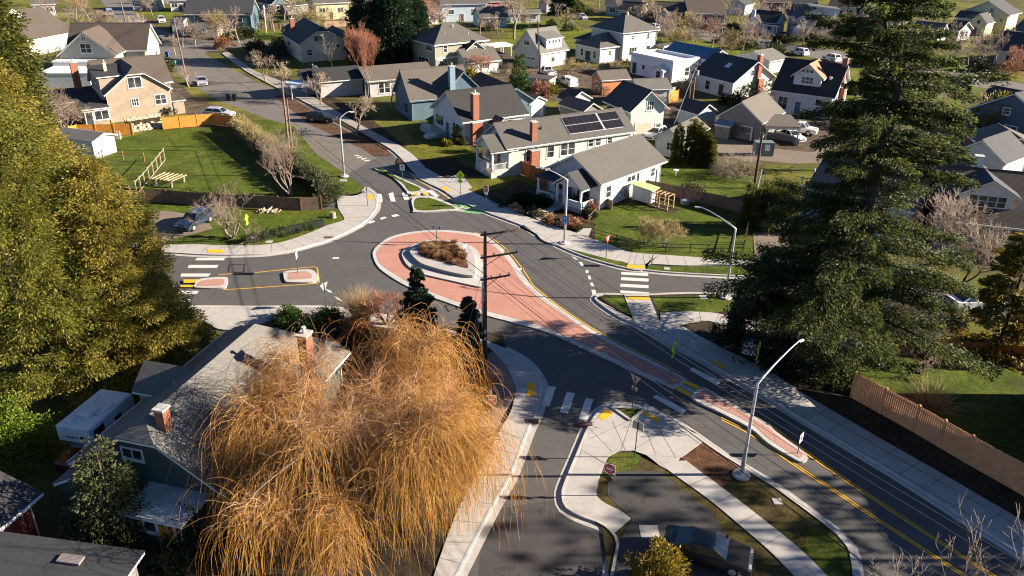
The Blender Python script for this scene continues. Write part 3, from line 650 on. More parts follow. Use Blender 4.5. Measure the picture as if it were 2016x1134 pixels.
# --- upper left
h = House('house', (204.7, 189), (339.3, 174.2), 4.3, 'tan two-storey house with white windows behind the orange fence', wall=TANW, roof=R_BROWN)
h.block(0, 0, d=9, ridge='y', rise=3.7, clip=(.9, 0)); h.wins('f', [.47], 5.75, 1.9, 1.5, 2, 1).win('f', .42, 2.75, .95, 1.0, 3, 2).win('f', .84, 2.75, 1.6, 1.4, 2, 2)
h.block(.3, 5.2, h.L+1.3, 8.5, rise=3.7, name='side_'); h.wins('r', [.25, .6], 2.6, .9, 1.4).chimney(-2, 8.5, 1.0, .8, 8.2)
h.block(-.35, 1.2, 5.2, 6.5, 3.6, 6.9, 'shed', 'x', .7, .3, rm=R_BLACK, name='dormer_'); h.win('l', .5, 6, 1.6, .8, 2, 1).chimney(1.6, 4, .45, .45, 8.4, m=mat('pale_stone', (.5, .43, .32)))
h.block(-3.6, -.6, 3.9, 3.6, 0, 2.7, 'shed', 'x', .55, .25, rm=R_BLACK, name='sunroom_'); h.win('f', .72, 1.6, 1.9, 1.3, 2, 1).door('f', .2, glass=True)
h.block(-7.6, 3, 7.6, 6, 0, 3.3, 'shed', 'x', .9, .3, rm=R_BLACK, name='porch_')
h.block(h.L-.3, .6, 2.2, 3.6, 0, 2.2, 'shed', 'x', .5, .25, name='lean_to_')
h = House('house', (111, 110), (228, 110), 4.2, 'grey gabled house with a white flat-roofed annex beyond the tan house', wall=GREYW, roof=R_BROWN)
h.block(0, 0, d=9, ridge='y', rise=4.3, ov=.6); h.wins('f', [.5], 5.5, 1.9, 1.6, 2, 2).win('f', .49, 7.25, .75, .7, 2, 2)
h.block(-.5, 5.5, h.L+4.5, 9.5, rise=4.6, name='side_'); h.wins('r', [.3, .7], 2.4)
h.block(-.3, -1.8, h.L+3.6, 2.2, 0, 3.4, 'flat', ov=.05, wall=WHT, rm=R_WHITE, name='annex_'); h.block(0, -9, 9, 7.1, 0, 2.6, 'flat', ov=.1, wall=WHT, rm=R_WHITE, name='annex_'); h.door('r', .4)
h = House('house', (38, 84), (152, 62), 3.4, 'long house with a broad brown roof at the far left', wall=GREYW, roof=R_BROWN)
h.block(0, 0, d=17, rise=5.0); h.wins('r', [.3, .5, .7], 2.2); h.block(3.5, 6, 5.5, 8, 6.0, 7.3, 'gable', 'y', 2.0, .3, rm=R_DARK, name='dormer_'); h.win('f', .5, 7.9, .8, .7)
h = House('house', (345, 43), (497, 43), 3.0, 'dark teal house with white-trimmed windows and a pale garage beside its picket fence', wall=TEAL, roof=R_DARK)
h.block(2, 1, h.L-2, 11, 0, 4.6, rise=3.2, ridge='x'); h.wins('f', [.18], 3.4, 1.6, 2, 2, 3).wins('f', [.45], 3.6, 1.0, 1.0, 2, 2).win('f', .62, 3.4, .9, 1.6, 2, 3).win('f', .82, 2.6, 1.2, 2, 1, 2)
h.block(4.5, -5.6, 7, 6, 0, 2.5, 'shed', 'x', .3, .1, wall=(.42, .36, .29), rm=R_TAN, name='garage_'); h.win('f', .5, 1.7, 1.1, .7, 3, 2)
h.block(-.6, -2.4, 3.4, 5, 0, 3.6, 'shed', 'x', .4, .2, wall=LGREY, name='porch_')
h = House('house', (553.5, 67), (587.7, 88.3), 3.8, 'cream bungalow with a dark clipped gable roof and brick chimney', wall=CREAM, roof=R_DARK)
D = h.depth((687, 82.5)); h.block(0, 0, d=D, ridge='x', rise=3.3, clip=(0, .8), ov=.55); h.wins('f', [.25], 2.3, 1.9, 1.0, 3, 1).win('f', .62, 1.9, .7, 1.0).wins('r', [.40], 4.7, 1.8, 1.1, 2, 2).wins('r', [.62, .72, .82], 3.0, .7, .6, 1, 1).win('r', .18, 2.0, 1.0, 1.2).chimney(3.2, 2.0, 1.0, .9, 7.4)
h.block(-5, 1, 6.5, 8, 0, 3.6, 'gable', 'y', 2.2, name='side_', rm=R_TAN); h.block(6, 7.5, 9.4, 5.5, 0, 3.9, 'gable', 'x', 2.0, name='side_', rm=R_TAN)
h = House('cottage', (532, 9.5), (574, 6), 2.6, 'small dark blue cottage far behind the cream bungalow', wall=(.045, .11, .14), roof=R_DARK)
h.block(0, 0, d=9, ridge='y', rise=2.2); h.win('f', .7, 1.6, 1.2, 1.1).door('f', .35, 1, 2, (.08, .10, .07)); h.block(2, -6, 9, 5, 0, 2.6, 'flat', rm=R_TAN, name='carport_', wall=MGREY)
h = House('shed', (118, 272), (184, 281), 2.5, 'white-walled shed peeking out beside the golden cedars', 'shed', wall=WHT, roof=R_PALE); h.block(-1.5, 0, h.L+1.2, 4.5, ridge='x', rise=.7, ov=.35)
# --- centre back
h = House('house', (855, 89.6), (964, 78.7), 5.9, 'olive two-storey house with a grey hipped roof beside the dark fir', wall=OLIVE, roof=R_GREY)
h.block(0, 0, d=10.5, roof='hip', ridge='x', rise=3.2, ov=.55, lip=.2).wins('f', [.19, .55, .73], 5.0, .9, 1.5).win('f', .86, 5.5, 1.1, .6, 1, 1).win('f', .14, 2.2, 1.8, 1.0, 4, 1).wins('l', [.75], 5.2, 2.2, 1.4, 2, 2).wins('l', [.5], 2.2, 4, 1.2, 3, 1).pipe(7, 4, 8, 1.0, .1).pipe(4, 2.5, 7.2).pipe(9.5, 2, 7)
x0 = h.slab('belt_course', .5, .42, h.L-1, .12, 3.0, 3.3, WHITE)
h.block(h.L-.5, .5, 5, 4.5, 0, 2.6, 'hip', 'x', 1.0, name='porch_')
h = House('garage', (918, 125.5), (988, 119), 2.5, 'white garage with a brown hipped roof below the olive house', 'garage', wall=WHT, roof=R_TAN)
h.block(0, 0, d=7, roof='gable', ridge='x', rise=2.2); h.win('f', .55, 1.6, 2.0, .9, 4, 1); h.block(1.2, 3.0, 5.4, 6, 2.2, 4.2, 'gable', 'y', 2.0, .4, wall=OLIVE, rm=R_BLACK, name='dormer_'); h.win('f', .5, 4.6, .5, .9)
h = House('carport', (965, 92), (1010, 88), 2.6, 'white open carport beside the olive house', 'carport', roof=R_WHITE)
h.block(0, 0, d=4, z0=2.45, ze=2.6, roof='flat', ov=.1).posts([(.3, .3), (h.L-.3, .3), (.3, 3.7), (h.L-.3, 3.7), (h.L/2, .3)], 0, 2.5, .12)
h = House('house', (722.5, 161.6), (800, 155), 2.9, 'long low ranch house with a pale tan roof behind the bare columnar tree', wall=(.38, .37, .36), roof=R_TAN)
h.block(0, 0, h.L+6, 9.5, rise=1.7, ridge='x', ov=.6).wins('f', [.18, .27], 1.5, .9, 1.7).door('f', .36, col=(.3, .28, .27)).pipe(5, 5, 4, .4).pipe(8, 6, 4, .4)
h.block(-7.8, 3.2, 8.6, 8, 0, 2.9, 'gable', 'x', 1.6, name='wing_', rm=R_BLACK)
h.block(-9.5, 6.5, 5, 5, 0, 2.7, 'gable', 'x', 1.5, wall=(.22, .30, .36), rm=R_BLACK, name='wing_'); h.block(-12.5, 4.2, 5, 4.5, 2.2, 2.4, 'flat', ov=.05, rm=mat('blue_awning', (.38, .50, .62)), name='awning_').posts([(-12.3, 4.4), (-7.8, 4.4), (-12.3, 8.5)], 0, 2.3, .12)
h = House('house', (772.8, 179.6), (806.4, 200.3), 3.2, 'blue house with a steep swooping gable and pale chimney', wall=BLUEW, roof=R_TAN, trim=mat('blue_trim', (.20, .30, .34), .6, .1))
h.block(0, 0, d=11, ridge='y', rise=4.2, ov=.4).win('f', .68, 1.6, 1.7, 1.5).win('f', .2, 1.6, .6, 1.3)
h.block(-1, 5, 9.5, 8.5, ridge='x', rise=4.0, name='side_', ov=.35, rm=R_BROWN); h.wins('r', [.55], 3.6, .8, 1.5).wins('r', [.8], 1.8, .8, 1.2).chimney(8.4, 7.2, .9, .9, 8.2, .0, mat('blue_render', (.20, .29, .33), .8, .1))
h.block(1, 12, 14, 7, 0, 3.2, 'gable', 'x', 2.2, name='wing_', rm=R_BROWN); h.win('r', .4, 2.2, .9, .8).win('f', .7, 2.2, 1, .8)
h = House('house', (845.8, 211.6), (909.6, 242.5), 3.4, 'white bungalow with a black clipped roof and a tall brick chimney stack', wall=WHT, roof=R_BLACK)
D = h.depth((1030.9, 220.6)); h.block(0, 0, d=D, ridge='y', rise=3.4, clip=(0, 0), ov=.5)
h.wins('f', [.70, .80], 1.9, .8, 1.5).wins('f', [.2], 2.0, 2.4, 1.4, 3, 1).door('f', .47, col=(.04, .1, .11)).wins('r', [.55], 2.2, .8, 1.2).win('r', .75, 2.3, 1.0, 1.1).chimney(h.L-.2, 2.4, .9, 1.6, 3.2, .0, pot=False).chimney(h.L-.6, 2.4, .95, .95, 7.2)
h.block(h.L-1, 4.5, 3.0, 2.6, 0, 2.8, 'gable', 'x', 1.0, .25, name='entry_', rm=R_TAN); h.door('f', .5, col=(.35, .08, .05)).win('r', .5, 1.7, .6, .7)
h.slab('porch_floor', -.2, -1.6, 5.4, 2.0, 0, .7, CONC).rail([(0, -1.5), (3.4, -1.5)], .7).slab('porch_steps', 3.6, -2.8, 1.3, 1.2, 0, .45, WHITE)
h = House('house', (946, 268), (997, 295.2), 3.7, 'pale green bungalow with solar panels on its grey roof', wall=SAGE, roof=R_GREY)
D = h.depth((1223.2, 248.4)); h.block(0, 0, d=D, ridge='y', rise=2.5, ov=.5, clip=(0, 0))
h.wins('r', [.17], 2.4, 1.1, 1.5, 2, 2).wins('r', [.33, .44, .50], 2.5, 1.0, 1.5, 1, 2).wins('r', [.66, .72], 2.9, .8, .9).win('r', .82, 2.9, .7, .7).wins('r', [.46], .7, 2.4, .6, 4, 1)
h.wins('f', [.3], 2.2, 1.5, 1.5, 2, 1).door('f', .62, col=(.1, .1, .1), z0=1.0)
h.chimney(h.L-.45, 4.4, .85, 1.3, 3.0, -.2, pot=False).chimney(h.L-.85, 4.4, .7, .75, 6.6, pot=False).pipe(h.L*.72, 6.2, 5.3, .25, .12, DARKM)
b0 = h.b; h.block(h.L*.30, -2.2, h.L*.70, 4, 1.5, 3.55, 'gable', 'y', 1.6, .4, name='porch_')
h.slab('porch_floor', h.L*.34, -2.0, h.L*.62, 2.6, 0, 1.0, sid(SAGE)).posts([(h.L*.36, -1.8), (h.L*.95, -1.8)], 1.0, 3.5, .25)
h.rail([(h.L*.36, -1.9), (h.L*.95, -1.9), (h.L*.95, .3)], 1.0)
# open porch: drop the infill wall of that block down to a gable only
bpy.data.objects.remove(h.wall, do_unlink=True); m = MB(); X0, X1 = h.L*.34, h.L*.96; m.add([h.p(X0, -1.75, 3.45), h.p(X1, -1.75, 3.45), h.p((X0+X1)/2, -1.75, 4.9)], [(0, 1, 2)]); m.build('porch_gable', sid(SAGE), h.root)
# solar array on the right-hand slope
sl_ = 2.5/(h.L/2)
def roofpt(t, y): x = h.L*(.5+.5*t); return h.p(x, y, 3.7+2.5*(1-t)+.17)
pan = MB(); fr = MB(); fr.add([roofpt(.13, 9.9), roofpt(.13, D-1.6), roofpt(.80, D-1.6), roofpt(.80, 9.9)], [(0, 1, 2, 3)])
ny = 11; y0, y1 = 9.95, D-1.65
for i in range(ny):
    for j in range(2):
        a, b = y0+(y1-y0)*i/ny+.05+(.25 if i >= 7 else 0), y0+(y1-y0)*(i+1)/ny-.03+(.25 if i >= 7 else 0); t0, t1 = .145+.33*j, .145+.33*(j+1)-.02
        q = [roofpt(t0, a), roofpt(t0, b), roofpt(t1, b), roofpt(t1, a)]; pan.add([p+np.array([0, 0, .04]) for p in q], [(0, 1, 2, 3)])
so_ = fr.build('solar_array', mat('panel_frame', (.62, .64, .66), .35, 0, metal=.4), h.root); pm = mat('solar_cell', (.012, .010, .014), .45, .15, 1.0, spec=.15)
tag(pan.build('solar_cells', pm, so_), kind=None)
h = House('garage', (1186, 199.4), (1240.5, 222.2), 4.4, 'tall pale green gabled garage with a wooden roller door', 'garage', wall=SAGE, roof=R_DARK)
D = h.depth((1309, 210.5)); h.block(0, 0, h.L, D, ridge='x', rise=2.9, ov=.6); h.garage('r', .40, 2.7, 2.5, (.50, .40, .31), 6).door('r', .86, .95, 2.1, (.22, .21, .2), glass=True).win('r', .56, 5.0, 1.1, 1.2, 3, 2).win('f', .4, 2.4, .9, .8)
h.block(h.L*.25, -2.6, h.L*.55, 3.2, 0, 2.7, 'shed', 'x', 1.6, .2, name='lean_to_'); h.win('f', .4, 1.6, .8, .8)
h = House('house', (1070, 332), (1183, 365), 3.3, 'white bungalow with a shaded front porch facing the roundabout', wall=WHT, roof=R_GREY)
D = h.depth((1297.9, 313.4)); h.block(0, 0, d=D, ridge='y', rise=2.5, ov=.55); h.win('r', .14, 1.9, .9, 1.3).wins('r', [.46, .53], 2.5, .8, .6, 1, 1).win('r', .86, 2.3, .8, 1.0).pipe(h.L*.75, D*.75, 4.2, .3, .14).pipe(h.L*.72, D*.6, 4.4, .2)
h.slab('side_panel', h.L-.42, D*.60, .06, 1.4, 0, 2.9, sid((.55, .55, .53), .3))
h.wins('f', [.2], 1.9, 1.2, 1.5, 2, 1).door('f', .42, col=(.05, .12, .14), z0=.6).win('f', .7, 1.9, 1.8, 1.4, 2, 1)
h.block(h.L*.40, -2.3, h.L*.50, 5.5, 2.6, 2.9, 'gable', 'y', 1.6, .45, name='porch_', rm=R_DARK); bpy.data.objects.remove(h.wall, do_unlink=True)
m = MB(); X0, X1 = h.L*.44, h.L*.86; m.add([h.p(X0, -1.85, 2.85), h.p(X1, -1.85, 2.85), h.p((X0+X1)/2, -1.85, 4.1)], [(0, 1, 2)]); m.build('porch_gable', sid(WHT), h.root)
h.slab('porch_floor', h.L*.06, -2.0, h.L*.82, 2.5, 0, .6, CONC).posts([(h.L*.10, -1.8), (h.L*.44, -1.8), (h.L*.56, -1.8), (h.L*.84, -1.8)], .6, 2.9, .24).slab('porch_wall', h.L*.08, -1.95, h.L*.30, .2, .6, 1.35, WHITE).slab('porch_wall', h.L*.58, -1.95, h.L*.29, .2, .1, 1.35, WHITE).slab('porch_wall', h.L*.86, -1.74, .2, 2.0, .1, 1.35, WHITE)
h.slab('porch_roof', h.L*.04, -2.1, h.L*.40, 2.6, 2.92, 3.05, R_DARK)
for i in range(3): h.slab('porch_step', h.L*.42, -2.3-.32*i, 1.3, .32, 0, .45-.15*i, mat('step_paint', (.20, .27, .28)))
h = House('cottage', (1286, 269.7), (1330, 277.5), 2.5, 'small white cottage with a wreath on its end wall', wall=WHT, roof=R_TAN)
h.L = 4.6; h.block(0, 0, d=9.5, ridge='y', rise=1.4, ov=.35); h.win('f', .55, 1.5, .9, 1.0, 2, 2).win('r', .6, 1.6, .8, .9)
c, du, dn = h.face('f', .83, 1.5); wr = MB(); wr.tube([c+dn*.08+.36*(math.cos(a)*du+math.sin(a)*np.array([0, 0, 1])) for a in np.linspace(0, 6.28, 17)], .09, 7, False); wr.build('wreath', mat('wreath_green', (.02, .03, .015), .9, .4), h.root)
h = House('garage', (1409.7, 229), (1501.9, 244.5), 2.9, 'dark grey gabled garage with a lean-to beside the wooden carport', 'garage', wall=MGREY, roof=R_TAN)
h.block(0, 0, d=9.5, ridge='y', rise=2.7, ov=.4); h.slab('wall_rail', h.L*.50, .28, 2.0, .1, 2.0, 2.12, WHITE).slab('wall_rail', h.L*.50, .28, 2.0, .1, 1.0, 1.12, WHITE).posts([(h.L*.50+2.1, .25)], .1, 2.2, .22)
h.block(h.L*.05, -1.3, 2.6, 1.8, 0, 2.0, 'shed', 'x', .5, .15, name='lean_to_', rm=mat('blue_metal_roof', (.16, .24, .30), .4, .3, 2))
h = House('carport', (1509, 249.5), (1577, 251), 2.7, 'wooden carport with a shingled roof sheltering two vehicles', 'carport', roof=R_TAN, trim=mat('pale_timber', (.55, .45, .33), .8, .2))
h.block(0, 0, d=5.6, z0=2.5, ze=2.7, roof='shed', ridge='x', rise=.5, ov=.1).posts([(.2, .2), (h.L-.2, .2), (.2, 5.3), (h.L-.2, 5.3), (h.L-.2, 2.7)], 0, 2.8, .16)
h = House('house', (1518, 177.7), (1643.8, 194.5), 3.6, 'white house with a black roof and a large gabled dormer', wall=(.50, .50, .49), roof=R_BLACK)
h.block(0, 0, d=11, ridge='x', rise=4.6, ov=.5); h.win('f', .17, 1.7, 1.5, 2.0, 2, 2).win('f', .80, 2.5, 1.3, 1.0, 1, 1).door('f', .44, col=(.05, .12, .17)).chimney(h.L-.2, 5.5, .9, 1.4, 4.5, 0, pot=False).chimney(h.L-.6, 5.5, .8, .8, 9.2).pipe(8.7, 3, 6.2, .25, .3)
h.block(2.6, .9, h.L*.52, 6, 4.3, 6.2, 'gable', 'y', 2.2, .5, name='dormer_', rm=R_ORANGE); h.win('f', .5, 5.7, 1.9, 1.1, 3, 2).wins('f', [.3, .45, .6], 7.2, .6, .5, 1, 1)
h = House('house', (1243, 105), (1326, 122.5), 4.0, 'white flat-roofed stucco house with parapet walls', wall=WHT, roof=R_WHITE)
h.wm = mat('white_stucco', (.70, .70, .69), .8, .05); D = 7.6
h.block(0, 0, d=D, z0=0, ze=3.7, roof='flat', ov=.02); h.door('f', .1, 1.1, 2.2, (.03, .03, .04)).win('f', .32, 1.8, .7, .8, 1, 1).win('f', .62, 1.7, 1.3, 1.4).win('r', .55, 1.8, 1.2, 1.6)
for a in ((0, 0, h.L, .25), (0, D-.25, h.L, .25), (0, .26, .25, D-.52), (h.L-.25, .26, .25, D-.52)): h.slab('parapet', *a, 3.6, 4.3, h.wm)
h.block(h.L-4.0, -1.8, 3.2, 2.2, 0, 2.2, 'gable', 'y', 1.0, .2, name='entry_', wm=h.wm); h.win('f', .55, 1.4, 1.0, 1.3)
h.block(1.5, D+.1, h.L+1, 7, 0, 4.0, 'gable', 'x', 1.7, .3, rm=R_BLUE, name='rear_'); h.win('r', .5, 3.6, .9, .9)
h = House('house', (1360, 144.3), (1444, 164.7), 3.0, 'pale house with a dark roof, a skylight and a curved brick chimney', wall=(.52, .52, .48), roof=R_DARK)
D = h.depth((1521.7, 150.5)); h.block(0, 0, d=D, ridge='x', rise=3.4, ov=.6); h.win('f', .36, 1.5, 1.1, 1.6).door('f', .72, 1.2, 2.1, (.03, .03, .035)).wins('r', [.28, .42], 1.9, .6, .7, 1, 1).win('r', .45, 4.3, .8, .9).chimney(h.L-.2, D*.62, .8, 1.5, 3.2, 0, pot=False).chimney(h.L-.5, D*.58, .75, .9, 7.4)
m = MB(); 
for x0, w_ in ((h.L*.55, 1.0),): m.box(h.p(x0, D*.30, 3.0+3.4*.60+.12), (w_, 1.2, .12), (np.array([*h.u, 0]), np.array([*(h.v*.87), .5]), np.array([*(-h.v*.5), .87])))
m.build('skylight', mat('skylight_glass', (.5, .55, .6), .15, .1), h.roof)
h = House('garage', (1427, 108), (1494, 120), 2.6, 'low grey garage roof behind the dark-roofed pale house', 'garage', wall=LGREY, roof=R_PALE); h.block(2, 1, h.L, 7, roof='gable', ridge='y', rise=1.5)
h = House('house', (1159.3, 52.9), (1227, 65.8), 6.2, 'two-storey light grey house with a dark hipped roof', wall=LGREY, roof=R_GREY)
D = h.depth((1287.4, 56)); h.block(0, 0, d=D, roof='hip', ridge='x', rise=3.3, ov=.6); h.win('r', .3, 5.0, .8, .8, 2, 2).win('r', .75, 5.0, .7, 1.2).win('r', .32, 2.0, 2.2, 1.6, 3, 1).win('r', .78, 2.0, 1.2, 1.6).pipe(h.L*.55, D*.5, 9.2, .6, .3, mat('pale_stone', (.5, .43, .32)))
h.block(h.L-.5, D-.6, 2.6, 3.5, 2.7, 2.9, 'flat', ov=.05, name='porch_').posts([(h.L+1.8, D-.4), (h.L+1.8, D+2.6)], 0, 2.8, .16)
h = House('house', (1129, 85.1), (1180.6, 96), 3.3, 'single-storey light grey wing with a hipped roof joining the two-storey house', wall=LGREY, roof=R_GREY)
D = h.depth((1232, 89)); h.block(0, 0, d=D+3, roof='hip', ridge='y', rise=2.4, ov=.5); h.wins('f', [.25, .80], 1.7, .8, 1.5).door('f', .52, 1.7, 2.1, (.03, .03, .035)).win('r', .3, 2.0, .9, .9, 2, 2).win('r', .75, 1.9, 2.0, 1.5, 3, 1)
h.block(-7, 6, 8.5, 7, 0, 3.0, 'hip', 'x', 1.8, name='wing_', wall=(.25, .32, .36), rm=R_DARK)
h = House('garage', (1007.7, 96.7), (1064.5, 107), 3.1, 'grey two-storey garage with a dormer and wide white door', 'garage', wall=(.40, .44, .43), roof=R_PALE)
D = h.depth((1131, 99.3)); h.block(0, 0, d=D, ridge='y', rise=4.4, ov=.5); h.garage('f', .48, 4.6, 2.0, (.44, .46, .45), 4, True).win('f', .45, 4.9, 1.5, .9, 2, 1).door('r', .48, 1.4, 2.0, (.25, .26, .25), glass=True)
h.block(h.L*.55, 2.0, h.L*.42, D-3.6, 3.6, 5.9, 'shed', 'y', 1.0, .35, name='dormer_', wall=(.58, .6, .58)); h.wins('r', [.2, .42, .6, .82], 5.2, .5, .6, 1, 1)
h = House('shed', (1163, 151), (1194, 164), 2.6, 'bright orange wooden shed with a grey gabled roof', 'shed', wall=ORNG, roof=R_TAN)
h.L = 4.4; h.block(0, 0, d=6.2, ridge='y', rise=1.4, ov=.25); h.door('f', .5, 1.6, 2, (.4, .12, .05))
h = House('garage', (1232, 164), (1258, 179), 2.7, 'low grey-roofed garage behind the tall green one', 'garage', wall=(.42, .44, .42), roof=R_PALE); h.L = 6.2; h.block(0, 0, d=6.5, ridge='y', rise=1.3, ov=.4)
h = House('shed', (1330, 213), (1375, 226), 2.2, 'small dark-roofed shed with a white gable trim', 'shed', wall=(.35, .42, .44), roof=R_DARK); h.block(0, 0, d=4.6, ridge='x', rise=1.4, ov=.3)
h = House('shed', (1096, 192), (1122, 200), 2.2, 'little white shed with a dark roof behind the solar panels', 'shed', wall=LGREY, roof=R_DARK); h.block(0, 0, d=5, ridge='x', rise=1.4, ov=.3)
h.block(3.6, -2.6, 6.5, 4.2, 0, 2.1, 'gable', 'x', 1.2, .3, wall=MGREY, rm=R_TAN, name='wing_')
h = House('shed', (998, 196), (1030, 203), 2.5, 'flat white outbuilding behind the brick-chimney bungalow', 'shed', wall=WHT, roof=R_PALE); h.L = 7; h.block(-3, 0, d=4.5, l=8, ridge='x', rise=1.0, ov=.3)
h = House('shed', (1020, 152), (1082, 158), 2.2, 'pale lean-to shed with a flat brown roof beside the alley', 'shed', wall=(.55, .47, .36), roof=R_BROWN); h.block(0, 0, d=4, ze=2.2, roof='flat', ov=.2)
# --- upper right
h = House('house', (1563.8, 38.7), (1645.7, 41.3), 4.6, 'white timber-framed gabled house with blue-grey roofs on the far street', wall=WHT, roof=R_DARK)
h.block(0, 0, d=12, ridge='y', rise=2.9, ov=.5); h.win('f', .48, 5.3, 1.5, 1.3, 2, 1); h.block(-.3, -2.2, h.L*.52, 3.2, 0, 3.1, 'gable', 'y', 1.4, .35, name='porch_'); h.win('f', .5, 1.8, 1.4, 1.4)
h.block(4.6, 4, 8, 6, 4.3, 7.0, 'shed', 'y', .8, .3, name='dormer_', rm=R_GREY)
h = House('cottage', (1468, 41.3), (1528, 47), 3.0, 'pale blue cottage with a broad white chimney and blue door', wall=(.50, .57, .60), roof=R_BLACK)
h.block(0, 0, d=9, ridge='x', rise=2.6, ov=.4); h.block(.3, -1.2, h.L*.5, 4, 0, 3.0, 'gable', 'y', 1.7, .35, name='front_'); h.wins('f', [.2, .8], 1.9, .8, 1.2).chimney(h.L*.27, -1.1, 1.0, .5, 6.2, 0, mat('pale_render', (.55, .58, .58)))
h.block(h.L*.62, -1.6, 4.4, 2.4, 2.6, 2.8, 'flat', ov=.1, name='porch_').posts([(h.L*.65, -1.4), (h.L*.62+4.1, -1.4)], 0, 2.7, .18).slab('porch_steps', h.L*.62+1.4, -3, 1.3, 1.4, 0, .5, WHITE); m_ = h.b; h.b = (0, 0, h.L, 9, 0, 3, .4); h.door('f', .82, 1.0, 2.1, (.03, .06, .20), .4)
h = House('house', (1355, 27), (1432, 28), 3.0, 'dark teal bungalow with a red front door across the far street', wall=(.07, .12, .13), roof=R_BROWN)
h.block(0, 0, d=13, ridge='x', rise=3.2, ov=.5); h.win('f', .2, 1.8, 2.6, 1.4, 3, 1).win('f', .75, 1.8, 2.8, 1.4, 3, 1).door('f', .47, 1, 2.1, (.30, .02, .04), .4).slab('deck', -.3, -3, h.L+.6, 3.2, 0, .5, CONC).rail([(0, -2.9), (5, -2.9)], .5).rail([(7, -2.9), (h.L, -2.9)], .5)
h = House('garage', (1432, 8.5), (1468, 11.5), 3.0, 'garage with a wide pale door between two far bungalows', 'garage', wall=(.36, .38, .36), roof=R_DARK); h.block(0, 0, d=9, ridge='y', rise=1.8, ov=.4); h.garage('f', .5, 4.6, 2.3, (.62, .66, .70), 4)
h = House('cottage', (1292, 24), (1325, 26), 2.8, 'low dark cottage with a white gabled porch half hidden by bare shrubs', wall=(.20, .22, .22), roof=R_BROWN); h.block(-2, 2, h.L+5, 9, ridge='x', rise=2.4); h.block(0, -1, 4, 4, 0, 2.6, 'gable', 'y', 1.2, .3, name='porch_', wall=LGREY); h.door('f', .6, 1, 2, (.04, .04, .04))
h = House('house', (1893.4, 22), (1988, 31), 5.0, 'yellow two-storey house with blue-grey roofs near the top right corner', wall=YELW, roof=R_DARK)
h.block(0, 0, d=11, ridge='y', rise=3.3, ov=.6); h.win('f', .62, 6.0, .9, 1.0, 2, 2).win('f', .88, 3.4, .8, .7); h.block(.6, -6.5, h.L*.62, 7, 0, 3.9, 'gable', 'x', 1.6, .4, name='front_'); h.win('r', .5, 2, .9, 1.4)
h.block(5.2, -9.5, 5.2, 7, 0, 3.3, 'gable', 'y', 2.4, .35, name='entry_'); h.win('f', .55, 3.6, .8, .9).win('f', .2, 1.4, 1.0, 1.2).door('f', .45, 1, 2, (.2, .06, .04)); bpy.context.view_layer.update()
h = House('house', (1957, 99), (2040, 108), 3.0, 'grey-roofed pale house at the right edge behind pink bare shrubs', wall=(.58, .54, .44), roof=R_DARK)
h.block(0, 0, d=12, ridge='x', rise=3.6, ov=.5, l=14); h.wins('f', [.25], 1.7, 2.2, 1.3, 3, 1).wins('l', [.5], 1.8, .8, 1.1); h.block(4.5, -2.5, 5, 4, 0, 2.7, 'gable', 'y', 1.5, .3, name='porch_', wall=LGREY); h.win('f', .5, 1.5, 1.2, 1.3); h.block(2, 9, 10, 8, 0, 4.2, 'gable', 'y', 2.2, .4, name='rear_', rm=R_PALE)
h = House('house', (1898, 216), (1990, 236), 3.6, 'navy blue house with white-trimmed gables beside the yellow-green tree', wall=NAVY, roof=R_DARK)
h.block(0, 0, d=13, ridge='y', rise=3.8, ov=.5, l=13.5); h.win('f', .55, 1.8, 1.8, 1.6, 2, 1).win('f', .45, 4.6, 1, .9).chimney(10.5, 5.5, .9, .9, 8.2, m=mat('dark_brick', (.07, .05, .05))); h.block(-2.2, 7.5, 5.5, 6, 0, 4.0, 'gable', 'x', 2.0, .35, name='wing_', wall=MGREY); h.wins('l', [.3, .7], 2.2, .7, 1.9)
h = House('shed', (1937, 292), (2010, 296), 2.8, 'dark red garage with a wide white door', 'garage', wall=REDW, roof=R_TAN); h.block(0, 0, d=8, ridge='y', rise=1.6, ov=.4, l=8.5); h.garage('f', .52, 4.4, 2.0, (.55, .58, .62), 4)
h = House('house', (1885, 303), (1950, 318), 2.9, 'low house with a dark hipped roof in front of the red garage', wall=LGREY, roof=R_DARK); h.block(-1, 0, 7, 8, ridge='y', rise=2.4, ov=.4); h.win('f', .5, 1.7, 1.2, 1.2)
h = House('house', (1872, 437), (2016, 452.7), 3.2, 'broad brown-roofed house with a white gabled dormer at the right edge', wall=MGREY, roof=R_BROWN)
h.block(-1.5, 0, 15, 11.5, ridge='x', rise=4.2, ov=.6); h.wins('f', [.2, .4, .6], 1.7, 1.4, 1.3).chimney(2.5, 6.2, .8, .8, 8.6, m=WHITE, pot=False)
h.block(.2, 1.3, 5.9, 6.0, 3.8, 5.8, 'gable', 'y', 1.7, .5, name='dormer_', wall=WHT, rm=R_DARK); h.wins('f', [.24, .42, .60, .78], 5.2, .75, 1.1, 1, 2)
h = House('house', (1585, 372), (1690, 395), 3.6, 'blue-grey house with white porch rails largely hidden behind the tall fir', wall=(.50, .55, .58), roof=R_GREY)
h.block(0, 0, d=11, ridge='x', rise=3.0, ov=.5, l=11.5); h.wins('f', [.2, .5, .8], 1.8, 1.2, 1.4).wins('l', [.3, .7], 2, .9, 1.4).slab('deck', -2.3, 1, 2.3, 8, 0, .9, mat('deck_grey', (.33, .37, .40))).rail([(-.2, 1), (-2.2, 1), (-2.2, 9)], .9).posts([(-2.1, 1.1), (-2.1, 5), (-2.1, 8.9)], .9, 3.4, .14)
h.block(1, 8.5, 6, 8, 0, 3.2, 'gable', 'y', 2, .4, name='rear_', wall=(.42, .48, .52))
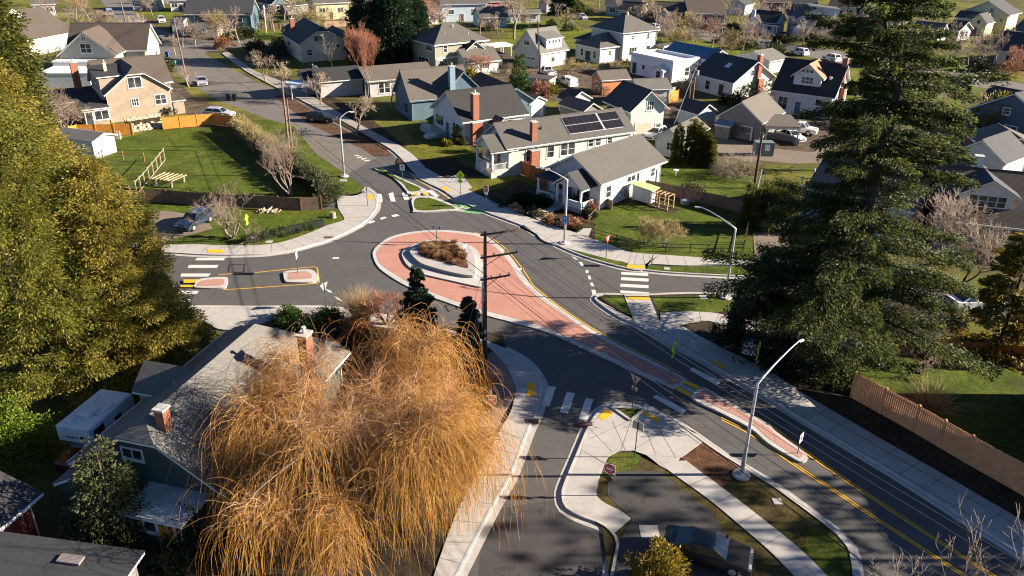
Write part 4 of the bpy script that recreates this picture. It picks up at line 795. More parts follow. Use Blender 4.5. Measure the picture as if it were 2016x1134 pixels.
for A_, B_, z_, d_, wc, rm_, rs, lab in (((618, 8), (690, 5), 4.5, 9, YELW, R_GREY, 2.4, 'pale yellow house at the top edge left of the dark firs'), ((868, 10), (960, 8), 4.8, 10, (.40, .48, .55), R_GREY, 2.6, 'pale blue house at the top edge behind the rust-coloured tree'), ((945, 36), (1002, 34), 2.6, 8, (.30, .50, .50), R_GREY, 2.4, 'turquoise cottage with a broad grey roof behind the olive house'), ((1003, 27), (1068, 26), 2.6, 5, LGREY, R_PALE, .8, 'long low grey garage on the lawn beyond the large bare tree'), ((1190, 11), (1262, 14), 3.0, 9, (.22, .32, .34), R_DARK, 2.4, 'teal bungalow at the top edge right of the solitary pine'), ((1690, 14), (1760, 18), 3.2, 9, GREYW, R_BROWN, 2.6, 'grey bungalow at the top edge behind the tall fir'), ((1500, 4), (1560, 6), 3.2, 9, REDW, R_BROWN, 2.6, 'dark red bungalow at the top edge behind the blue cottage'), ((1790, 66), (1850, 72), 3.0, 10, (.5, .54, .58), R_GREY, 2.6, 'pale bungalow half hidden behind the top of the tall fir'), ((1780, 6), (1850, 10), 3.2, 9, LGREY, R_DARK, 2.6, 'light grey bungalow at the top edge left of the yellow house'), ((330, 2), (380, 1), 3.2, 9, WHT, R_BROWN, 2.6, 'white bungalow at the very top left of the view'), ((950, 5), (1010, 3), 3.4, 9, (.30, .05, .05), R_GREY, 2.5, 'red gabled house at the top edge left of the large bare tree'), ((60, 10), (110, 8), 3.4, 10, LGREY, R_GREY, 2.8, 'grey house at the top left corner behind the cedar'), ((395, 3), (470, 2), 3.2, 9, CREAM, R_DARK, 2.5, 'cream bungalow at the top edge beyond the teal house'), ((1215, 20), (1262, 24), 3.0, 8, (.30, .36, .34), R_DARK, 2.2, 'low green-grey bungalow behind the bare shrubs beyond the two-storey hipped house'), ((1560, 6), (1610, 8), 3.2, 9, MGREY, R_DARK, 2.4, 'dark grey bungalow directly behind the white gabled house'), ((1630, 12), (1690, 16), 3.0, 9, CREAM, R_BROWN, 2.4, 'cream bungalow right of the white gabled house'), ((1700, 52), (1764, 58), 3.0, 9, (.36, .32, .28), R_GREY, 2.6, 'brownish bungalow seen through the top of the tall fir'), ((820, 28), (868, 26), 3.0, 9, (.5, .5, .46), R_BROWN, 2.4, 'pale bungalow tucked behind the dark firs'), ((1860, 56), (1890, 60), 2.8, 7, LGREY, R_DARK, 2.0, 'small grey cottage left of the yellow house'), ((255, 0), (310, 0), 3.2, 9, GREYW, R_DARK, 2.4, 'grey bungalow at the very top beside the upper road'), ((1990, 60), (2050, 68), 3.2, 10, WHT, R_GREY, 2.6, 'white bungalow at the right edge below the yellow house'), ((1075, 4), (1140, 3), 3.2, 9, WHT, R_GREY, 2.5, 'white bungalow at the top edge beyond the solitary pine')):
    h = House('bungalow', A_, B_, z_, lab, wall=wc, roof=rm_); h.block(0, 0, d=d_, ridge='x', rise=rs, ov=.5); h.wins('f', [.2, .75], z_*.58, 1.6, 1.2, 2, 1).door('f', .45, 1, 2, (.12, .06, .05)); h.wins('r', [.35, .7], z_*.58, .9, 1.2)
# --- foreground
h = House('house', (101, 939), (444.6, 1011.8), 3.2, 'big grey-roofed dark green house under the golden willow', wall=DGREEN, roof=R_PALE)
h.L = 9.9; h.block(0, 1.2, 9.9, 15.6, ridge='y', rise=3.3, ov=.55, clip=(.8, 2.7)); h.win('f', .40, 4.35, 1.2, .6, 2, 1).win('f', .10, 1.9, .8, 1.0).win('r', .12, 2.0, 1.4, 1.3, 2, 1)
h.chimney(9.75, 11.3, .6, .8, 7.6, 0).chimney(5.9, 2.5, .55, .55, 7.15, 4.2, pot=False).pipe(3.2, 7, 5.4, .35, .05, STEEL).pipe(6.8, 4.4, 5.3, .3, .05, STEEL)
h.block(-.45, 7.4, 3.9, 3.2, 2.6, 4.0, 'gable', 'x', 1.3, .25, name='dormer_', wall=(.25, .23, .2)); h.win('l', .5, 3.7, 1, .8)
h.block(4.8, -.85, 3.8, 2.9, 0, 2.5, 'flat', ov=.3, name='porch_', rm=mat('mossy_membrane', (.42, .42, .40), .8, .3, 1.2)); h.door('f', .72, .95, 2.1, (.62, .27, .03)).wins('f', [.16, .40], 1.8, .7, .7, 1, 1)
h.block(.15, -.15, 2.6, 2.4, 0, 2.85, 'gable', 'y', .7, .2, name='entry_')
h.block(6.9, 7.2, 3.6, 3.6, 0, 3.7, 'gable', 'x', 1.5, .25, name='bay_', wall=(.40, .45, .22)); h.win('r', .5, 2.6, 1.0, 1.2, 2, 2)
h = House('house', (25, 1022), (85, 972), 2.7, 'grey shingled neighbour house cut off by the lower left corner', wall=(.16, .045, .035), roof=R_DARK); h.block(h.L-9, 0, 9, 7, roof='gable', ridge='x', rise=1.2, ov=.5)
h = House('garage', (0, 1062), (288, 1101), 2.3, 'low roofed garage with a small skylight in the lower left corner', 'garage', wall=(.35, .30, .26), roof=R_DARK); h.block(-3, -5.6, h.L+3, 5.6, ze=2.3, roof='shed', ridge='x', rise=.5, ov=.35)
m = MB(); m.box(h.p(h.L-3.2, -1.1, 2.83), (1.2, .5, .14), (np.array([*h.u, 0]), np.array([*(h.v*.996), .09]), np.array([*(-h.v*.09), .996]))); m.build('skylight', mat('skylight_frame', (.20, .17, .16), .4, .1), h.roof)
# ================================================================ VEGETATION
BARK = mat('bark', (.10, .075, .055), .9, .35, 4, .2); BARKG = mat('grey_bark', (.26, .205, .165), .9, .3, 4, .2); BARKD = mat('dark_bark', (.045, .034, .026), .9, .35, 4, .2)
TW_PINK = leafmat('pinkish_twigs', [(0, (.20, .145, .115)), (.5, (.33, .25, .19)), (1, (.44, .35, .27))], 0.0, .8)
TW_STREET = leafmat('pale_tan_twigs', [(0, (.22, .16, .11)), (.5, (.38, .29, .20)), (1, (.52, .42, .30))], 0.0, .8)
TW_GREY = leafmat('grey_twigs', [(0, (.16, .12, .09)), (.5, (.27, .21, .15)), (1, (.38, .30, .22))], 0.0, .8)
TW_RED = leafmat('red_twigs', [(0, (.22, .08, .05)), (.5, (.36, .15, .09)), (1, (.46, .26, .18))], 0.0, .8)
TW_OCHRE = leafmat('ochre_twigs', [(0, (.20, .15, .06)), (.5, (.33, .26, .11)), (1, (.42, .34, .18))], 0.0, .8)
WILLOW = leafmat('willow_withes', [(0, (.18, .08, .022)), (.3, (.50, .225, .035)), (.7, (.66, .34, .065)), (1, (.76, .52, .20))], 0.25, .6)
WILLOWT = leafmat('willow_twigs', [(0, (.24, .10, .04)), (.4, (.56, .28, .12)), (.75, (.72, .46, .26)), (1, (.82, .66, .50))], 0.2, .6)
L_CEDAR = leafmat('cedar_sprays', [(0, (.070, .075, .016)), (.3, (.23, .205, .032)), (.65, (.40, .315, .05)), (1, (.58, .42, .10))], .5)
L_CEDARM = leafmat('mid_green_cedar_sprays', [(0, (.050, .070, .014)), (.35, (.15, .17, .026)), (.7, (.30, .28, .04)), (1, (.50, .40, .09))], .5)
L_CEDARG = leafmat('green_cedar_sprays', [(0, (.035, .048, .010)), (.5, (.10, .115, .018)), (1, (.24, .20, .03))], .4)
L_FIR = leafmat('fir_sprays', [(0, (.014, .024, .010)), (.45, (.055, .080, .022)), (.8, (.13, .15, .032)), (1, (.27, .24, .055))], .45)
L_DARK = leafmat('dark_needles', [(0, (.010, .026, .013)), (.6, (.022, .052, .022)), (1, (.045, .085, .028))])
L_HOLLY = leafmat('glossy_dark_leaves', [(0, (.008, .018, .008)), (.6, (.018, .036, .014)), (1, (.05, .075, .03))], .1, .35)
L_GREEN = leafmat('green_leaves', [(0, (.030, .060, .010)), (.6, (.065, .115, .018)), (1, (.12, .18, .03))])
L_BRIGHT = leafmat('bright_green_leaves', [(0, (.06, .10, .010)), (.6, (.14, .20, .015)), (1, (.22, .27, .03))])
L_YEL = leafmat('yellow_green_leaves', [(0, (.09, .09, .010)), (.6, (.22, .20, .018)), (1, (.36, .30, .035))])
L_OLIVE = leafmat('olive_leaves', [(0, (.030, .038, .016)), (.6, (.065, .075, .028)), (1, (.13, .13, .05))])
L_GOLD = leafmat('gold_tipped_sprays', [(0, (.06, .055, .010)), (.5, (.20, .15, .016)), (1, (.42, .28, .03))], .4)
L_RUST = leafmat('rusty_foliage', [(0, (.12, .045, .02)), (.5, (.26, .11, .045)), (1, (.42, .22, .10))])
L_STRAW = leafmat('straw_blades', [(0, (.34, .22, .10)), (.5, (.50, .35, .18)), (1, (.66, .52, .32))])
L_PINKB = leafmat('pinkish_bush', [(0, (.16, .07, .05)), (.5, (.30, .14, .10)), (1, (.45, .25, .18))])
def R8(seed): return np.random.default_rng(seed)
def unit(a): return a/(np.linalg.norm(a, axis=-1, keepdims=True)+1e-9)
def leaves(name, P, D, ln, wd, m, parent, r):
    """diamond sprays at P pointing along D"""
    n = len(P); D = unit(D); s = unit(np.cross(D, r.normal(size=(n, 3)))); l = ln*r.uniform(.55, 1.35, (n, 1)); w = wd*r.uniform(.6, 1.3, (n, 1))
    nrm = np.cross(D, s)
    V = np.stack([P, P+D*l*.5+s*w*.5+nrm*l*.06, P+D*l, P+D*l*.5-s*w*.5+nrm*l*.06], 1).reshape(-1, 3)
    return npmesh(name, V, np.arange(4*n).reshape(n, 4), m, parent)
def segobj(name, segs, k, m, parent):
    A = np.array([s[0] for s in segs]); B = np.array([s[1] for s in segs]); ra = np.array([s[2] for s in segs])[:, None]; rb = np.array([s[3] for s in segs])[:, None]
    return tubes(name, A, B, ra, rb, k, m, parent)
def tubes(name, A, B, ra, rb, k, m, parent):
    n = len(A); d = unit(B-A); ref = np.where(np.abs(d[:, :1]) < .9, np.array([[1., 0, 0]]), np.array([[0, 1., 0]])); a = unit(np.cross(d, ref)); b = np.cross(d, a)
    B = B+d*rb*.6; ring = []
    for P_, r_ in ((A, ra), (B, rb)):
        for j in range(k): t = 2*math.pi*j/k; ring.append(P_+r_*(math.cos(t)*a+math.sin(t)*b))
    V = np.stack(ring, 1).reshape(-1, 3); base = np.arange(n)[:, None]*2*k; F = []
    for j in range(k): F.append(base+np.array([[j, (j+1) % k, k+(j+1) % k, k+j]]))
    return npmesh(name, V, np.concatenate(F), m, parent)
def strands(name, P, D, steps, ds, grav, jit, r0, m, parent, r, zmin=.15, k=3, taper=True):
    P = P.copy(); D = unit(D); A, B, ra, rb = [], [], [], []; n = len(P); L = r.uniform(.6, 1.25, (n, 1))*ds; al = np.ones(n, bool); z = zmin+r.uniform(0, 1.2, n)
    for i in range(steps):
        Q = P+D*L; ok = al & (Q[:, 2] > z); A.append(P[ok]); B.append(Q[ok]); f0, f1 = (1-i/steps*.6, 1-(i+1)/steps*.6) if taper else (1, 1)
        ra.append(np.full((ok.sum(), 1), r0*f0)); rb.append(np.full((ok.sum(), 1), r0*f1)); al = ok; P = Q
        D = unit(D+np.array([0, 0, -grav])+r.normal(size=(n, 3))*jit)
    V = [np.concatenate(x) for x in (A, B, ra, rb)]
    return tubes(name, *V, k, m, parent)
# ---- bare trees
def grow(p, d, ln, r, lv, mx, rr, out, spread, up, nch=(2, 4), side=.5):
    steps = 3 if lv < 3 else 2; q = p
    for i in range(steps):
        d2 = unit(d+rr.normal(size=3)*.16+np.array([0, 0, up*.10])); e = q+d2*ln/steps; r1 = r*(1-.32*(i+1)/steps); out.append((q, e, r*(1-.32*i/steps), r1, lv)); q, d = e, d2
        if lv >= 1 and lv < mx and rr.random() < side and i < steps-1:
            c = unit(d+rr.normal(size=3)*spread*1.2); grow(q, c, ln*.6*rr.uniform(.7, 1.1), r1*.55, lv+1, mx, rr, out, spread, up, nch, side)
    if lv < mx:
        for _ in range(rr.integers(nch[0], nch[1])):
            c = unit(d+rr.normal(size=3)*spread+np.array([0, 0, up*.25])); grow(q, c, ln*rr.uniform(.62, .85), max(r1*.62, .006), lv+1, mx, rr, out, spread, up, nch, side)
def bare(name, loc, seed, h, label, cat='tree', group=None, twig=None, bark=None, stems=1, lean=.0, spread=.55, up=.6, mx=5, trunk=.28, r=.13, nch=(2, 4), side=.5, tw=.012, flare=.25):
    rr = R8(seed); segs = []
    for s in range(stems):
        a = rr.uniform(0, 6.28); d = unit(np.array([math.cos(a)*flare*(stems > 1)+lean, math.sin(a)*flare*(stems > 1), 1.])); grow(np.zeros(3), d, h*trunk, r*(1 if stems == 1 else .6), 0, mx, rr, segs, spread, up, nch, side)
    zm = max(s[1][2] for s in segs); k = h/zm; segs = [(a*k, b*k, max(c, tw), max(e, tw*.8), lv) for a, b, c, e, lv in segs]
    root = thing(name, loc, label, cat, group)
    lo = [s for s in segs if s[4] <= 1]; hi = [s for s in segs if s[4] > 1]
    o = np.array([loc[0], loc[1], loc[2]])
    segobj('trunk', [(a+o, b+o, c, e) for a, b, c, e, l in lo], 7, bark or BARKG, root)
    if hi: segobj('crown', [(a+o, b+o, c, e) for a, b, c, e, l in hi], 3, twig or TW_GREY, root)
    return root
# ---- leafy masses
def clumps(centers, outs, rc, per, r, droop=.5, flat=.75):
    n = len(centers); C = np.repeat(centers, per, 0); O = np.repeat(outs, per, 0); q = unit(r.normal(size=(n*per, 3)))*r.uniform(.25, 1, (n*per, 1))**.6
    rad = np.repeat(r.uniform(.65, 1.25, (n, 1))*rc, per, 0); off = q*rad*np.array([1, 1, flat])
    D = unit(O*.8+q*.9+np.array([0, 0, -droop])+r.normal(size=(n*per, 3))*.3); return C+off, D
def cone_crown(base, h, R, n, rc, r, prof=.85, z0=.06, rag=.22, axis=None):
    t = r.uniform(0, 1, n*3); keep = r.uniform(0, 1, n*3) < (1-t)**.9*.9+.12; t = t[keep][:n]; m = len(t)
    a = r.uniform(0, 2*math.pi, m); lob = 1+rag*np.sin(a*3+t*9)*.6+rag*r.normal(size=m)*.5; rad = R*(1-t)**prof*np.clip(lob, .45, 1.35)*r.uniform(.72, 1.0, m)+.1
    z = h*(z0+(1-z0)*t); C = np.c_[rad*np.cos(a), rad*np.sin(a), z]+base; O = np.c_[np.cos(a), np.sin(a), np.full(m, .25)]
    if axis is not None: C[:, 0] += axis*z
    return C, O
def cedar(name, px, h, R, seed, label, m=None, n=520, rc=.95, per=85, ln=.36, wd=.15, group=None, prof=.7, cat='tree', z0=.03, droop=.45, bark=None, rag=.22):
    r = R8(seed); b = G(*px) if len(px) == 2 else np.array(px, float); root = thing(name, b, label, cat, group)
    mb = MB(); mb.tube([b+np.array([0, 0, -.1]), b+np.array([0, 0, h*.5]), b+np.array([0, 0, h*.97])], [max(.12, h*.02), h*.012, .03], 9); mb.build('trunk', bark or BARK, root)
    C, O = cone_crown(b, h, R, n, rc, r, prof, z0, rag); P, D = clumps(C, O, rc, per, r, droop); leaves('crown', P, D, ln, wd, m or L_CEDAR, root, r)
    return root
def bush(name, px, R, h, seed, label, m, n=60, per=50, ln=.2, wd=.12, cat='shrub', group=None, rc=None, zb=0.0, twigs=None):
    r = R8(seed); b = G(*px) if len(px) == 2 else np.array(px, float); root = thing(name, b, label, cat, group); b = b+np.array([0, 0, zb])
    q = unit(r.normal(size=(n, 3))); q[:, 2] = np.abs(q[:, 2]); k = r.uniform(.55, 1, (n, 1))*np.clip(1+.18*r.normal(size=(n, 1)), .6, 1.3); C = b+q*k*np.array([R, R, h*.92])+np.array([0, 0, h*.06])
    P, D = clumps(C, q, rc or R*.34, per, r, .05); P[:, 2] = np.maximum(P[:, 2], .02); leaves('foliage', P, D, ln, wd, m, root, r)
    sg = [(b+np.array([0, 0, -.1]), b+q[i]*np.array([R, R, h])*.6, .03+R*.012, .012) for i in range(min(n, 9))]; segobj('stem', sg, 4, twigs or BARKD, root); return root
def hedge(name, a, b_, w, h, seed, label, m, per=26, ln=.2, wd=.1, dens=9, cat='hedge', z0=0):
    r = R8(seed); A, B = G(*a), G(*b_); L = np.linalg.norm(B-A); n = int(L*h*dens*.6+L*w*dens*.5); u = (B-A)/L; v = np.array([-u[1], u[0], 0]); root = thing(name, A, label, cat)
    side = r.integers(0, 3, n); x = r.uniform(0, L, n); y = np.where(side == 0, -w/2, np.where(side == 1, w/2, r.uniform(-w/2, w/2, n))); z = np.where(side == 2, h, r.uniform(.1, h, n))*r.uniform(.9, 1.06, n)
    C = A+u*x[:, None]+v*y[:, None]+np.c_[0*x, 0*x, z+z0]; O = np.where((side == 2)[:, None], np.array([[0, 0, 1.]]), v*np.sign(y)[:, None]); P, D = clumps(C, O, .3, per, r, -.1); leaves('foliage', P, D, ln, wd, m, root, r)
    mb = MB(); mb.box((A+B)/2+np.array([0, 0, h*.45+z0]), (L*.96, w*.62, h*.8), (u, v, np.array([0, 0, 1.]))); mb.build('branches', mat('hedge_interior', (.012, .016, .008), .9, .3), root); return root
def tuft(name, px, R, h, seed, label, m, n=260, cat='grass clump', group=None, zb=.1, r0=.012):
    r = R8(seed); b = G(*px); root = thing(name, b, label, cat, group); a = r.uniform(0, 6.28, n); e = r.uniform(.1, 1, n)*R/h; P = np.c_[b[0]+.18*R*r.normal(size=n), b[1]+.18*R*r.normal(size=n), np.full(n, zb)]
    strands('blades', P, np.c_[np.cos(a)*e, np.sin(a)*e, np.ones(n)], 6, h/5, .16, .05, r0, m, root, r, zmin=-3); return root
def conifer(name, px, h, R, seed, label, m=None, cat='tree', group=None, nb=110, lv=34, ln=.3, wd=.11, pw=.9, z0=.06, droop=.25, irr=.25, tr=None, path=None, upz=0.15, gap=0, rfun=None):
    r = R8(seed); b = G(*px) if len(px) == 2 else np.array(px, float); root = thing(name, b, label, cat, group); path = path or [(b+np.array([0, 0, h*t])) for t in (0, .35, .7, 1)]
    P_ = np.array(path); zt = P_[:, 2]; mb = MB(); tr = tr or h*.018; mb.tube([P_[0]-np.array([0, 0, .2])]+list(P_[1:]), [tr*(1-.93*i/(len(P_)-1)) for i in range(len(P_))], 10); mb.build('trunk', BARKD, root)
    t = np.sort(r.uniform(z0, .99, nb)); z = zt[0]+t*h; c = np.c_[np.interp(z, zt, P_[:, 0]), np.interp(z, zt, P_[:, 1]), z]; a = r.uniform(0, 6.28, nb)+np.arange(nb)*2.4
    L = (np.array([rfun(x) for x in t]) if rfun else R*(1-t)**pw)*np.clip(1+irr*r.normal(size=nb), .3, 1.5)+.15; d = np.c_[np.cos(a), np.sin(a), upz-droop*(1-t)]; segs = []; LP, LD = [], []
    for i in range(nb):
        p = c[i]; dd = d[i]/np.linalg.norm(d[i]); ns = 4
        for k in range(ns):
            q = p+dd*L[i]/ns; segs.append((p, q, max(.012, L[i]*.014*(1-k/ns)), max(.008, L[i]*.014*(1-(k+1)/ns)))); p = q; dd = unit(dd+np.array([0, 0, -.05])+r.normal(size=3)*.07)
            m_ = int(lv*(.25 if k == 0 else 1)*max(.35, L[i]/max(R, 1))*(0 if (gap and r.random() < gap) else 1))
            if m_:
                s = r.uniform(0, 1, (m_, 1)); sd = unit(np.cross(dd, np.array([0, 0, 1.])))*r.choice([-1, 1], (m_, 1)); wdt = L[i]*.22*(1.15-k/ns)
                LP.append(segs[-1][0]*(1-s)+q*s+sd*r.uniform(0, 1, (m_, 1))*wdt+np.c_[0*s, 0*s, r.normal(size=(m_, 1))*.06*L[i]**.5]); LD.append(dd*.9+sd*.8+np.array([0, 0, -.25])+r.normal(size=(m_, 3))*.3)
    segobj('branches', segs, 4, BARKD, root); leaves('crown', np.concatenate(LP), np.concatenate(LD), ln, wd, m or L_FIR, root, r); return root

# ---- big cedars on the left
cedar('cedar_tree', (88, 778), 23.2, 6.3, 1, 'largest golden-green cedar, in front at the left edge', n=760, per=230, prof=.60, rc=.88, ln=.23, wd=.08, z0=.12, rag=.34, m=L_CEDARM)
cedar('cedar_tree', (268, 735), 16.3, 5.0, 2, 'golden-green cedar nearest the street beside the grey-roofed house', n=540, per=230, prof=.7, rc=.84, ln=.23, wd=.08, z0=.06, rag=.34)
cedar('cedar_tree', (120, 660), 21.5, 6.2, 3, 'golden cedar behind the largest one, reaching up past the tan house', n=580, per=160, prof=.68, rc=.9, ln=.27, wd=.10, rag=.34)
cedar('cedar_tree', (45, 420), 28.5, 6.6, 4, 'dark green cedar filling the upper left corner', m=L_CEDARG, n=560, per=80, prof=.6, rc=1.05, ln=.45, wd=.2)
bush('laurel_shrub', (24, 905), 2.6, 4.4, 5, 'bright green leafy shrub below the largest cedar at the left edge', L_BRIGHT, 120, 75, .2, .12)
# ---- the tall ragged fir on the right
fy = 53.0
fp = [AT(*q, fy) for q in ((1637, 712), (1660, 600), (1700, 450), (1737, 300), (1757, 220), (1770, 172), (1764, 150), (1748, 105), (1742, 40), (1745, -60), (1748, -120))]
fp[0][2] = 0
fh = fp[-1][2]
conifer('fir_tree', fp[0], fh, 8.0, 11, 'tall ragged dark fir with a forked trunk on the right', nb=215, lv=640, ln=.23, wd=.085, z0=.125, droop=.15, irr=.34, tr=.52, path=fp, gap=.04, upz=.14,
        rfun=lambda t: 7.5*(1-.25*t) if t < .26 else (5.4 if t < .45 else (4.2 if t < .74 else 3.6)))
r_ = [o for o in bpy.data.objects if o.name.startswith('fir_tree')][0]
l2 = [AT(*q, fy+.2) for q in ((1772, 172), (1779, 140), (1786, 75), (1800, 0), (1812, -70))]; mb = MB(); mb.tube(l2, [.22, .2, .16, .1, .03], 8); mb.build('leader', BARKD, r_)
rr = R8(77); sg = []
for i in range(70):                                       # bare snags along the upper trunk
    t = rr.uniform(.3, .97); j = rr.integers(0, 2); z = t*fh; pz = np.array(fp if j == 0 or z < l2[0][2] else l2); o = np.array([np.interp(z, pz[:, 2], pz[:, 0]), np.interp(z, pz[:, 2], pz[:, 1]), z]); a = rr.uniform(0, 6.28); d = np.array([math.cos(a), math.sin(a), rr.uniform(-.1, .35)]); L = rr.uniform(1.2, 4.2)
    sg = []
    for k in range(4): q = o+d*L/4; sg.append((o, q, .05*(1-k/4)+.012, .05*(1-(k+1)/4)+.012)); o = q; d = unit(d+rr.normal(size=3)*.2)
    segobj('snag', sg, 4, BARKG if i % 3 == 0 else BARKD, r_)
cedar('holly_tree', (1497, 690), 8.0, 2.9, 12, 'dense dark glossy holly tree at the corner in front of the tall fir', m=L_HOLLY, n=260, per=80, rc=.7, ln=.24, wd=.14, prof=.45, droop=.1)
conifer('golden_conifer', (1958, 706), 10.5, 3.4, 13, 'golden-tipped conifer at the right edge behind the back fence', L_GOLD, nb=80, lv=130, ln=.34, wd=.14, pw=.45, droop=.3, gap=.1)
bush('yellow_green_tree', (1953, 268), 3.3, 5.8, 14, 'yellow-green round tree in front of the navy house', L_YEL, 110, 60, .42, .25, cat='tree')
# ---- dark firs at the top centre and other evergreens
for i, (px, hh, R, lab) in enumerate((((735, 124), 20, 5.0, 'leftmost of the three dark firs behind the ranch house'), ((775, 130), 21, 5.4, 'middle and broadest of the three dark firs behind the ranch house'), ((812, 116), 15, 4.6, 'rightmost of the three dark firs, against the olive house'))):
    cedar('dark_fir', px, hh, R, 20+i, lab, m=L_DARK, n=330, per=46, rc=1.1, ln=.75, wd=.3, prof=.6, group='dark firs behind the ranch house', droop=.3)
conifer('spruce_tree', (826, 682), 7.0, 1.75, 30, 'dark green young spruce on the corner beside the lane', L_DARK, nb=150, lv=130, ln=.24, wd=.09, droop=.05, upz=.15)
conifer('narrow_spruce', (924, 714), 5.6, .95, 31, 'narrow dark spruce next to the wooden utility pole', L_DARK, nb=150, lv=90, ln=.2, wd=.08, droop=.0, upz=.25, pw=.55)
cedar('laurel_tree', (236, 1068), 6.4, 1.9, 32, 'dark leafy evergreen in front of the dark green house gable', m=L_OLIVE, n=210, per=70, rc=.5, ln=.2, wd=.11, prof=.42, droop=.1)
bush('golden_arborvitae', (1292, 1165), 1.35, 2.9, 33, 'golden-tipped rounded arborvitae at the bottom edge beside the black sedan', L_GOLD, 110, 60, .2, .1)
conifer('pine_tree', (1114, 53), 13, 5.0, 34, 'dark solitary pine on the lawn at the top centre', L_FIR, nb=60, lv=70, ln=.9, wd=.36, pw=.25, z0=.3)
cedar('cypress_tree', (1022, 190), 7.5, 1.6, 35, 'dark green cypress at the back of the brick-chimney bungalow', m=L_GREEN, n=110, per=50, rc=.5, ln=.35, wd=.16, prof=.5)
AV = ((1331, 325, 5.6), (1356, 325, 6.1), (1365, 326, 6.4), (1374, 327, 5.3), (1381, 328, 5.0), (1388, 329, 4.6), (1395, 330, 4.0))
av0 = None
AVL = ['lone dark arborvitae column at the left end of the row by the white cottage', 'second arborvitae from the left beside the white cottage', 'tallest arborvitae in the row by the white cottage', 'arborvitae just right of the tallest one', 'middle-height arborvitae right of centre in the row', 'arborvitae second from the right end of the row', 'shortest arborvitae at the right end of the row']
for i, (x, y, hh) in enumerate(AV): cedar('arborvitae', (x, y), hh, .62, 40+i, AVL[i], m=L_CEDARG, n=190, per=60, rc=.26, ln=.2, wd=.08, prof=.3, group='arborvitae row by the white cottage', droop=-.6, rag=.06)
cedar('columnar_conifer', (1472, 452), 5.2, .8, 48, 'golden-edged columnar conifer beside the tall dark hedge', m=L_CEDARG, n=190, per=60, rc=.28, ln=.2, wd=.08, prof=.3, droop=-.6, rag=.06)
hedge('tall_hedge', (1488, 447), (1566, 458), 2.4, 4.6, 49, 'tall clipped dark hedge with a golden top beside the driveway', L_CEDARG, dens=26)
for i, (px, R, hh, m_, lab) in enumerate((((1200, 392), 1.5, 1.9, L_GREEN, 'round green shrub against the white bungalow side wall'), ((1222, 388), 1.2, 1.7, L_GREEN, 'leafy green shrub beside the chicken coop'), ((1160, 418), .9, 1.2, L_PINKB, 'reddish-pink shrub at the foot of the white bungalow porch'), ((1140, 405), 1.2, 1.5, L_HOLLY, 'dark shrub left of the pink one by the porch'), ((1160, 428), .7, .8, L_OLIVE, 'pale rounded shrub below the pink one'),
    ((1655, 762), 1.9, 3.4, L_FIR, 'dark evergreen undergrowth at the near end of the long board fence'), ((1600, 735), 1.7, 2.4, L_HOLLY, 'dark low undergrowth beneath the tall fir beside the pavement'), ((1065, 402), 1.6, 1.3, L_HOLLY, 'dark shrub bed left of the porch steps'), ((1030, 398), 1.5, 1.0, L_HOLLY, 'low dark shrub near the lamp post garden'), ((1362, 384), 1.7, 1.3, L_OLIVE, 'spreading grey-green shrub on the lawn behind the board fence'), ((650, 402), 1.7, 3.2, L_OLIVE, 'upright dark shrub at the corner of the brown board fence'), ((572, 636), 1.25, 1.5, L_GREEN, 'round green shrub above the grey roof by the pavement'), ((646, 638), 1.3, 1.4, L_GREEN, 'green shrub with dry stems right of the round one'), ((610, 655), 1.6, 1.0, L_HOLLY, 'dark low hedge plants behind the wooden rail'), ((700, 660), 1.4, 1.1, L_RUST, 'dark rusty shrub beneath the pale grass plume'),
    ((860, 672), 1.0, .9, L_RUST, 'low rusty shrub between the two spruces'), ((372, 1085), 1.2, 3.0, L_HOLLY, 'dark ivy mass beside the porch with the orange door'), ((340, 1120), 1.0, 1.2, L_OLIVE, 'small olive shrub below the orange door'), ((930, 160), 1.5, 2.0, L_YEL, 'yellow-green shrub beside the blue house gable'), ((1080, 185), 1.7, 2.4, L_YEL, 'bright yellow-green shrub behind the solar panels'), ((1062, 190), 2.0, 2.8, L_PINKB, 'purplish bare shrub behind the white outbuilding'), ((906, 282), 1.1, 2.2, L_YEL, 'golden shrub at the corner of the brick-chimney bungalow'), ((880, 287), .8, .7, L_YEL, 'low yellow shrub on the shaded lawn'),
    ((680, 160), 2.0, 1.6, L_YEL, 'golden shrub inside the white fence by the ranch house'), ((1470, 190), 2.4, 2.6, L_HOLLY, 'dark hedge plant behind the pale dark-roofed house'), ((1500, 182), 2.6, 3.0, L_HOLLY, 'dark leafy mass between the two chimneyed houses'), ((1440, 205), 2.0, 1.8, L_HOLLY, 'low dark shrub below the pale house corner'), ((1672, 248), 3.2, 3.4, L_OLIVE, 'olive thicket right of the black-roofed house'), ((1640, 232), 2.2, 2.6, L_HOLLY, 'dark shrub against the black-roofed house wall'), ((1690, 90), 3.6, 4.4, L_OLIVE, 'olive evergreen bush behind the parked pickup'), ((1530, 84), 1.6, 2.0, L_HOLLY, 'dark round shrub in front of the blue cottage'), ((1985, 150), 3.0, 3.6, L_OCHRE if False else L_RUST, 'rusty round shrub on the right-hand lawn'), ((390, 25), 1.5, 1.5, L_OLIVE, 'dark shrub by the corner of the teal house'),
    ((545, 110), 2.6, 3.6, L_HOLLY, 'dark climbing shrub beside the cream bungalow wall'), ((940, 800), 1.0, 1.4, L_RUST, 'small brown shrub beside the pale gravel bed'), ((330, 225), 1.6, 1.4, L_OLIVE, 'ivy clump on the rubble wall by the orange fence'), ((440, 95), 2.2, 2.6, L_OCHRE if False else L_RUST, 'dull brown shrub at the mouth of the side street'))):
    far = px[1] < 300
    bush('shrub', px, R, hh, 60+i, lab, m_, 46 if far else 70, 34 if far else 55, .34 if far else .17, .2 if far else .10)
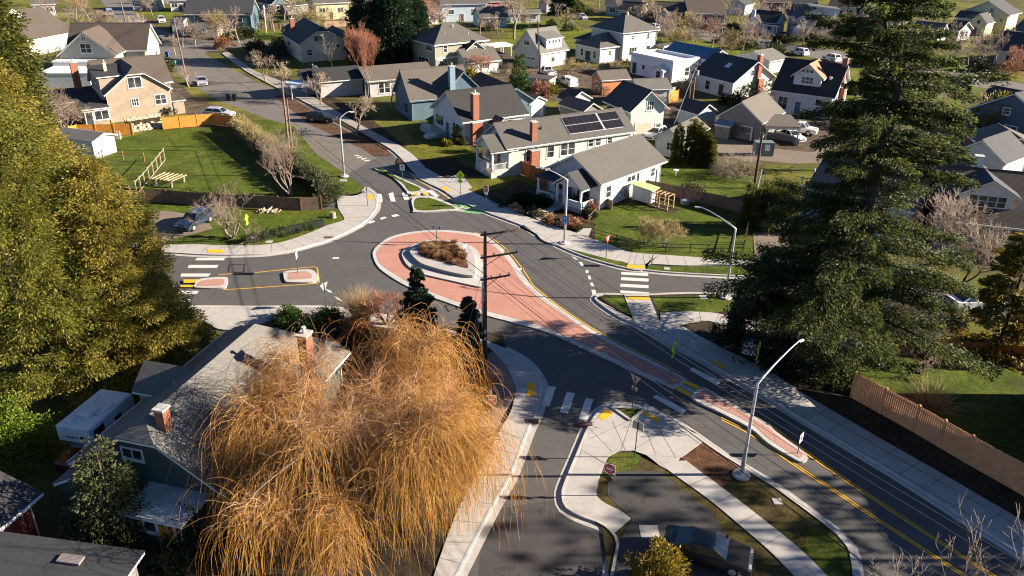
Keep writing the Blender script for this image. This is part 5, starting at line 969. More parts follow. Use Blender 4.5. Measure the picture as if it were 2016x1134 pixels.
hb = hedge('clipped_hedge', (480, 482), (640, 446), .8, .9, 120, 'low dark hedge along the curved pavement on the corner lawn', L_GREEN, 22, .18, .1, 8, z0=.1)
hedge('bramble_hedge', (470, 262), (560, 330), 2.0, 2.3, 121, 'brown bramble hedge between the sloping lawn and the road', TW_OCHRE, 30, .5, .03, 8)
hedge('bramble_hedge', (560, 330), (638, 388), 1.8, 2.2, 122, 'lower brown-green hedge running down to the brown board fence', L_OLIVE, 26, .3, .1, 8)
# bed plants: garden in front of the white bungalow and the eye of the roundabout
rr = R8(5)
for i in range(16):
    x, y = rr.uniform(1078, 1150), 0; y = 423+(x-1078)*.28+rr.uniform(-2, 18)
    bush('garden_perennial', (x, y), rr.uniform(.4, .75), rr.uniform(.4, .8), 200+i, 'low dry perennial in the front garden bed by the blue hospital sign', [L_OLIVE, L_STRAW, L_RUST, L_PINKB][i % 4], 16, 40, .2, .07, cat='plant', group='perennials in the front garden')
for i in range(12):
    x = rr.uniform(985, 1062); y = 398+(x-985)*.28+rr.uniform(-4, 12)
    bush('garden_perennial', (x, y), rr.uniform(.4, .8), rr.uniform(.4, .8), 230+i, 'low shaded plant in the bed left of the garden path', [L_OLIVE, L_HOLLY, L_STRAW][i % 3], 16, 36, .2, .08, cat='plant', group='plants left of the garden path')
for i in range(46):
    t = rr.uniform(0, 1); x = 832+t*88; lo, hi = (491-t*4, 508+t*30) if t < .8 else (497+(t-.8)*100, 536); y = rr.uniform(lo, hi)
    tuft('dry_grass_tuft', (x, y), .5, .38, 260+i, 'rusty dry grass tuft in the planted eye of the roundabout', [L_RUST, L_STRAW, L_RUST][i % 3], 260, group='dry grass tufts in the roundabout', zb=.55, r0=.012)
tuft('pampas_clump', (712, 636), 1.5, 2.3, 301, 'pale feathery grass plume at the pavement edge above the willow', L_STRAW, 900, r0=.012)
tuft('grass_clump', (957, 778), .75, 1.5, 302, 'orange dry grass clump on the gravel bed', L_RUST, 420)
tuft('pampas_clump', (1828, 818), 2.0, 2.2, 303, 'pale arching grass clump against the right-hand board fence', L_STRAW, 420)
# ---- bare trees
bare('bare_tree', G(457, 470), 401, 6.3, 'pinkish bare spreading tree on the corner lawn above the dark car', twig=TW_PINK, stems=4, spread=.5, up=.5, trunk=.3, r=.2, flare=.75, mx=5)
bare('bare_tree', G(572, 386), 402, 8.4, 'pale multi-stemmed bare tree beside the brown board fence', twig=TW_PINK, stems=5, spread=.38, up=.5, trunk=.34, r=.15, flare=.34, mx=5)
st = bare('street_tree', G(703, 268), 403, 6.2, 'nearest bare street tree, beside the black wagon', twig=TW_STREET, spread=.62, up=.22, trunk=.26, r=.15, nch=(3, 5), mx=4, tw=.026, group='bare street trees along the pavement')
for px, s, rz, lab in (((631, 208), .9, 1.2, 'second bare street tree up the road, behind the black wagon'), ((576, 183), .92, 2.6, 'third bare street tree up the road, left of the white fence'), ((523, 162), 1.05, 4.0, 'farthest bare street tree, at the bend of the road')):
    dup(st, G(*px), rz, s, lab)
bare('columnar_bare_tree', G(722, 198), 404, 13.5, 'reddish bare columnar tree in front of the ranch house', twig=TW_RED, bark=BARKG, spread=.16, up=1.2, trunk=.3, r=.16, mx=5, stems=3, flare=.06, nch=(3, 5))
bare('small_bare_tree', G(961, 350), 405, 4.3, 'small bare tree by the shaded front walk of the solar-panelled bungalow', twig=TW_GREY, spread=.6, up=.6, trunk=.4, r=.07, mx=4, nch=(3, 5))
bare('dark_bare_tree', G(661, 152), 406, 7.5, 'thin dark bare tree in front of the low dark roof', twig=TW_GREY, bark=BARKD, spread=.5, up=.6, r=.12, mx=4)
bare('large_bare_tree', G(1012, 76), 407, 13.5, 'large grey bare tree behind the two-storey garage', twig=TW_PINK, spread=.6, up=.5, r=.34, mx=5, tw=.03, nch=(3, 4))
bs = bare('bare_shrub', G(1270, 482), 408, 3.2, 'left of two bare shrubs on the sunlit corner lawn', 'shrub', twig=TW_OCHRE, stems=7, spread=.45, up=.4, trunk=.3, r=.06, mx=4, flare=.7, nch=(3, 4), group='bare shrubs on the corner lawn')
dup(bs, G(1308, 488), 2.0, (1.25, 1.25, 1.0), 'right and wider of two bare shrubs on the sunlit corner lawn')
bare('bare_thicket', G(1448, 350), 409, 4.0, 'tangled purplish-grey bare thicket beside the alley', 'shrub', twig=TW_PINK, stems=9, spread=.8, up=.1, trunk=.35, r=.09, mx=4, flare=1.0, nch=(3, 5))
for i, (px, hh, tw_, bk, kw, lab) in enumerate((
    ((182, 52), 12, TW_PINK, BARKG, {}, 'pale bare tree left of the upper road'), ((205, 66), 6, TW_PINK, BARKG, dict(stems=4, flare=.6), 'pinkish bare bush beside the upper road, near the blue van'), ((150, 40), 8, TW_RED, BARKG, {}, 'reddish bare tree behind the broad brown roof'),
    ((432, 84), 8, TW_OCHRE, BARKG, dict(stems=3, flare=.5), 'bare tree standing on the corner of the side street'), ((385, 90), 5, TW_GREY, BARKG, {}, 'thin bare sapling at the kerb of the side street'), ((345, 108), 4.5, TW_PINK, BARKG, {}, 'leafless pinkish sapling beside the blue bin'),
    ((622, 76), 9, TW_OCHRE, BARKD, dict(stems=5, flare=.6), 'olive-brown bare thicket behind the cream bungalow'), ((588, 28), 8, TW_OCHRE, BARKD, {}, 'yellowish bare tree above the small carport roof'), ((860, 66), 12, TW_RED, BARKD, dict(stems=2, flare=.3), 'rust-coloured bare tree left of the olive hipped roof'), ((812, 40), 11, TW_PINK, BARKG, {}, 'pinkish bare tree right of the dark firs'), ((905, 40), 10, TW_PINK, BARKG, {}, 'bare tree behind the olive hipped roof'),
    ((1268, 44), 6, TW_PINK, BARKD, dict(stems=5, flare=.7), 'bare shrub left of the white car on the far street'), ((1345, 70), 7, TW_OCHRE, BARKG, dict(stems=4, flare=.6), 'bare shrub on the far side lawn edge, left of the red door'), ((1372, 68), 5.5, TW_PINK, BARKG, dict(stems=5, flare=.8), 'pinkish bare shrub below the red front door'), ((1398, 72), 5, TW_RED, BARKG, dict(stems=5, flare=.7), 'reddish bare shrub right of the red front door'), ((1460, 108), 9.5, TW_PINK, BARKG, dict(stems=2, flare=.2), 'pale leafless tree behind the blue metal roof'), ((1335, 100), 6, TW_OCHRE, BARKG, dict(stems=5, flare=.5), 'ochre leafless saplings behind the flat white house'), ((1440, 105), 6, TW_OCHRE, BARKG, dict(stems=5, flare=.4), 'ochre leafless shrub on the far lawn'),
    ((1612, 88), 8, TW_PINK, BARKG, dict(stems=3, flare=.8, spread=.8, up=.2), 'round pink-grey leafless cherry in front of the white gabled house'), ((1668, 78), 7, TW_RED, BARKG, dict(stems=3, flare=.6), 'reddish leafless tree right of the white gabled house'), ((1925, 118), 7.5, TW_PINK, BARKG, dict(stems=4, flare=.8), 'pink-grey leafless tree below the yellow house'), ((1998, 142), 6, TW_RED, BARKG, dict(stems=4, flare=.6), 'dark red leafless shrub by the right-hand house'),
    ((130, 262), 5.5, TW_PINK, BARKG, dict(stems=6, flare=.7), 'grey-pink leafless bush at the left end of the orange fence'), ((95, 250), 6.5, TW_GREY, BARKG, dict(stems=5, flare=.6), 'grey leafless bush between the cedars and the tan house'), ((372, 172), 4.0, TW_PINK, BARKG, dict(spread=.8, trunk=.45), 'small pollarded tree beside the silver car'), ((800, 205), 4.2, TW_RED, BARKG, dict(stems=2, flare=.3), 'reddish leafless small tree in front of the blue gable'), ((772, 212), 6.5, TW_GREY, BARKG, {}, 'dark trunked leafless tree at the corner of the blue house'), ((955, 152), 5, TW_RED, BARKG, dict(stems=4, flare=.7), 'reddish leafless shrub against the brown hipped garage roof'),
    ((1845, 520), 8, TW_PINK, BARKG, dict(stems=3, flare=.7), 'leafless tree in front of the broad brown-roofed house'), ((1890, 560), 7, TW_GREY, BARKD, dict(stems=3, flare=.6), 'leafless shrub in shade right of the tall fir'), ((1787, 758), 3.6, TW_GREY, BARKD, dict(lean=.5, spread=.7, up=.1), 'crooked little leafless tree behind the board fence'), ((760, 640), 3.2, TW_RED, BARKD, dict(stems=4, flare=.5), 'dark red leafless shrub left of the young spruce'), ((960, 300), 3, TW_RED, BARKD, dict(stems=5, flare=.6), 'red-stemmed shrub at the foot of the brick chimney'), ((1125, 145), 3.2, TW_OCHRE, BARKG, dict(stems=6, flare=1.1), 'pruned brush pile beside the grey garage'), ((1190, 140), 2.0, TW_PINK, BARKG, dict(stems=6, flare=1.2), 'low dead brush below the light grey wing'), ((1455, 272), 2.2, TW_PINK, BARKG, dict(stems=7, flare=.6), 'purple bare stems in front of the dark grey garage'), ((1040, 165), 3, TW_GREY, BARKG, dict(stems=6, flare=.8), 'scrubby leafless shrubs beside the leaning pole'))):
    far = px[1] < 130; a = dict(spread=.6, up=.45, r=.16, mx=4 if far else 4, tw=.03 if far else .018, nch=(3, 5), trunk=.28); a.update(kw)
    bare('bare_tree' if hh > 5 else 'bare_shrub', G(*px), 420+i, hh, lab, 'tree' if hh > 5 else 'shrub', twig=tw_, bark=bk, **a)
for i, (px, hh, stems) in enumerate((((1755, 1190), 3.6, 4), ((1870, 1185), 4.2, 4), ((1940, 1178), 6.0, 3), ((2010, 1180), 3.2, 3))):
    bare('bare_sapling', G(*px), 480+i, hh, ['leftmost thin leafless sapling poking up at the bottom right edge', 'second thin leafless sapling at the bottom right edge', 'tallest thin leafless sapling at the bottom right edge', 'thin leafless sapling in the bottom right corner'][i], twig=TW_GREY, stems=stems, spread=.35, up=.8, trunk=.4, r=.05, mx=3, flare=.25, tw=.014, nch=(2, 3))
# ---- golden weeping willow
def willow():
    r = R8(900); b = G(703, 985); root = thing('weeping_willow', b, 'huge golden weeping willow covering the front of the grey-roofed house', 'tree'); segs = []; tips = []
    def limb(p, d, L, rad, lv):
        q = p
        for i in range(5):
            d = unit(d+r.normal(size=3)*.20+np.array([0, 0, (.03 if lv < 2 else -.02)])); e = q+d*L/5; r1 = rad*(1-.5*(i+1)/5); segs.append([q, e, rad*(1-.5*i/5), r1, lv]); q = e
            if lv >= 1: tips.append((q, d.copy()))
            if lv < 3 and i >= 1 and r.random() < .78: limb(q, unit(d+r.normal(size=3)*.8), L*r.uniform(.45, .7), r1*.55, lv+1)
    for i, a in enumerate(np.linspace(0, 6.28, 10)[:-1]+.2):
        limb(np.array([0, 0, 2.0]), np.array([math.cos(a), math.sin(a), .55+.6*r.random()]), r.uniform(5, 7), .22, 0)
    T = np.array([t[0] for t in tips]); D = np.array([t[1] for t in tips]); R0 = np.percentile(np.linalg.norm(T[:, :2], axis=1), 93); Z0 = np.percentile(T[:, 2], 96)
    K = np.array([7.0/R0, 7.6/R0, 8.6/Z0]); T = T*K; rad = np.linalg.norm(T[:, :2], axis=1); k = (rad < 8.0) & ((T[:, 1]+b[1] < 33.2) | (T[:, 0]+b[0] > -15.0+(T[:, 1]+b[1]-33.1)*.257)); T, D, rad = T[k], D[k], rad[k]; T[:, 2] = np.clip(T[:, 2], 1.5, 9.9-.045*rad**2); T += b
    clear = lambda q: q[1] < 33.2 or q[0] > -15.0+(q[1]-33.1)*.257
    segs2 = [(s[0]*K+b, s[1]*K+b, s[2], s[3], s[4]) for s in segs if clear(s[1]*K+b) and np.linalg.norm((s[1]*K)[:2]) < 8.0 and s[1][2]*K[2] < 9.6]
    mb = MB(); mb.tube([b-np.array([0, 0, .2]), b+np.array([.1, 0, 1.2]), b+np.array([0, .05, 2.0*K[2]])], [.62, .5, .40], 12); mb.build('trunk', BARK, root)
    segobj('limbs', [s[:4] for s in segs2 if s[4] < 2], 7, BARKG, root); segobj('branches', [(s[0], s[1], max(s[2], .022), max(s[3], .02)) for s in segs2 if s[4] >= 2], 4, WILLOWT, root)
    o = unit((T-b)*np.array([1, 1, .05])); c = np.where((rad > 3.4) & (T[:, 2] > 2.2))[0]
    i = r.choice(c, 7200); P = T[i]+r.normal(size=(len(i), 3))*.4
    strands('withes', P, D[i]*.35+o[i]*.30+np.array([0, 0, -.1])+r.normal(size=(len(i), 3))*.5, 12, .48, .38, .10, .0105, WILLOW, root, r, zmin=.4)
    c = np.where(T[:, 2] > 3.2)[0]; i = r.choice(c, 7500); P = T[i]+r.normal(size=(len(i), 3))*.2
    strands('twigs', P, D[i]*.6+np.array([0, 0, .45])+r.normal(size=(len(i), 3))*.75, 7, .27, .08, .30, .0095, WILLOWT, root, r, zmin=.4)
    c = np.where(T[:, 2] > 2.2)[0]; i = r.choice(c, 2000); P = T[i]+r.normal(size=(len(i), 3))*.2
    strands('hanging_twigs', P, D[i]*.5+r.normal(size=(len(i), 3))*.5, 9, .40, .33, .15, .0095, WILLOW, root, r, zmin=.4)
willow()
# ---- yard clutter in the back gardens
far_a = bare('garden_brush', G(1180, 186), 700, 2.2, 'low leafless brush in the back gardens between the middle houses', 'shrub', 'leafless brush in the back gardens', TW_GREY, BARKG, stems=7, spread=.7, up=.3, trunk=.3, r=.07, mx=3, flare=.9, tw=.02, nch=(3, 5))
for i, (x, y) in enumerate(((1205, 198), (1092, 166), (1052, 174), (1330, 236), (1395, 262), (1422, 268), (1300, 186), (1345, 178), (1310, 204), (1482, 250), (985, 134), (1000, 144), (1150, 140), (1215, 132), (1235, 135), (1380, 235), (1350, 238), (1290, 200))):
    dup(far_a, G(x, y), i*1.3, .7+.5*((i*37) % 10)/10, 'low leafless brush in the back gardens between the middle houses')
far_b = bare('leafless_tree', G(650, 100), 701, 6.5, 'leafless garden tree among the far houses', 'tree', 'leafless trees among the far houses', TW_PINK, BARKG, spread=.6, up=.45, r=.16, mx=4, tw=.03, nch=(3, 5), trunk=.28)
for i, (x, y) in enumerate(((700, 34), (668, 24), (640, 30), (560, 40), (300, 30), (170, 62), (240, 112), (945, 68), (880, 54), (1238, 26), (1252, 44), (1312, 68), (1422, 74), (1432, 50), (1555, 74), (1722, 66), (1782, 64), (1850, 96), (1880, 114), (1960, 134), (1990, 96), (1925, 255), (1838, 256), (1700, 336), (985, 28), (1060, 22), (1180, 20), (1350, 18), (1500, 14), (1690, 30), (1420, 12), (980, 70), (1100, 62), (1075, 30), (1140, 16), (1220, 36), (1290, 80), (1320, 88), (1370, 96), (1400, 96), (1500, 96), (1530, 62), (1580, 92), (1650, 96), (1740, 84), (1800, 100), (1820, 80), (1870, 80), (1905, 128), (1975, 116), (600, 66), (570, 56), (540, 62), (470, 84), (410, 66), (360, 92), (280, 98), (255, 128), (230, 90), (90, 60), (120, 140), (820, 128), (842, 60), (835, 40), (890, 24), (925, 16), (715, 22), (740, 16), (685, 60), (1010, 60), (1330, 40), (1345, 26), (1270, 22), (1480, 50), (1545, 40), (770, 12), (830, 8), (1650, 12), (1760, 20), (1830, 30), (440, 10), (520, 16), (330, 8), (150, 12))):
    dup(far_b, G(x, y), i*1.7, .75+.6*((i*53) % 10)/10, 'leafless garden tree among the far houses')
far_c = bush('evergreen_shrub', (520, 36), 2.0, 2.2, 702, 'dark evergreen shrub among the far gardens', L_OLIVE, 34, 30, .4, .24, group='dark evergreen shrubs among the far gardens')
for i, (x, y) in enumerate(((545, 46), (482, 72), (320, 142), (1268, 64), (1336, 56), (1442, 60), (1545, 86), (1562, 82), (1700, 64), (1720, 104), (1832, 134), (1930, 140), (1862, 352), (1845, 305), (905, 60), (960, 60), (1120, 60), (1085, 52), (1300, 92), (1350, 100), (1410, 84), (1470, 96), (1525, 106), (1600, 80), (1655, 84), (1745, 92), (1815, 110), (1866, 128), (1950, 150), (580, 80), (610, 84), (560, 100), (505, 100), (460, 78), (380, 72), (350, 60), (300, 84), (245, 100), (215, 80), (150, 110), (130, 90), (640, 84), (870, 40), (930, 30), (1155, 30), (1215, 24), (1290, 30), (1385, 20), (1240, 60), (1600, 92), (1515, 62), (1005, 30), (690, 24), (610, 22), (1415, 40), (1100, 30), (1990, 70), (1760, 160), (1800, 170), (1725, 200), (1680, 185))):
    dup(far_c, G(x, y), i*1.1, .6+.8*((i*29) % 10)/10, 'dark evergreen shrub among the far gardens')
# ---- conifers standing off the right-hand side of the view (their shade lies on the lane)
for i, (x, y, hh, R) in enumerate(((52, 33.5, 20, 3.6), (60, 36, 24, 4.4), (54, 39.5, 19, 3.4))):
    conifer('street_conifer', (x, y, 0), hh, R, 950+i, ['nearest tall conifer beyond the right-hand yard', 'farthest tall conifer beyond the right-hand yard', 'slim conifer beyond the right-hand yard'][i], L_FIR, nb=80, lv=30, ln=.5, wd=.18, gap=.35, pw=.6, z0=.25)
# ================================================================ OBJECTS
def local(o, root): o.parent = root; o.matrix_parent_inverse = Matrix(); return o
TYRE = mat('tyre_rubber', (.018, .018, .018), .85, .1); RIM = mat('wheel_rim', (.45, .46, .48), .35, 0, metal=.7); HEADL = mat('headlight_glass', (.32, .33, .35), .12, 0, spec=.6); TAILL = mat('taillight_red', (.40, .015, .01), .25, 0); PLASTIC = mat('black_trim', (.02, .02, .022), .55, 0)
SIGNW0 = mat('plate_white', (.6, .6, .6), .5, 0); CARGLASS = mat('car_glass', (.015, .018, .022), .05, 0, spec=.7)
def carpaint(c):
    n = 'car_paint_%03d%03d%03d' % tuple(int(x*255) for x in c)
    if n in MATS: return MATS[n]
    m, t, b = newmat(n); b.inputs['Base Color'].default_value = c4(c); b.inputs['Roughness'].default_value = .32; b.inputs['Metallic'].default_value = .15; b.inputs['Coat Weight'].default_value = .5; b.inputs['Coat Roughness'].default_value = .06
    MATS[n] = m; return m
KIND = {   # length, width, belt profile (x, z), greenhouse (bottom front, roof front, roof back, bottom back), roof z, wheel radius
 'sedan': (4.75, 1.84, [(2.34, .42), (2.34, .66), (2.15, .78), (1.15, .93), (-1.65, .99), (-2.25, .97), (-2.36, .80), (-2.36, .40)], (1.05, .30, -.95, -1.75), 1.44, .33),
 'wagon': (4.75, 1.84, [(2.34, .44), (2.34, .70), (2.15, .84), (1.15, 1.00), (-1.7, 1.06), (-2.30, 1.02), (-2.36, .80), (-2.36, .42)], (1.05, .35, -1.75, -2.22), 1.58, .35),
 'suv': (4.65, 1.88, [(2.28, .48), (2.28, .80), (2.12, .94), (1.15, 1.07), (-1.7, 1.13), (-2.24, 1.08), (-2.31, .85), (-2.31, .46)], (1.05, .40, -1.75, -2.16), 1.70, .37),
 'pickup': (5.5, 1.95, [(2.72, .52), (2.72, .88), (2.55, 1.0), (1.40, 1.12), (-.55, 1.14), (-2.70, 1.12), (-2.74, .9), (-2.74, .52)], (1.30, .75, -.35, -.62), 1.80, .40),
 'van': (5.2, 1.98, [(2.56, .48), (2.56, .86), (2.40, 1.02), (1.75, 1.14), (-2.0, 1.16), (-2.52, 1.14), (-2.58, .9), (-2.58, .46)], (1.75, 1.0, -2.40, -2.52), 2.0, .36)}
def car(kind, col, c, fr, label, group=None, name=None, canopy=False, rails=False, z=RZ, cat=None):
    L, Wd, prof, gh, zr, wr = KIND[kind]; C, Fp = G(*c), G(*fr); d = Fp-C; rz = math.atan2(d[1], d[0])
    root = thing(name or {'sedan': 'parked_car', 'wagon': 'parked_car', 'suv': 'parked_suv', 'pickup': 'pickup_truck', 'van': 'parked_van'}[kind], (C[0], C[1], z), label, cat or {'pickup': 'truck', 'van': 'van'}.get(kind, 'car'), group, rz)
    P_ = carpaint(col); hw = Wd/2; zb = .26; x0, x1 = prof[0][0], prof[-1][0]; axles = (L*.295, -L*.285)
    pts = [(x1, zb)]
    for ax in (axles[1], axles[0]):                         # wheel arches along the sill
        for a in np.linspace(math.pi, 0, 9): pts.append((ax+(wr+.06)*math.cos(a), max(zb, wr+(wr+.06)*math.sin(a)*.95)))
    pts.append((x0, zb)); pts += prof
    def dens(p): return p
    cen = np.array([0, .65]); rings = []
    for y, s in ((-hw, .955), (-hw+.07, 1.0), (hw-.07, 1.0), (hw, .955)): rings.append([(cen[0]+(x-cen[0])*(s if abs(x) > 1.9 else 1), y, cen[1]+(zz-cen[1])*(s if zz > .6 else 1)) for x, zz in pts])
    n = len(pts); mb = MB(); fs = [(i*n+j, i*n+(j+1) % n, (i+1)*n+(j+1) % n, (i+1)*n+j) for i in range(3) for j in range(n)]; fs += [tuple(range(n))[::-1], tuple(range(3*n, 4*n))]
    mb.add([p for r_ in rings for p in r_], fs); local(mb.build('body', P_), root)
    bz = lambda x: float(np.interp(-x, [-q[0] for q in prof[1:-1]], [q[1] for q in prof[1:-1]])) - .02
    bf, rf, rb, bb = gh; wb, wt = hw-.08, hw-.24; mb = MB()
    vs = [(bf, -wb, bz(bf)), (bf, wb, bz(bf)), (bb, wb, bz(bb)), (bb, -wb, bz(bb)), (rf, -wt, zr-.05), (rf, wt, zr-.05), (rb, wt, zr-.05), (rb, -wt, zr-.05), (rf-.18, -wt+.12, zr), (rf-.18, wt-.12, zr), (rb+.12, wt-.12, zr), (rb+.12, -wt+.12, zr)]
    mb.add(vs, [(0, 1, 5, 4), (1, 2, 6, 5), (2, 3, 7, 6), (3, 0, 4, 7), (4, 5, 9, 8), (5, 6, 10, 9), (6, 7, 11, 10), (7, 4, 8, 11), (8, 9, 10, 11)]); local(mb.build('cabin', P_), root)
    V = [np.array(v) for v in vs]
    def pane(nm, a, b, c_, d_, m=.10, off=.012):
        q = [V[a], V[b], V[c_], V[d_]]; ce = sum(q)/4; nn = np.cross(q[1]-q[0], q[3]-q[0]); nn /= np.linalg.norm(nn)
        if nn.dot(ce-np.array([(bf+bb)/2, 0, 1.1])) < 0: nn = -nn
        q = [p+(ce-p)*m+nn*off for p in q]; mb = MB(); mb.add(q, [(0, 1, 2, 3)]); local(mb.build(nm, CARGLASS), root); return q, nn
    pane('windshield', 0, 1, 5, 4); pane('rear_window', 2, 3, 7, 6, .14)
    for nm, a, b, c_, d_ in (('side_window', 1, 2, 6, 5), ('side_window', 3, 0, 4, 7)):
        q, nn = pane(nm, a, b, c_, d_, .12); f = bpy.data.objects[-1] if False else None
        mid = [(q[0]+q[1])/2, (q[3]+q[2])/2]; mb = MB(); t = unit(q[1]-q[0])*.045; mb.add([mid[0]-t+nn*.008, mid[0]+t+nn*.008, mid[1]+t+nn*.008, mid[1]-t+nn*.008], [(0, 1, 2, 3)]); local(mb.build('pillar', P_), root)
    for ax in axles:
        for s in (-1, 1):
            mb = MB(); y = s*(hw-.12); mb.tube([(ax, y-.11, wr), (ax, y+.11, wr)], wr, 18); w_ = local(mb.build('wheel', TYRE), root)
            mb = MB(); mb.tube([(ax, y+s*.112-.006, wr), (ax, y+s*.112+.006, wr)], wr*.64, 14); mb.build('rim', RIM, None).parent = w_; 
    for s in (-1, 1):
        mb = MB(); mb.box((x0-.09, s*(hw-.30), .70 if kind in ('sedan', 'wagon') else .80), (.14, .34, .10)); local(mb.build('headlight', HEADL), root)
        mb = MB(); mb.box((x1+.06, s*(hw-.22), .84 if kind in ('sedan', 'wagon') else 1.0), (.14, .30, .18)); local(mb.build('taillight', TAILL), root)
        mb = MB(); mb.box((bf-.18, s*(hw+.06), bz(bf)+.06), (.12, .20, .13)); local(mb.build('mirror', P_), root)
    mb = MB(); mb.box((x0-.01, 0, .50), (.06, Wd*.62, .20)); local(mb.build('grille', PLASTIC), root)
    mb = MB(); mb.box((x1-.012, 0, .62), (.03, .42, .14)); local(mb.build('number_plate', SIGNW0), root)
    for s in (-1, 1):
        for xx in (bf-.12, (bf+bb)/2+.02, bb+.55): 
            mb = MB(); mb.box((xx, s*(hw-.03), (wr+bz(xx))/2+.08), (.018, .07, bz(xx)-wr-.06)); local(mb.build('panel_gap', PLASTIC), root)
        for xx in ((bf+bb)/2+.22, bb+.78): mb = MB(); mb.box((xx, s*(hw+.004), bz(xx)-.14), (.17, .025, .03)); local(mb.build('door_handle', PLASTIC), root)
    if kind == 'pickup' and not canopy: mb = MB(); mb.box((-1.62, 0, 1.12), (1.95, Wd-.30, .03)); local(mb.build('truck_bed', PLASTIC), root)
    if canopy:
        mb = MB(); mb.add([(-.66, -wb, 1.1), (-.66, wb, 1.1), (-2.66, wb, 1.1), (-2.66, -wb, 1.1), (-.70, -wt, 1.78), (-.70, wt, 1.78), (-2.60, wt, 1.78), (-2.60, -wt, 1.78)], [(0, 1, 5, 4), (1, 2, 6, 5), (2, 3, 7, 6), (3, 0, 4, 7), (4, 5, 6, 7)]); local(mb.build('canopy', P_), root)
        for s in (-1, 1): mb = MB(); mb.box((-1.66, s*(hw-.155), 1.45), (1.5, .02, .30)); local(mb.build('canopy_window', CARGLASS), root)
    if rails:
        for s in (-1, 1): mb = MB(); mb.tube([(.2, s*(wt-.06), zr+.08), (-1.5, s*(wt-.06), zr+.08)], .025, 6); local(mb.build('roof_rail', PLASTIC), root)
    return root
BLK, WHC, SIL, NAV, GRY = (.012, .012, .014), (.72, .72, .71), (.42, .43, .44), (.02, .035, .06), (.14, .15, .16)
car('sedan', BLK, (1390, 1103), (1473, 1124), 'black sedan parked at the bottom edge beside the golden arborvitae', z=.13)
car('wagon', BLK, (635, 239), (664, 242), 'black wagon with roof rails parked under the bare street trees', rails=True)
car('sedan', SIL, (398, 166), (402, 180), 'silver sedan parked on the upper road beside the tan house')
car('wagon', SIL, (433, 232), (455, 233), 'silver wagon half hidden behind the orange fence', z=.1)
car('suv', SIL, (277, 55), (283, 64), 'grey suv with dark windows on the upper road, farther of two')
car('sedan', SIL, (264, 70), (269, 80), 'silver sedan beside the roadside pole on the upper road')
car('suv', WHC, (318, 44), (325, 51), 'white suv in the shaded drive by the teal house', z=.02)
car('van', (.34, .42, .52), (217, 32), (226, 46), 'blue-grey van at the top of the upper road')
car('wagon', NAV, (386, 446), (364, 458), 'dark blue wagon parked on gravel beneath the pinkish bare tree', z=.14)
car('suv', WHC, (1286, 58), (1270, 54), 'white suv parked beside the two-storey hipped house')
car('suv', SIL, (1145, 38), (1160, 42), 'silver car on the lawn drive behind the solitary pine')
car('sedan', GRY, (1480, 88), (1494, 92), 'grey sedan parked behind the pale leafless tree on the far street')
WS = 'white vehicles along the far street'
car('suv', WHC, (1573, 108), (1554, 104), 'leftmost white suv of those parked on the far street', WS)
car('suv', WHC, (1636, 120), (1616, 115), 'white suv above the rusty dormer, middle one on the far street', WS)
car('pickup', SIL, (1706, 130), (1682, 125), 'silver pickup with a canopy on the far street', canopy=True)
car('suv', WHC, (1899, 162), (1875, 157), 'white suv parked right of the tall fir on the far street', WS)
car('pickup', WHC, (1077, 148), (1064, 142), 'white pickup beside the leaning brown pole', z=.02)
car('pickup', WHC, (1117, 168), (1098, 160), 'white pickup with a boxy canopy in the alley', canopy=True, z=.02)
car('suv', WHC, (1290, 272), (1270, 281), 'white suv in front of the tall green garage door', z=.02)
car('sedan', WHC, (1556, 275), (1582, 284), 'white sedan under the wooden carport', z=.02)
car('pickup', WHC, (1572, 262), (1600, 266), 'white pickup behind the sedan at the wooden carport', z=.02)
car('sedan', WHC, (1915, 605), (1937, 604), 'white sedan glimpsed through branches right of the tall fir')
# --- truck camper on a red pickup
A, B, Cc = G(107.5, 834.5, 3.0), G(175, 848, 3.0), G(261, 775, 3.0); fw = unit(B-Cc); rz = math.atan2(fw[1], fw[0]); lw, ll = float(np.linalg.norm(B-A)), float(np.linalg.norm(B-Cc)); lw = 2.3
mid = (A+B)/2; ctr = mid-fw*(ll/2+.1)
root = car('pickup', (.13, .012, .015), (0, 0), (1, 1), 'red pickup carrying a white camper beside the grey-roofed house', z=.03, name='camper_truck')
root.location = (ctr[0]+fw[0]*.55, ctr[1]+fw[1]*.55, .03); root.rotation_euler = (0, 0, rz)
CAMP = mat('camper_shell', (.60, .61, .62), .45, .15, .8)
def rbox(x0, x1, y0, y1, z0, z1, b=.10):
    m = MB(); lv = [(z0, 0), (z1-b, 0), (z1, b)]; vs = [(x, y, z) for z, i in lv for x, y in ((x0+i, y0+i), (x1-i, y0+i), (x1-i, y1-i), (x0+i, y1-i))]
    m.add(vs, [(k*4+j, k*4+(j+1) % 4, (k+1)*4+(j+1) % 4, (k+1)*4+j) for k in (0, 1) for j in range(4)]+[(8, 9, 10, 11), (3, 2, 1, 0)]); return m
xf, xr = ll/2-.45, -ll/2-.45
cs = local(rbox(xr, .15, -lw/2, lw/2, 1.02, 3.0).build('camper_shell', CAMP), root); local(rbox(.152, xf, -lw/2, lw/2, 1.86, 2.99).build('camper_overcab', CAMP), root)
def sub(mb, nm, m): o = mb.build(nm, m); o.parent = cs; o.matrix_parent_inverse = Matrix(); return o
sub(rbox(-.4, .6, -.45, .45, 3.0, 3.28, .12), 'air_conditioner', WHITE); sub(rbox(xf-.75, xf-.35, -.75, -.35, 2.98, 3.16, .05), 'roof_vent', WHITE); sub(rbox(-1.5, -1.0, -.9, -.5, 3.0, 3.1, .04), 'roof_hatch', WHITE); sub(rbox(-1.0, -.1, .62, .95, 3.0, 3.12, .04), 'roof_vent', WHITE)
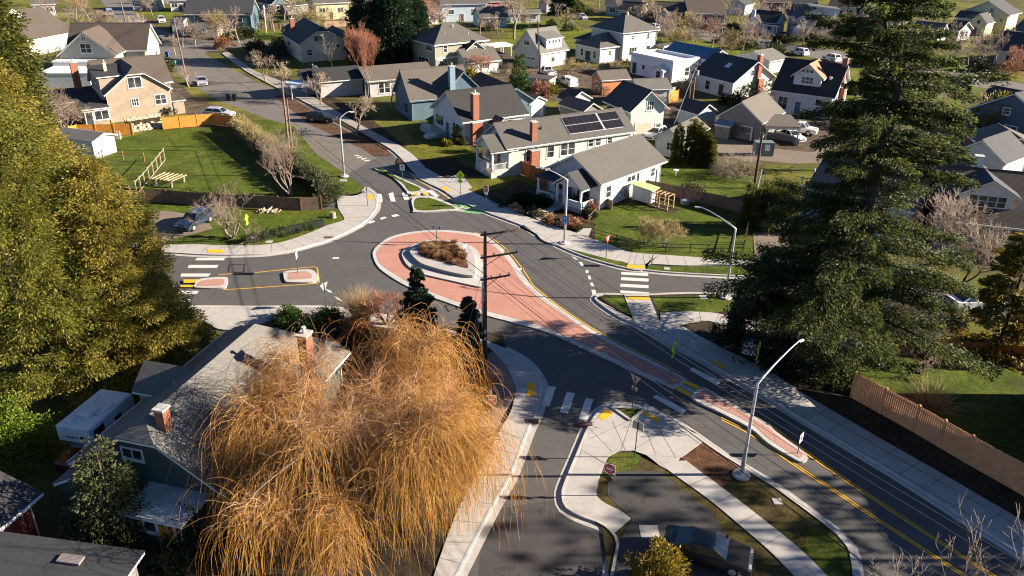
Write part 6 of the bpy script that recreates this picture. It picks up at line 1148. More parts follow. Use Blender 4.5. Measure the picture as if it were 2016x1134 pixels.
for s in (-1, 1):
    m = MB(); m.box((xf-.8, s*(lw/2+.01), 2.4), (.9, .03, .5)); sub(m, 'camper_window', CARGLASS); m = MB(); m.box((-.9, s*(lw/2+.01), 2.1), (.6, .03, .55)); sub(m, 'camper_window', CARGLASS)
m = MB(); m.tube([(xf-.01, .55, 2.2), (xf+.02, .55, 2.2)], .16, 14); sub(m, 'emblem', PLASTIC)
for k, wd_ in enumerate((.09, .12, .10, .12, .08, .10)): m = MB(); m.box((xf+.005, -.55+k*.15, 2.2), (.02, wd_, .09)); sub(m, 'emblem', PLASTIC)
# --- sign helper
SIGNG = mat('sign_fluorescent', (.50, .72, .02), .5, .05); SIGNW = mat('sign_white', (.75, .75, .74), .5, .05); SIGNR = mat('sign_red', (.55, .02, .025), .5, .05); SIGNB = mat('sign_blue', (.05, .22, .52), .5, .05); SIGNK = mat('sign_black', (.012, .012, .012), .5, 0); POSTG = mat('sign_post_green', (.03, .07, .05), .6, .1); BACKG = mat('sign_back', (.34, .36, .37), .4, .08, metal=.4)
def text(s, size, m, parent, o, du, dn, z=0, nm='lettering'):
    cu = bpy.data.curves.new(nm, 'FONT'); cu.body = s; cu.size = size; cu.align_x = 'CENTER'; cu.align_y = 'CENTER'; cu.extrude = .002; tmp = bpy.data.objects.new(nm, cu); COL.objects.link(tmp); bpy.context.view_layer.update()
    me = bpy.data.meshes.new_from_object(tmp.evaluated_get(bpy.context.evaluated_depsgraph_get())); bpy.data.objects.remove(tmp, do_unlink=True); bpy.data.curves.remove(cu)
    X, Y, Z = du, np.array([0, 0, 1.]), dn; M = Matrix([[X[0], Y[0], Z[0], o[0]], [X[1], Y[1], Z[1], o[1]], [X[2], Y[2], Z[2], o[2]], [0, 0, 0, 1]]); me.transform(M); me.materials.clear(); me.materials.append(m); return link(nm, me, parent)
class Sign:
    def __init__(s, px, h, n, label, post=POSTG, name='road_sign', z=.12, r=.035, lean=(0, 0)):
        s.b = G(*px); s.n = unit(np.array([n[0], n[1], 0.])); s.u = np.array([-s.n[1], s.n[0], 0]); s.root = thing(name, s.b, label, 'road sign'); mb = MB(); mb.tube([s.b-np.array([0, 0, .2]), s.b+np.array([0, 0, h])], r, 8); mb.build('post', post, s.root); s.post = None; s.off = r+.012
    def poly(s, nm, pts, z, m, lift=0.0, th=.012, back=True, parent=None):
        o = s.b+np.array([0, 0, z])+s.n*(s.off+lift); f = [o+s.u*x+np.array([0, 0, y]) for x, y in pts]; k = [p-s.n*th for p in f]; mb = MB(); q = len(f)
        mb.add(f, [tuple(range(q))]); mb.add(f+k, [(i, i+q, (i+1) % q+q, (i+1) % q) for i in range(q)]); mb.mi = 1; mb.add(k, [tuple(range(q-1, -1, -1))]); return mb.build(nm, [m, BACKG if back else m], parent or s.root)
    def rect(s, nm, w_, h_, z, m, **k): return s.poly(nm, [(-w_/2, -h_/2), (w_/2, -h_/2), (w_/2, h_/2), (-w_/2, h_/2)], z, m, **k)
    def dia(s, nm, d, z, m, **k): return s.poly(nm, [(0, -d/2), (d/2, 0), (0, d/2), (-d/2, 0)], z, m, **k)
    def disc(s, nm, r, z, m, k=20, **kw): return s.poly(nm, [(r*math.cos(6.2832*(i+.5)/k), r*math.sin(6.2832*(i+.5)/k)) for i in range(k)], z, m, **kw)
def ped(px, n, label):
    s = Sign(px, 3.0, n, label); p = s.dia('panel', 1.16, 2.65, SIGNG)
    for pts in ([(-.05, .16), (.05, .16), (.05, .26), (-.05, .26)], [(-.07, -.08), (.05, -.08), (.07, .14), (-.03, .14)], [(-.03, -.08), (-.16, -.30), (-.10, -.31), (.03, -.1)], [(.03, -.08), (.13, -.30), (.19, -.28), (.07, -.07)], [(.05, .12), (.18, .0), (.15, -.04), (.03, .06)]): s.poly('walking_figure', pts, 2.65, SIGNK, lift=.006, th=.004, back=False, parent=p)
    q = s.rect('plaque', .60, .34, 1.95, SIGNG); s.poly('arrow', [(-.2, .12), (-.14, .16), (.08, -.02), (.14, .05), (.2, -.14), (0, -.13), (.05, -.07)], 1.95, SIGNK, lift=.006, th=.004, back=False, parent=q); return s
ped((906.5, 387), (-.30, -.95), 'yellow-green pedestrian sign beside the upper pavement'); ped((1319, 743), (.87, -.5), 'yellow-green pedestrian sign standing on the brick median tail'); ped((1483, 744), (.87, -.5), 'yellow-green pedestrian sign beside the right-hand pavement')
s = Sign((490, 468), 2.6, (1, -.12), 'yellow diamond sign seen almost edge-on on the corner lawn'); s.dia('panel', .9, 2.2, SIGNG); s.rect('plaque', .45, .3, 1.6, SIGNG)
def dne(px, n, label, h=2.9, z=2.4, sz=.70, under=None):
    s = Sign(px, h, n, label); p = s.rect('panel', sz, sz, z, SIGNW); d = s.disc('red_disc', sz*.47, z, SIGNR, lift=.006, th=.004, back=False, parent=p); s.rect('white_bar', sz*.68, sz*.14, z, SIGNW, lift=.012, th=.004, back=False, parent=p)
    o = s.b+s.n*(s.off+.014); text('DO NOT', sz*.15, SIGNW, p, o+np.array([0, 0, z+sz*.20]), s.u, s.n); text('ENTER', sz*.15, SIGNW, p, o+np.array([0, 0, z-sz*.22]), s.u, s.n); return s
s = dne((967, 845), (.05, -1), 'red do not enter sign beside the gravel bed at the lane mouth'); s.poly('finial', [(-.05, 0), (.05, 0), (0, .5)], 2.82, SIGNW)
s = dne((1196, 979), (-.5, -1), 'shaded do not enter sign with a dark diamond below, by the dark driveway', 2.6, 2.15, .70); s.dia('marker', .55, 1.45, SIGNK)
s = dne((957, 408), (-.45, -.9), 'red do not enter sign on the pavement by the green bike lane', 2.7, 2.3, .66); s.rect('plaque', .5, .3, 1.72, SIGNW)
def arrow(s, z, p, up=True): s.poly('arrow', [(-.05, -.28), (.05, -.28), (.05, .06), (.17, .06), (0, .30), (-.17, .06), (-.05, .06)], z, SIGNK, lift=.006, th=.004, back=False, parent=p)
s = Sign((793, 359), 2.3, (-.1, -1), 'white sign with a black arrow on the upper grass island'); p = s.rect('panel', .6, .76, 1.95, SIGNW); arrow(s, 1.95, p)
s = Sign((1569.5, 896), 1.75, (.75, -.65), 'white keep-right sign on the nose of the lower brick median', z=.17); p = s.rect('panel', .52, .68, 1.4, SIGNW); s.poly('arrow', [(-.16, .2), (-.06, .22), (.02, .0), (.12, .04), (.05, -.22), (-.16, -.06), (-.07, -.03)], 1.4, SIGNK, lift=.006, th=.004, back=False, parent=p)
s = Sign((860, 484), 2.3, (-.25, -1), 'pair of small white plates on a post in the roundabout eye', z=.4)
for x in (-.32, .34): p = s.poly('plate', [(x-.27, -.2), (x+.27, -.2), (x+.27, .2), (x-.27, .2)], 2.05, SIGNW); s.poly('chevron', [(x-.1, -.14), (x, -.14), (x+.12, 0), (x, .14), (x-.1, .14), (x+.02, 0)], 2.05, SIGNK, lift=.006, th=.004, back=False, parent=p)
s = Sign((1193, 510), 2.5, (.82, -.57), 'red and white yield sign at the right-hand crossing'); p = s.poly('panel', [(0, -.42), (.48, .42), (-.48, .42)], 2.1, SIGNR); s.poly('white_triangle', [(0, -.20), (.24, .26), (-.24, .26)], 2.12, SIGNW, lift=.006, th=.004, back=False, parent=p)
s = Sign((1283, 524), 2.6, (1, .05), 'thin post with an edge-on sign at the right-hand ramp'); s.rect('panel', .5, .6, 2.3, SIGNW)
s = Sign((1249, 903), 2.9, (.55, .8), 'grey-backed sign on the grass tip of the lower plaza'); s.rect('panel', .75, .6, 2.55, SIGNW)
s = Sign((1244, 809.5), 2.9, (.75, .66), 'grey-backed yield sign in the small kerbed grass triangle'); s.poly('panel', [(0, -.42), (.48, .42), (-.48, .42)], 2.5, SIGNR); s.rect('plaque', .5, .35, 1.85, SIGNW)
s = Sign((587, 540), 2.4, (1, .06), 'dark post with an edge-on sign on the left brick island'); s.rect('panel', .6, .75, 2.0, SIGNW)
s = Sign((643, 610), 2.5, (-.85, .5), 'grey-backed sign on a green post at the lower left pavement'); s.poly('panel', [(0, -.42), (.48, .42), (-.48, .42)], 2.1, SIGNR)
s = Sign((724, 407), 2.3, (.95, .3), 'thin post with an edge-on sign at the corner ramp'); s.rect('panel', .5, .5, 2.05, SIGNW)
s = Sign((915, 508), 1.6, (.7, -.7), 'small dark-edged sign at the tail of the planted eye', z=.3); p = s.rect('panel', .45, .5, 1.3, BACKG)
# --- street lamps
def lamp(base, top, tip, label, group='tall street lamps', rb=.13):
    b = G(*base); zt = top[2]; root = thing('street_lamp', b, label, 'street lamp', group); t = b+np.array([0, 0, zt]); e = G(*tip)
    mb = MB(); mb.lathe(b-np.array([0, 0, .3]), [(.55, 0), (.55, .48), (.50, .55)], 22); mb.build('footing', KERBM, root)
    mb = MB(); mb.lathe(b+np.array([0, 0, .2]), [(.22, .05), (.22, .12), (.14, .14), (.13, .3)], 12); mb.build('base_plate', STEEL, root)
    d = e-t; mb = MB(); pts = [b+np.array([0, 0, .25]), b+np.array([0, 0, zt*.5]), b+np.array([0, 0, zt-.35]), t, t+d*.12+np.array([0, 0, .10])]+[t+d*k+np.array([0, 0, .25*math.sin(k*2.6)]) for k in (.4, .7, .9, 1)]; mb.tube(pts, [rb, rb*.85, rb*.7, rb*.66, rb*.6, rb*.45, rb*.36, rb*.30, rb*.26], 12); mb.build('mast', STEEL, root, True)
    h = unit(np.array([d[0], d[1], 0.])); n = np.array([-h[1], h[0], 0]); mb = MB(); c = e+h*.16+np.array([0, 0, .02])
    vs = [c+h*x+n*y+np.array([0, 0, z]) for x, y, z in ((-.20, -.05, -.03), (.20, -.09, -.04), (.25, 0, -.04), (.20, .09, -.04), (-.20, .05, -.03), (-.20, -.04, .05), (.17, -.07, .05), (.21, 0, .05), (.17, .07, .05), (-.20, .04, .05))]
    mb.add(vs, [(0, 1, 6, 5), (1, 2, 7, 6), (2, 3, 8, 7), (3, 4, 9, 8), (4, 0, 5, 9), (5, 6, 7, 8, 9), (4, 3, 2, 1, 0)]); mb.build('lamp_head', mat('lamp_head_paint', (.62, .66, .70), .4, .05), root); return root, t, b
lamp((1459, 938), (0, 0, 6.8), (1575, 673, 8.2), 'steel street lamp nearest the camera, arm leaning right over the road')
lamp((1428, 588), (0, 0, 6.75), (1376, 409, 8.0), 'steel street lamp beside the holly tree, arm reaching left')
r9, t9, b9 = lamp((1111, 481), (0, 0, 6.95), (1062, 331, 8.0), 'steel street lamp carrying the blue hospital sign')
lamp((678, 349), (0, 0, 7.5), (690, 221, 8.2), 'steel street lamp on the left verge of the upper road')
s = Sign((1111, 481), .3, (-.18, -1), 'tmp'); bpy.data.objects.remove([c for c in s.root.children][0], do_unlink=True); bpy.data.objects.remove(s.root, do_unlink=True); s.root = r9; s.off = .12
p = s.rect('hospital_sign', .62, .62, 2.85, SIGNB); q = s.rect('hospital_sign', .62, .26, 2.38, SIGNB); o = s.b+s.n*(s.off+.014); text('H', .5, SIGNW, p, o+np.array([0, 0, 2.87]), s.u, s.n)
s.poly('arrow', [(.2, -.03), (-.08, -.03), (-.08, -.1), (-.22, 0), (-.08, .1), (-.08, .03), (.2, .03)], 2.38, SIGNW, lift=.006, th=.004, back=False, parent=q)
b = G(525, 66); root = thing('lamp_post', b, 'short white lamp post on the far lawn left of the cream bungalow', 'street lamp'); mb = MB(); mb.tube([b, b+np.array([0, 0, 6.0])], .10, 8); mb.build('mast', SIGNW, root); mb = MB(); mb.lathe(b+np.array([0, 0, 5.95]), [(.12, 0), (.3, .3), (.26, .8), (.05, 1.0)], 10); mb.build('lamp_head', SIGNW, root)
# --- utility poles and wires
PB = mat('creosote_wood', (.105, .058, .038), .9, .3, 5, .2); WIREM = mat('wire_black', (.012, .012, .013), .5, 0); WIREA = mat('wire_aluminium', (.30, .31, .33), .35, 0, metal=.6)
def pole(base, h, label, arms=(), ad=(1, .45), m=WOODP, r=.16, lean=(0, 0), group=None):
    b = G(*base) if len(base) == 2 else np.array(base, float); root = thing('utility_pole', b, label, 'utility pole', group); tp = b+np.array([lean[0], lean[1], h]); mb = MB(); mb.tube([b-np.array([0, 0, .3]), (b+tp)/2, tp], [r, r*.85, r*.68], 10); mb.build('pole', m, root); a = unit(np.array([ad[0], ad[1], 0.])); q = np.array([-a[1], a[0], 0])
    at = []
    for z, x0, x1 in arms:
        c = b+(tp-b)*(z/h)+q*.16; mb = MB(); mb.box(c+a*(x0+x1)/2, (x1-x0, .10, .12), (a, q, np.array([0, 0, 1.]))); arm = mb.build('crossarm', m, root)
        mb = MB(); mb.tube([c+a*(x1*.55), c-np.array([0, 0, .7])-q*.05], .025, 5); mb.build('brace', DARKM, arm)
        for k in np.linspace(x0+.12, x1-.12, 4):
            mb = MB(); mb.lathe(c+a*k+np.array([0, 0, .06]), [(.03, 0), (.055, .05), (.035, .10), (.055, .14), (.03, .2)], 8); mb.build('insulator', mat('insulator', (.30, .30, .31), .4, .1), arm); at.append(c+a*k+np.array([0, 0, .24]))
    return root, b, at
pa, ba, ata = pole((955, 700), 10.4, 'brown wooden utility pole with three crossarms beside the brick median', ((10.1, -.3, 2.9), (8.3, -.3, 2.7), (6.5, -.3, 2.1)), (2.8, 1.24), PB, .17)
mb = MB(); mb.tube([ba+np.array([-.22, -.05, 0]), ba+np.array([-.2, -.05, 6.4])], .05, 8); mb.build('conduit', STEEL, pa)
for z in (1.6, 2.2): mb = MB(); mb.box(ba+np.array([.02, -.17, z]), (.16, .02, .3)); mb.build('tag_plate', SIGNW, pa)
pe, be, ate = pole((570, 300), 9.8, 'grey weathered utility pole on the left verge of the upper road', ((9.4, -1.2, 1.2),), (1, .25), WOODP, .17); pe2 = pole((575, 292), 6.9, 'shorter weathered pole standing against the taller one on the verge', (), m=WOODP, r=.14)
pf, bf_, atf = pole((367, 153), 10.8, 'slender pale utility pole beside the silver sedan on the upper road', ((10.3, -.9, .9),), (1, .2), WOODP, .16, (-.6, 0)); pg, bg, atg = pole((256, 78), 11.5, 'pale utility pole with a lamp arm at the top left', ((10.6, -.9, .9),), (1, .2), WOODP, .17, (-.7, 0))
mb = MB(); q = bg+np.array([-.5, 0, 8.6]); mb.tube([q, q+np.array([1.2, .3, .5]), q+np.array([2.6, .6, .7])], .05, 7); mb.box(q+np.array([2.9, .65, .68]), (.7, .22, .12)); mb.build('lamp_arm', STEEL, pg)
ph, bh, _ = pole((1064, 150), 10.8, 'leaning dark brown utility pole in front of the two-storey garage', (), m=PB, r=.16, lean=(-.9, 0)); mb = MB(); mb.box(bh+np.array([-.5, -.25, 6.3]), (.35, .35, .8)); mb.build('transformer', STEEL, ph)
pi_, bi, ati = pole((1360, 226), 8.6, 'grey utility pole with a transformer behind the green garage', ((8.2, -.7, .7),), (1, -.5), WOODP, .16); mb = MB(); mb.lathe(bi+np.array([.35, -.1, 6.6]), [(.2, 0), (.22, .1), (.22, .7), (.1, .8)], 10); mb.build('transformer', STEEL, pi_); pole((1353, 228), 6.6, 'shorter pole beside the grey one behind the green garage', (), m=WOODP, r=.13)
pole((1484, 372), 7.2, 'dark thick wooden pole beside the bare thicket', (), m=PB, r=.2); pole((1487, 386), 3.4, 'pale slanting post by the tall hedge', (), m=SIGNW, r=.09, lean=(.3, 0))
pc, bc, atc = pole((19.5, 20, 0), 10.4, 'wooden utility pole nearer the camera, the wires running to it', ((10.1, -.3, 2.9), (8.3, -.3, 2.7), (6.5, -.3, 2.1)), (2.8, 1.24), PB, .17)
def wire(a, b, label, sag=.35, r=.013, m=WIREM, grp='overhead wires'):
    a, b = np.array(a, float), np.array(b, float); mb = MB(); mb.tube([a*(1-t)+b*t-np.array([0, 0, sag*4*t*(1-t)]) for t in np.linspace(0, 1, 15)], r, 5, False); o = mb.build('overhead_wire', m); return tag(o, label, 'wire', grp)
for i, (p, q) in enumerate(zip(ata, atc)): wire(p, q, ('thin overhead wire running from the upper' if i < 4 else 'thin overhead wire running from the middle' if i < 8 else 'thin overhead wire running from the lowest')+' crossarm down to the bottom right', .5, .011, WIREA if i % 3 == 1 else WIREM, 'wires down to the bottom right')
wire(ba+np.array([.1, 0, 6.9]), be+np.array([0, 0, 5.1]), 'thick black cable from the brown pole up to the weathered pole', .15, .024); wire(ba+np.array([.1, 0, 6.9]), bc+np.array([0, 0, 6.2]), 'thick black cable from the brown pole down to the bottom right', .2, .024); wire(ba+np.array([0, 0, 6.4]), be+np.array([0, 0, 4.5]), 'second cable just below the thick one over the roundabout', .25, .014)
for i, (p, q) in enumerate(zip(ata[:4], ate)): wire(p, q, 'thin wire from the brown pole top to the weathered pole top', .6, .010, WIREM, 'wires over the roundabout to the weathered pole')
for i, (p, q) in enumerate(zip(ate, atf)): wire(p, q, 'thin wire along the upper road between the weathered and slender poles', .6, .014, WIREM, 'wires along the upper road')
for i, (p, q) in enumerate(zip(atf, atg)): wire(p, q, 'thin wire between the two pale poles at the top left', .6, .015, WIREM, 'wires at the top left')
wire(be+np.array([0, 0, 6.0]), bf_+np.array([0, 0, 6.6]), 'thicker cable along the upper road below the thin wires', .5, .02)
wire(bi+np.array([0, 0, 7.9]), G(1322, 258), 'pale slanting guy wire beside the tall green garage', 0, .03, WIREA); wire(bi+np.array([0, 0, 6.8]), bh+np.array([-.6, 0, 7.6]), 'service wire between the grey pole and the leaning brown pole', .7, .016)
for i, (z, e) in enumerate(((6.2, (893, 800)), (6.0, (904, 792)), (5.7, (916, 784)), (8.2, (880, 812)))): wire(ba+np.array([0, 0, z]), G(*e), 'guy wire slanting from the brown pole into the gravel bed', 0, .014, WIREA, 'guy wires of the brown pole')
# --- fences
F_OR = mat('orange_cedar_boards', (.62, .25, .045), .75, .2, 2, .1); F_BR = mat('brown_boards', (.16, .105, .075), .85, .3, 2, .1); F_RD = mat('red_brown_boards', (.50, .25, .115), .85, .25, 2, .1); F_TN = mat('tan_boards', (.44, .30, .19), .85, .2, 2, .1); F_RU = mat('russet_boards', (.30, .09, .03), .8, .25, 2, .1); F_GR = mat('grey_boards', (.27, .26, .26), .85, .2, 2, .1)
def fence(px, h, m, label, pm=None, bw=.14, name='board_fence', gap=.012, step=2.4, z0=.05, rails=False, over=.12, pw=.11, side=1):
    P_ = GP(S(px)) if isinstance(px, str) else px; root = thing(name, P_[0], label, 'fence'); rr = random.Random(3)
    for i in range(len(P_)-1):
        a, b = P_[i], P_[i+1]; L = np.linalg.norm(b-a); u = (b-a)/L; v = np.array([-u[1], u[0], 0]); ax = (u, v, np.array([0, 0, 1.])); mb = MB(); k = max(1, int(L/bw))
        if not rails:
            for j in range(k): hh = h*(1+rr.uniform(-.012, .012)); mb.box(a+u*L*(j+.5)/k+np.array([0, 0, z0+hh/2])+v*rr.uniform(-.004, .004), (L/k-gap, .025, hh), ax)
            mb.build('boards', m, root); mb = MB()
            for zz in (.25, h-.25): mb.box((a+b)/2+np.array([0, 0, z0+zz])+v*.045, (L, .05, .09), ax)
            mb.build('rail', pm or m, root)
        else:
            for zz in rails: mb.box((a+b)/2+np.array([0, 0, z0+zz]), (L, .045, .06), ax)
            mb.build('rail', m, root)
        np_ = max(1, round(L/step))
        for j in range(np_+(i == len(P_)-2)): mb = MB(); mb.box(a+u*L*j/np_+np.array([0, 0, z0+(h+over)/2])-v*.0, (pw, pw, h+over), ax); mb.build('post', pm or m, root)
    return root
fence('140,272 155,269 262.5,266', 1.7, F_OR, 'bright orange board fence below the tan house, left stretch', F_OR); fence('322,255 423,246 461,251', 1.75, F_OR, 'bright orange board fence right of the rubble wall'); fence('461,251 480,278 500,302', 1.5, F_BR, 'shaded brown fence turning down from the orange one')
fence('287,402 330,401 420,407 504,411 594,416 634,414', 1.55, F_BR, 'brown board fence across the back of the corner lawn', mat('russet_posts', (.25, .11, .06), .8, .2)); fence('205,382 258,392', 1.5, F_BR, 'short dark board fence left of the garden gap')
fence('270,383 286,366 303,345 325,317', 1.6, mat('pale_posts', (.42, .34, .24), .8, .15), 'pale wire trellis fence climbing the sloping lawn', name='trellis_fence', rails=(.1, 1.5), step=1.8); fence('203,312 243,316 285,320', 1.2, mat('russet_posts', (.25, .11, .06), .8, .2), 'three short wooden posts with wire on the upper lawn', name='post_and_wire_fence', rails=(.9,), step=4)
fence(GP(S('1674.5,782 1797,850 1900,911 2015,976 2120,1036'), 1.0), 2.0, F_RD, z0=0.0, label='long red-brown board fence along the right-hand pavement'); fence('1694,706 1800,708 1950,718 2060,730', 1.85, F_RU, 'russet board fence at the back of the right-hand yard')
fence('1247,374 1303,384 1343,393 1381,402 1424,411 1466,424', 1.5, F_BR, 'weathered brown board fence behind the chicken coop'); fence('1023,342 1045,352 1072,362', 1.8, F_RU, 'russet board fence between the solar house and the white bungalow')
fence('616,140 640,153 676,174 702,173 724,176', 1.3, mat('white_boards', (.60, .62, .64), .7, .1), 'white board fence round the ranch house garden'); fence('432,56 450,55', 1.1, WHITE, 'white picket fence left of the garden arch', name='picket_fence', bw=.22, gap=.1); fence('462,55 500,52', 1.1, WHITE, 'white picket fence right of the garden arch', name='picket_fence', bw=.22, gap=.1)
a = G(456, 55); root = thing('garden_arch', a, 'white garden arch in the picket fence of the teal house', 'arch'); mb = MB(); mb.tube([a+np.array([.75*math.cos(t), 0, (1.6+.75*math.sin(t)) if 0 <= t <= math.pi else 0]) for t in np.linspace(0, math.pi, 9)], .09, 6); mb.build('hoop', WHITE, root)
for x in (-.75, .75): mb = MB(); mb.box(a+np.array([x, 0, .8]), (.16, .16, 1.6)); mb.build('post', WHITE, root)
fence('1165,466 1213,480 1259,494 1310,497 1358,498 1408,499 1462,498', .85, DARKM, 'low dark wire fence round the sunlit corner lawn', name='wire_fence', rails=(.45, .85), step=3.2, pw=.07, z0=.1); fence('1462,498 1468,470 1472,452', 1.3, F_BR, 'short brown rail fence beside the columnar conifer', name='rail_fence', rails=(.6, 1.2), step=1.5)
fence('1178,398 1204,414', 1.1, F_BR, 'small brown gate panel at the corner of the white bungalow'); fence('1158,440 1176,420', .8, F_BR, 'short brown fence beside the garden steps', rails=(.4, .75), name='rail_fence')
fence('1505,272 1532,276 1558,280 1572,288', 1.0, F_GR, 'grey board fence in front of the carport'); fence('1288,207 1334,199', 1.9, F_OR, 'orange board fence behind the tall green garage'); fence('1286,196 1330,188', 1.6, F_TN, 'tan board fence with stored furniture behind the low grey garage')
fence('500,58 552,58', 1.6, F_TN, 'tan board fence behind the far lamp post'); fence('640,54 692,52', 1.6, F_TN, 'tan board fence left of the dark firs'); fence('597,642 650,650 700,664', 1.0, F_RU, 'dark red single rail fence along the lower pavement', name='rail_fence', rails=(.9,), step=2); fence('1019,234 1068,229', 1.4, mat('white_boards', (.60, .62, .64), .7, .1), 'white fence behind the brick-chimney bungalow')
# --- small things
def boxthing(nm, px, dims, label, cat, m, z=.1, rz=0.0, part='body'):
    b = G(*px); root = thing(nm, (b[0], b[1], z), label, cat, None, rz); return root, b
c = G(1262, 397); cdir = unit(G(1328, 418)-G(1244, 394)); cn = np.array([-cdir[1], cdir[0], 0]); ax = (cdir, cn, np.array([0, 0, 1.])); b0 = G(1244, 396)
root = thing('chicken_coop', b0, 'small chicken coop with a mossy roof and timber run by the board fence', 'coop'); mb = MB(); mb.box(b0+cdir*1.25+cn*.6+np.array([0, 0, 1.15]), (2.5, 1.3, 1.7), ax); mb.build('hut', sid((.52, .54, .56), .14, True), root)
mb = MB(); mb.box(b0+cdir*1.3+cn*.6+np.array([0, 0, 2.08]), (3.0, 1.8, .07), (unit(cdir-np.array([0, 0, .06])), cn, np.array([0, 0, 1.]))); mb.build('roof', mat('mossy_roof', (.36, .46, .20), .8, .3, 3), root); mb = MB(); TIM = mat('new_timber', (.42, .29, .16), .8, .15, 3)
for x in (2.6, 3.7, 4.9):
    for y in (0, 1.25): mb.box(b0+cdir*x+cn*y+np.array([0, 0, .9]), (.10, .10, 1.8), ax)
for y in (0, 1.25):
    for z in (.12, .95, 1.75): mb.box(b0+cdir*3.75+cn*y+np.array([0, 0, z]), (2.2, .06, .10), ax)
for x in (2.62, 3.2, 3.75, 4.3, 4.88): mb.box(b0+cdir*x+cn*.62+np.array([0, 0, 1.8]), (.07, 1.15, .07), ax)
mb.build('run_frame', TIM, root)
b = G(1348, 402); root = thing('covered_tub', b, 'pale grey lidded tub in the shade by the board fence', 'tub'); mb = MB(); mb.lathe(b, [(.5, 0), (.55, .4), (.53, .45)], 20); mb.build('tub', mat('tub_shade_grey', (.30, .31, .33), .6, .1), root); mb = MB(); mb.lathe(b+np.array([0, 0, .45]), [(.58, 0), (.56, .1), (.3, .2)], 20); mb.build('lid', mat('tub_lid', (.36, .37, .39), .6, .1), root)  # white tub and lid; the shade on them is put into the greys
b = G(1330, 347); root = thing('bird_bath', b, 'little white bird bath on the back lawn', 'bird bath'); mb = MB(); mb.lathe(b, [(.22, 0), (.2, .06), (.07, .1), (.07, .7), (.35, .8), (.36, .88)], 14); mb.build('pedestal', SIGNW, root)
rr = random.Random(9); wm = mat('split_log', (.50, .36, .24), .85, .3, 5)
for i in range(14): b = G(505+i*3.0, 420+rr.uniform(-3, 3)); a = rr.uniform(0, 3.1); mb = MB(); d = np.array([math.cos(a), math.sin(a), rr.uniform(0, .9)]); mb.tube([b+np.array([0, 0, .16]), b+np.array([0, 0, .16])+d*.55], .11, 6); tag(mb.build('firewood_log', wm), 'split firewood log lying in the loose row along the brown fence', 'log', 'firewood logs by the brown fence')
b = G(656, 430); root = thing('tree_stump', b, 'pale ribbed tree stump at the tip of the corner bed', 'stump'); mb = MB(); mb.lathe(b, [(.42, 0), (.34, .25), (.30, .75)], 9); mb.build('stump', BARKG, root)
p4 = [G(*q, 1.0) for q in ((298, 352), (337, 357), (367, 344), (325, 339))]; root = thing('timber_frame', G(318, 372), 'raised flat timber frame on log legs in the sloping lawn', 'frame'); mb = MB()
for k in range(6): t = k/5; a, e = p4[0]*(1-t)+p4[1]*t, p4[3]*(1-t)+p4[2]*t; u = unit(e-a); mb.box((a+e)/2, (np.linalg.norm(e-a), .16, .08), (u, np.array([-u[1], u[0], 0]), np.array([0, 0, 1.])))
mb.build('slats', mat('pale_timber2', (.36, .27, .17), .8, .2), root)
for q in p4: mb = MB(); g0 = (q+sum(p4)/4*.25)/1.25; mb.tube([(g0[0], g0[1], 0), (g0[0], g0[1], .95)], .17, 8); mb.build('leg', BARKG, root)
wl = GP(S('256,262 320,252')); u = unit(wl[1]-wl[0]); root = thing('rubble_wall', wl[0], 'rubble stone retaining wall between the two orange fences', 'wall'); mb = MB(); L = np.linalg.norm(wl[1]-wl[0]); v = np.array([-u[1], u[0], 0])
for k in range(300): t = rr.random(); z = rr.uniform(.1, 2.0); mb.box(wl[0]+u*L*t+v*(z*.5+rr.uniform(-.1, .1))+np.array([0, 0, z]), (rr.uniform(.2, .5), rr.uniform(.2, .4), rr.uniform(.12, .3)), (unit(u+np.array([0, 0, rr.uniform(-.3, .3)])), v, np.array([0, 0, 1.])))
mb.build('stones', mat('field_stone', (.40, .34, .25), .9, .4, 5, .2), root); mb = MB(); mb.box(wl[0]+u*L/2+v*1.0+np.array([0, 0, .8]), (L, 1.3, 1.6), (u, v, np.array([0, 0, 1.]))); mb.build('core', SOIL, root)
b = G(234, 276); root = thing('step_ladder', b, 'white folding ladder standing in front of the orange fence', 'ladder'); mb = MB()
for s in (-.25, .25): mb.tube([b+np.array([s, 0, 0]), b+np.array([s*.8, .25, 1.3])], .035, 5); mb.tube([b+np.array([s, .5, 0]), b+np.array([s*.8, .27, 1.3])], .03, 5)
for k in range(5): mb.box(b+np.array([0, .04+.045*k, .22+.25*k]), (.46, .09, .03))
mb.build('frame', SIGNW, root)
def bin_(px, c, label, h=1.05):
    b = G(*px); root = thing('wheelie_bin', b, label, 'bin'); mb = MB(); vs = [(b[0]+x*k, b[1]+y*k, b[2]+z) for z, k in ((.05, .26), (h, .33)) for x, y in ((-1, -1), (1, -1), (1, 1), (-1, 1))]; mb.add(vs, [(0, 1, 5, 4), (1, 2, 6, 5), (2, 3, 7, 6), (3, 0, 4, 7), (4, 5, 6, 7)]); m = mat('bin_%d%d%d' % tuple(int(99*x) for x in c), c, .5, .1); mb.build('body', m, root); mb = MB(); mb.box(b+np.array([0, 0, h+.04]), (.74, .76, .07)); mb.build('lid', m, root)
bin_((330, 112), (.03, .07, .30), 'blue wheelie bin at the kerb of the upper road'); bin_((344, 130), (.06, .22, .20), 'teal wheelie bin against the slender pole'); bin_((450, 198), (.02, .03, .03), 'dark wheelie bin left of a pair on the road edge'); bin_((462, 198), (.03, .04, .02), 'dark wheelie bin right of a pair on the road edge'); bin_((241, 58), (.25, .33, .36), 'pale blue bin by the upper road pole')
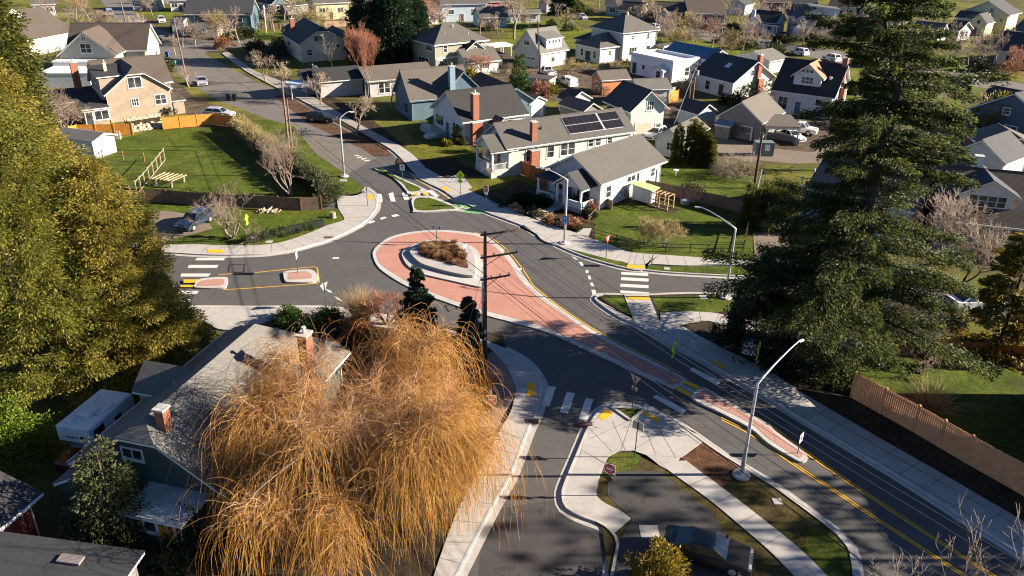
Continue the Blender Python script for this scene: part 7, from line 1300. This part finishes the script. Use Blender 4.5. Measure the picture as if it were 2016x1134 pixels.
b = G(1474, 698); root = thing('utility_cabinet', b, 'white utility cabinet in the shade under the tall fir', 'cabinet'); mb = MB(); mb.box(b+np.array([0, 0, .65]), (1.1, .55, 1.2), (unit(np.array([1, -.6, 0])), unit(np.array([.6, 1, 0])), np.array([0, 0, 1.]))); mb.build('cabinet', SIGNW, root); mb = MB(); mb.box(b+np.array([0, 0, 1.28]), (1.2, .65, .06), (unit(np.array([1, -.6, 0])), unit(np.array([.6, 1, 0])), np.array([0, 0, 1.]))); mb.build('lid', BACKG, root)
b = G(1504, 308); root = thing('metal_container', b, 'green-grey metal container beside the alley', 'container'); mb = MB(); mb.box(b+np.array([0, .8, 1.0]), (2.6, 1.6, 1.9)); mb.build('body', mat('container_green', (.13, .18, .17), .6, .15), root); mb = MB(); mb.box(b+np.array([.3, -.015, 1.25]), (.7, .03, .9)); mb.build('notice', SIGNW, root)
b = G(943, 884); root = thing('fire_hydrant', b, 'red fire hydrant with a white cap at the gravel bed edge', 'hydrant'); RED = mat('hydrant_red', (.55, .04, .02), .45, .1); mb = MB(); mb.lathe(b, [(.18, 0), (.18, .06), (.13, .08), (.13, .5), (.17, .52), (.17, .56)], 12); mb.build('barrel', RED, root); mb = MB(); mb.lathe(b+np.array([0, 0, .56]), [(.15, 0), (.12, .12), (.04, .17), (.04, .22)], 12); mb.build('bonnet', SIGNW, root)
for s in (-1, 1): mb = MB(); mb.tube([b+np.array([s*.12, 0, .4]), b+np.array([s*.24, 0, .4])], .06, 8); mb.build('nozzle', RED, root)
for i, (x, y) in enumerate(((548, 985), (522, 1015))):
    b = G(x, y); root = thing('garden_chair', b, ['white plastic garden chair beneath the willow, upper of two', 'white plastic garden chair beneath the willow, lower of two'][i], 'chair', 'garden chairs'); mb = MB(); mb.box(b+np.array([0, 0, .43]), (.5, .5, .05)); mb.build('seat', SIGNW, root); mb = MB(); mb.box(b+np.array([0, .24, .72]), (.5, .05, .5)); mb.build('backrest', SIGNW, root)
    for x_ in (-.22, .22):
        for y_ in (-.22, .22): mb = MB(); mb.tube([b+np.array([x_, y_, 0]), b+np.array([x_*.95, y_*.95, .41])], .025, 6); mb.build('leg', SIGNW, root)
# --- house standing beyond the right-hand yard, its shade lies across the road
h = House('house', (1900, 1000), (1990, 1000), 4.8, 'two-storey house beyond the right-hand yard, outside the view', wall=LGREY, roof=R_DARK); h.o = np.array([36.3, 33.6]); h.u = np.array([1., 0]); h.v = np.array([0, 1.]); h.L = 10.4; h.root.location = (36.3, 33.6, 0); h.root.matrix_basis = Matrix.Translation((36.3, 33.6, 0)); h.block(0, 0, d=14.6, ridge='y', rise=2.8, ov=.4).wins('f', [.25, .75], 3.6, 1.2, 1.3).wins('f', [.25, .75], 1.4, 1.2, 1.3).wins('l', [.3, .7], 1.8, 1.1, 1.4)
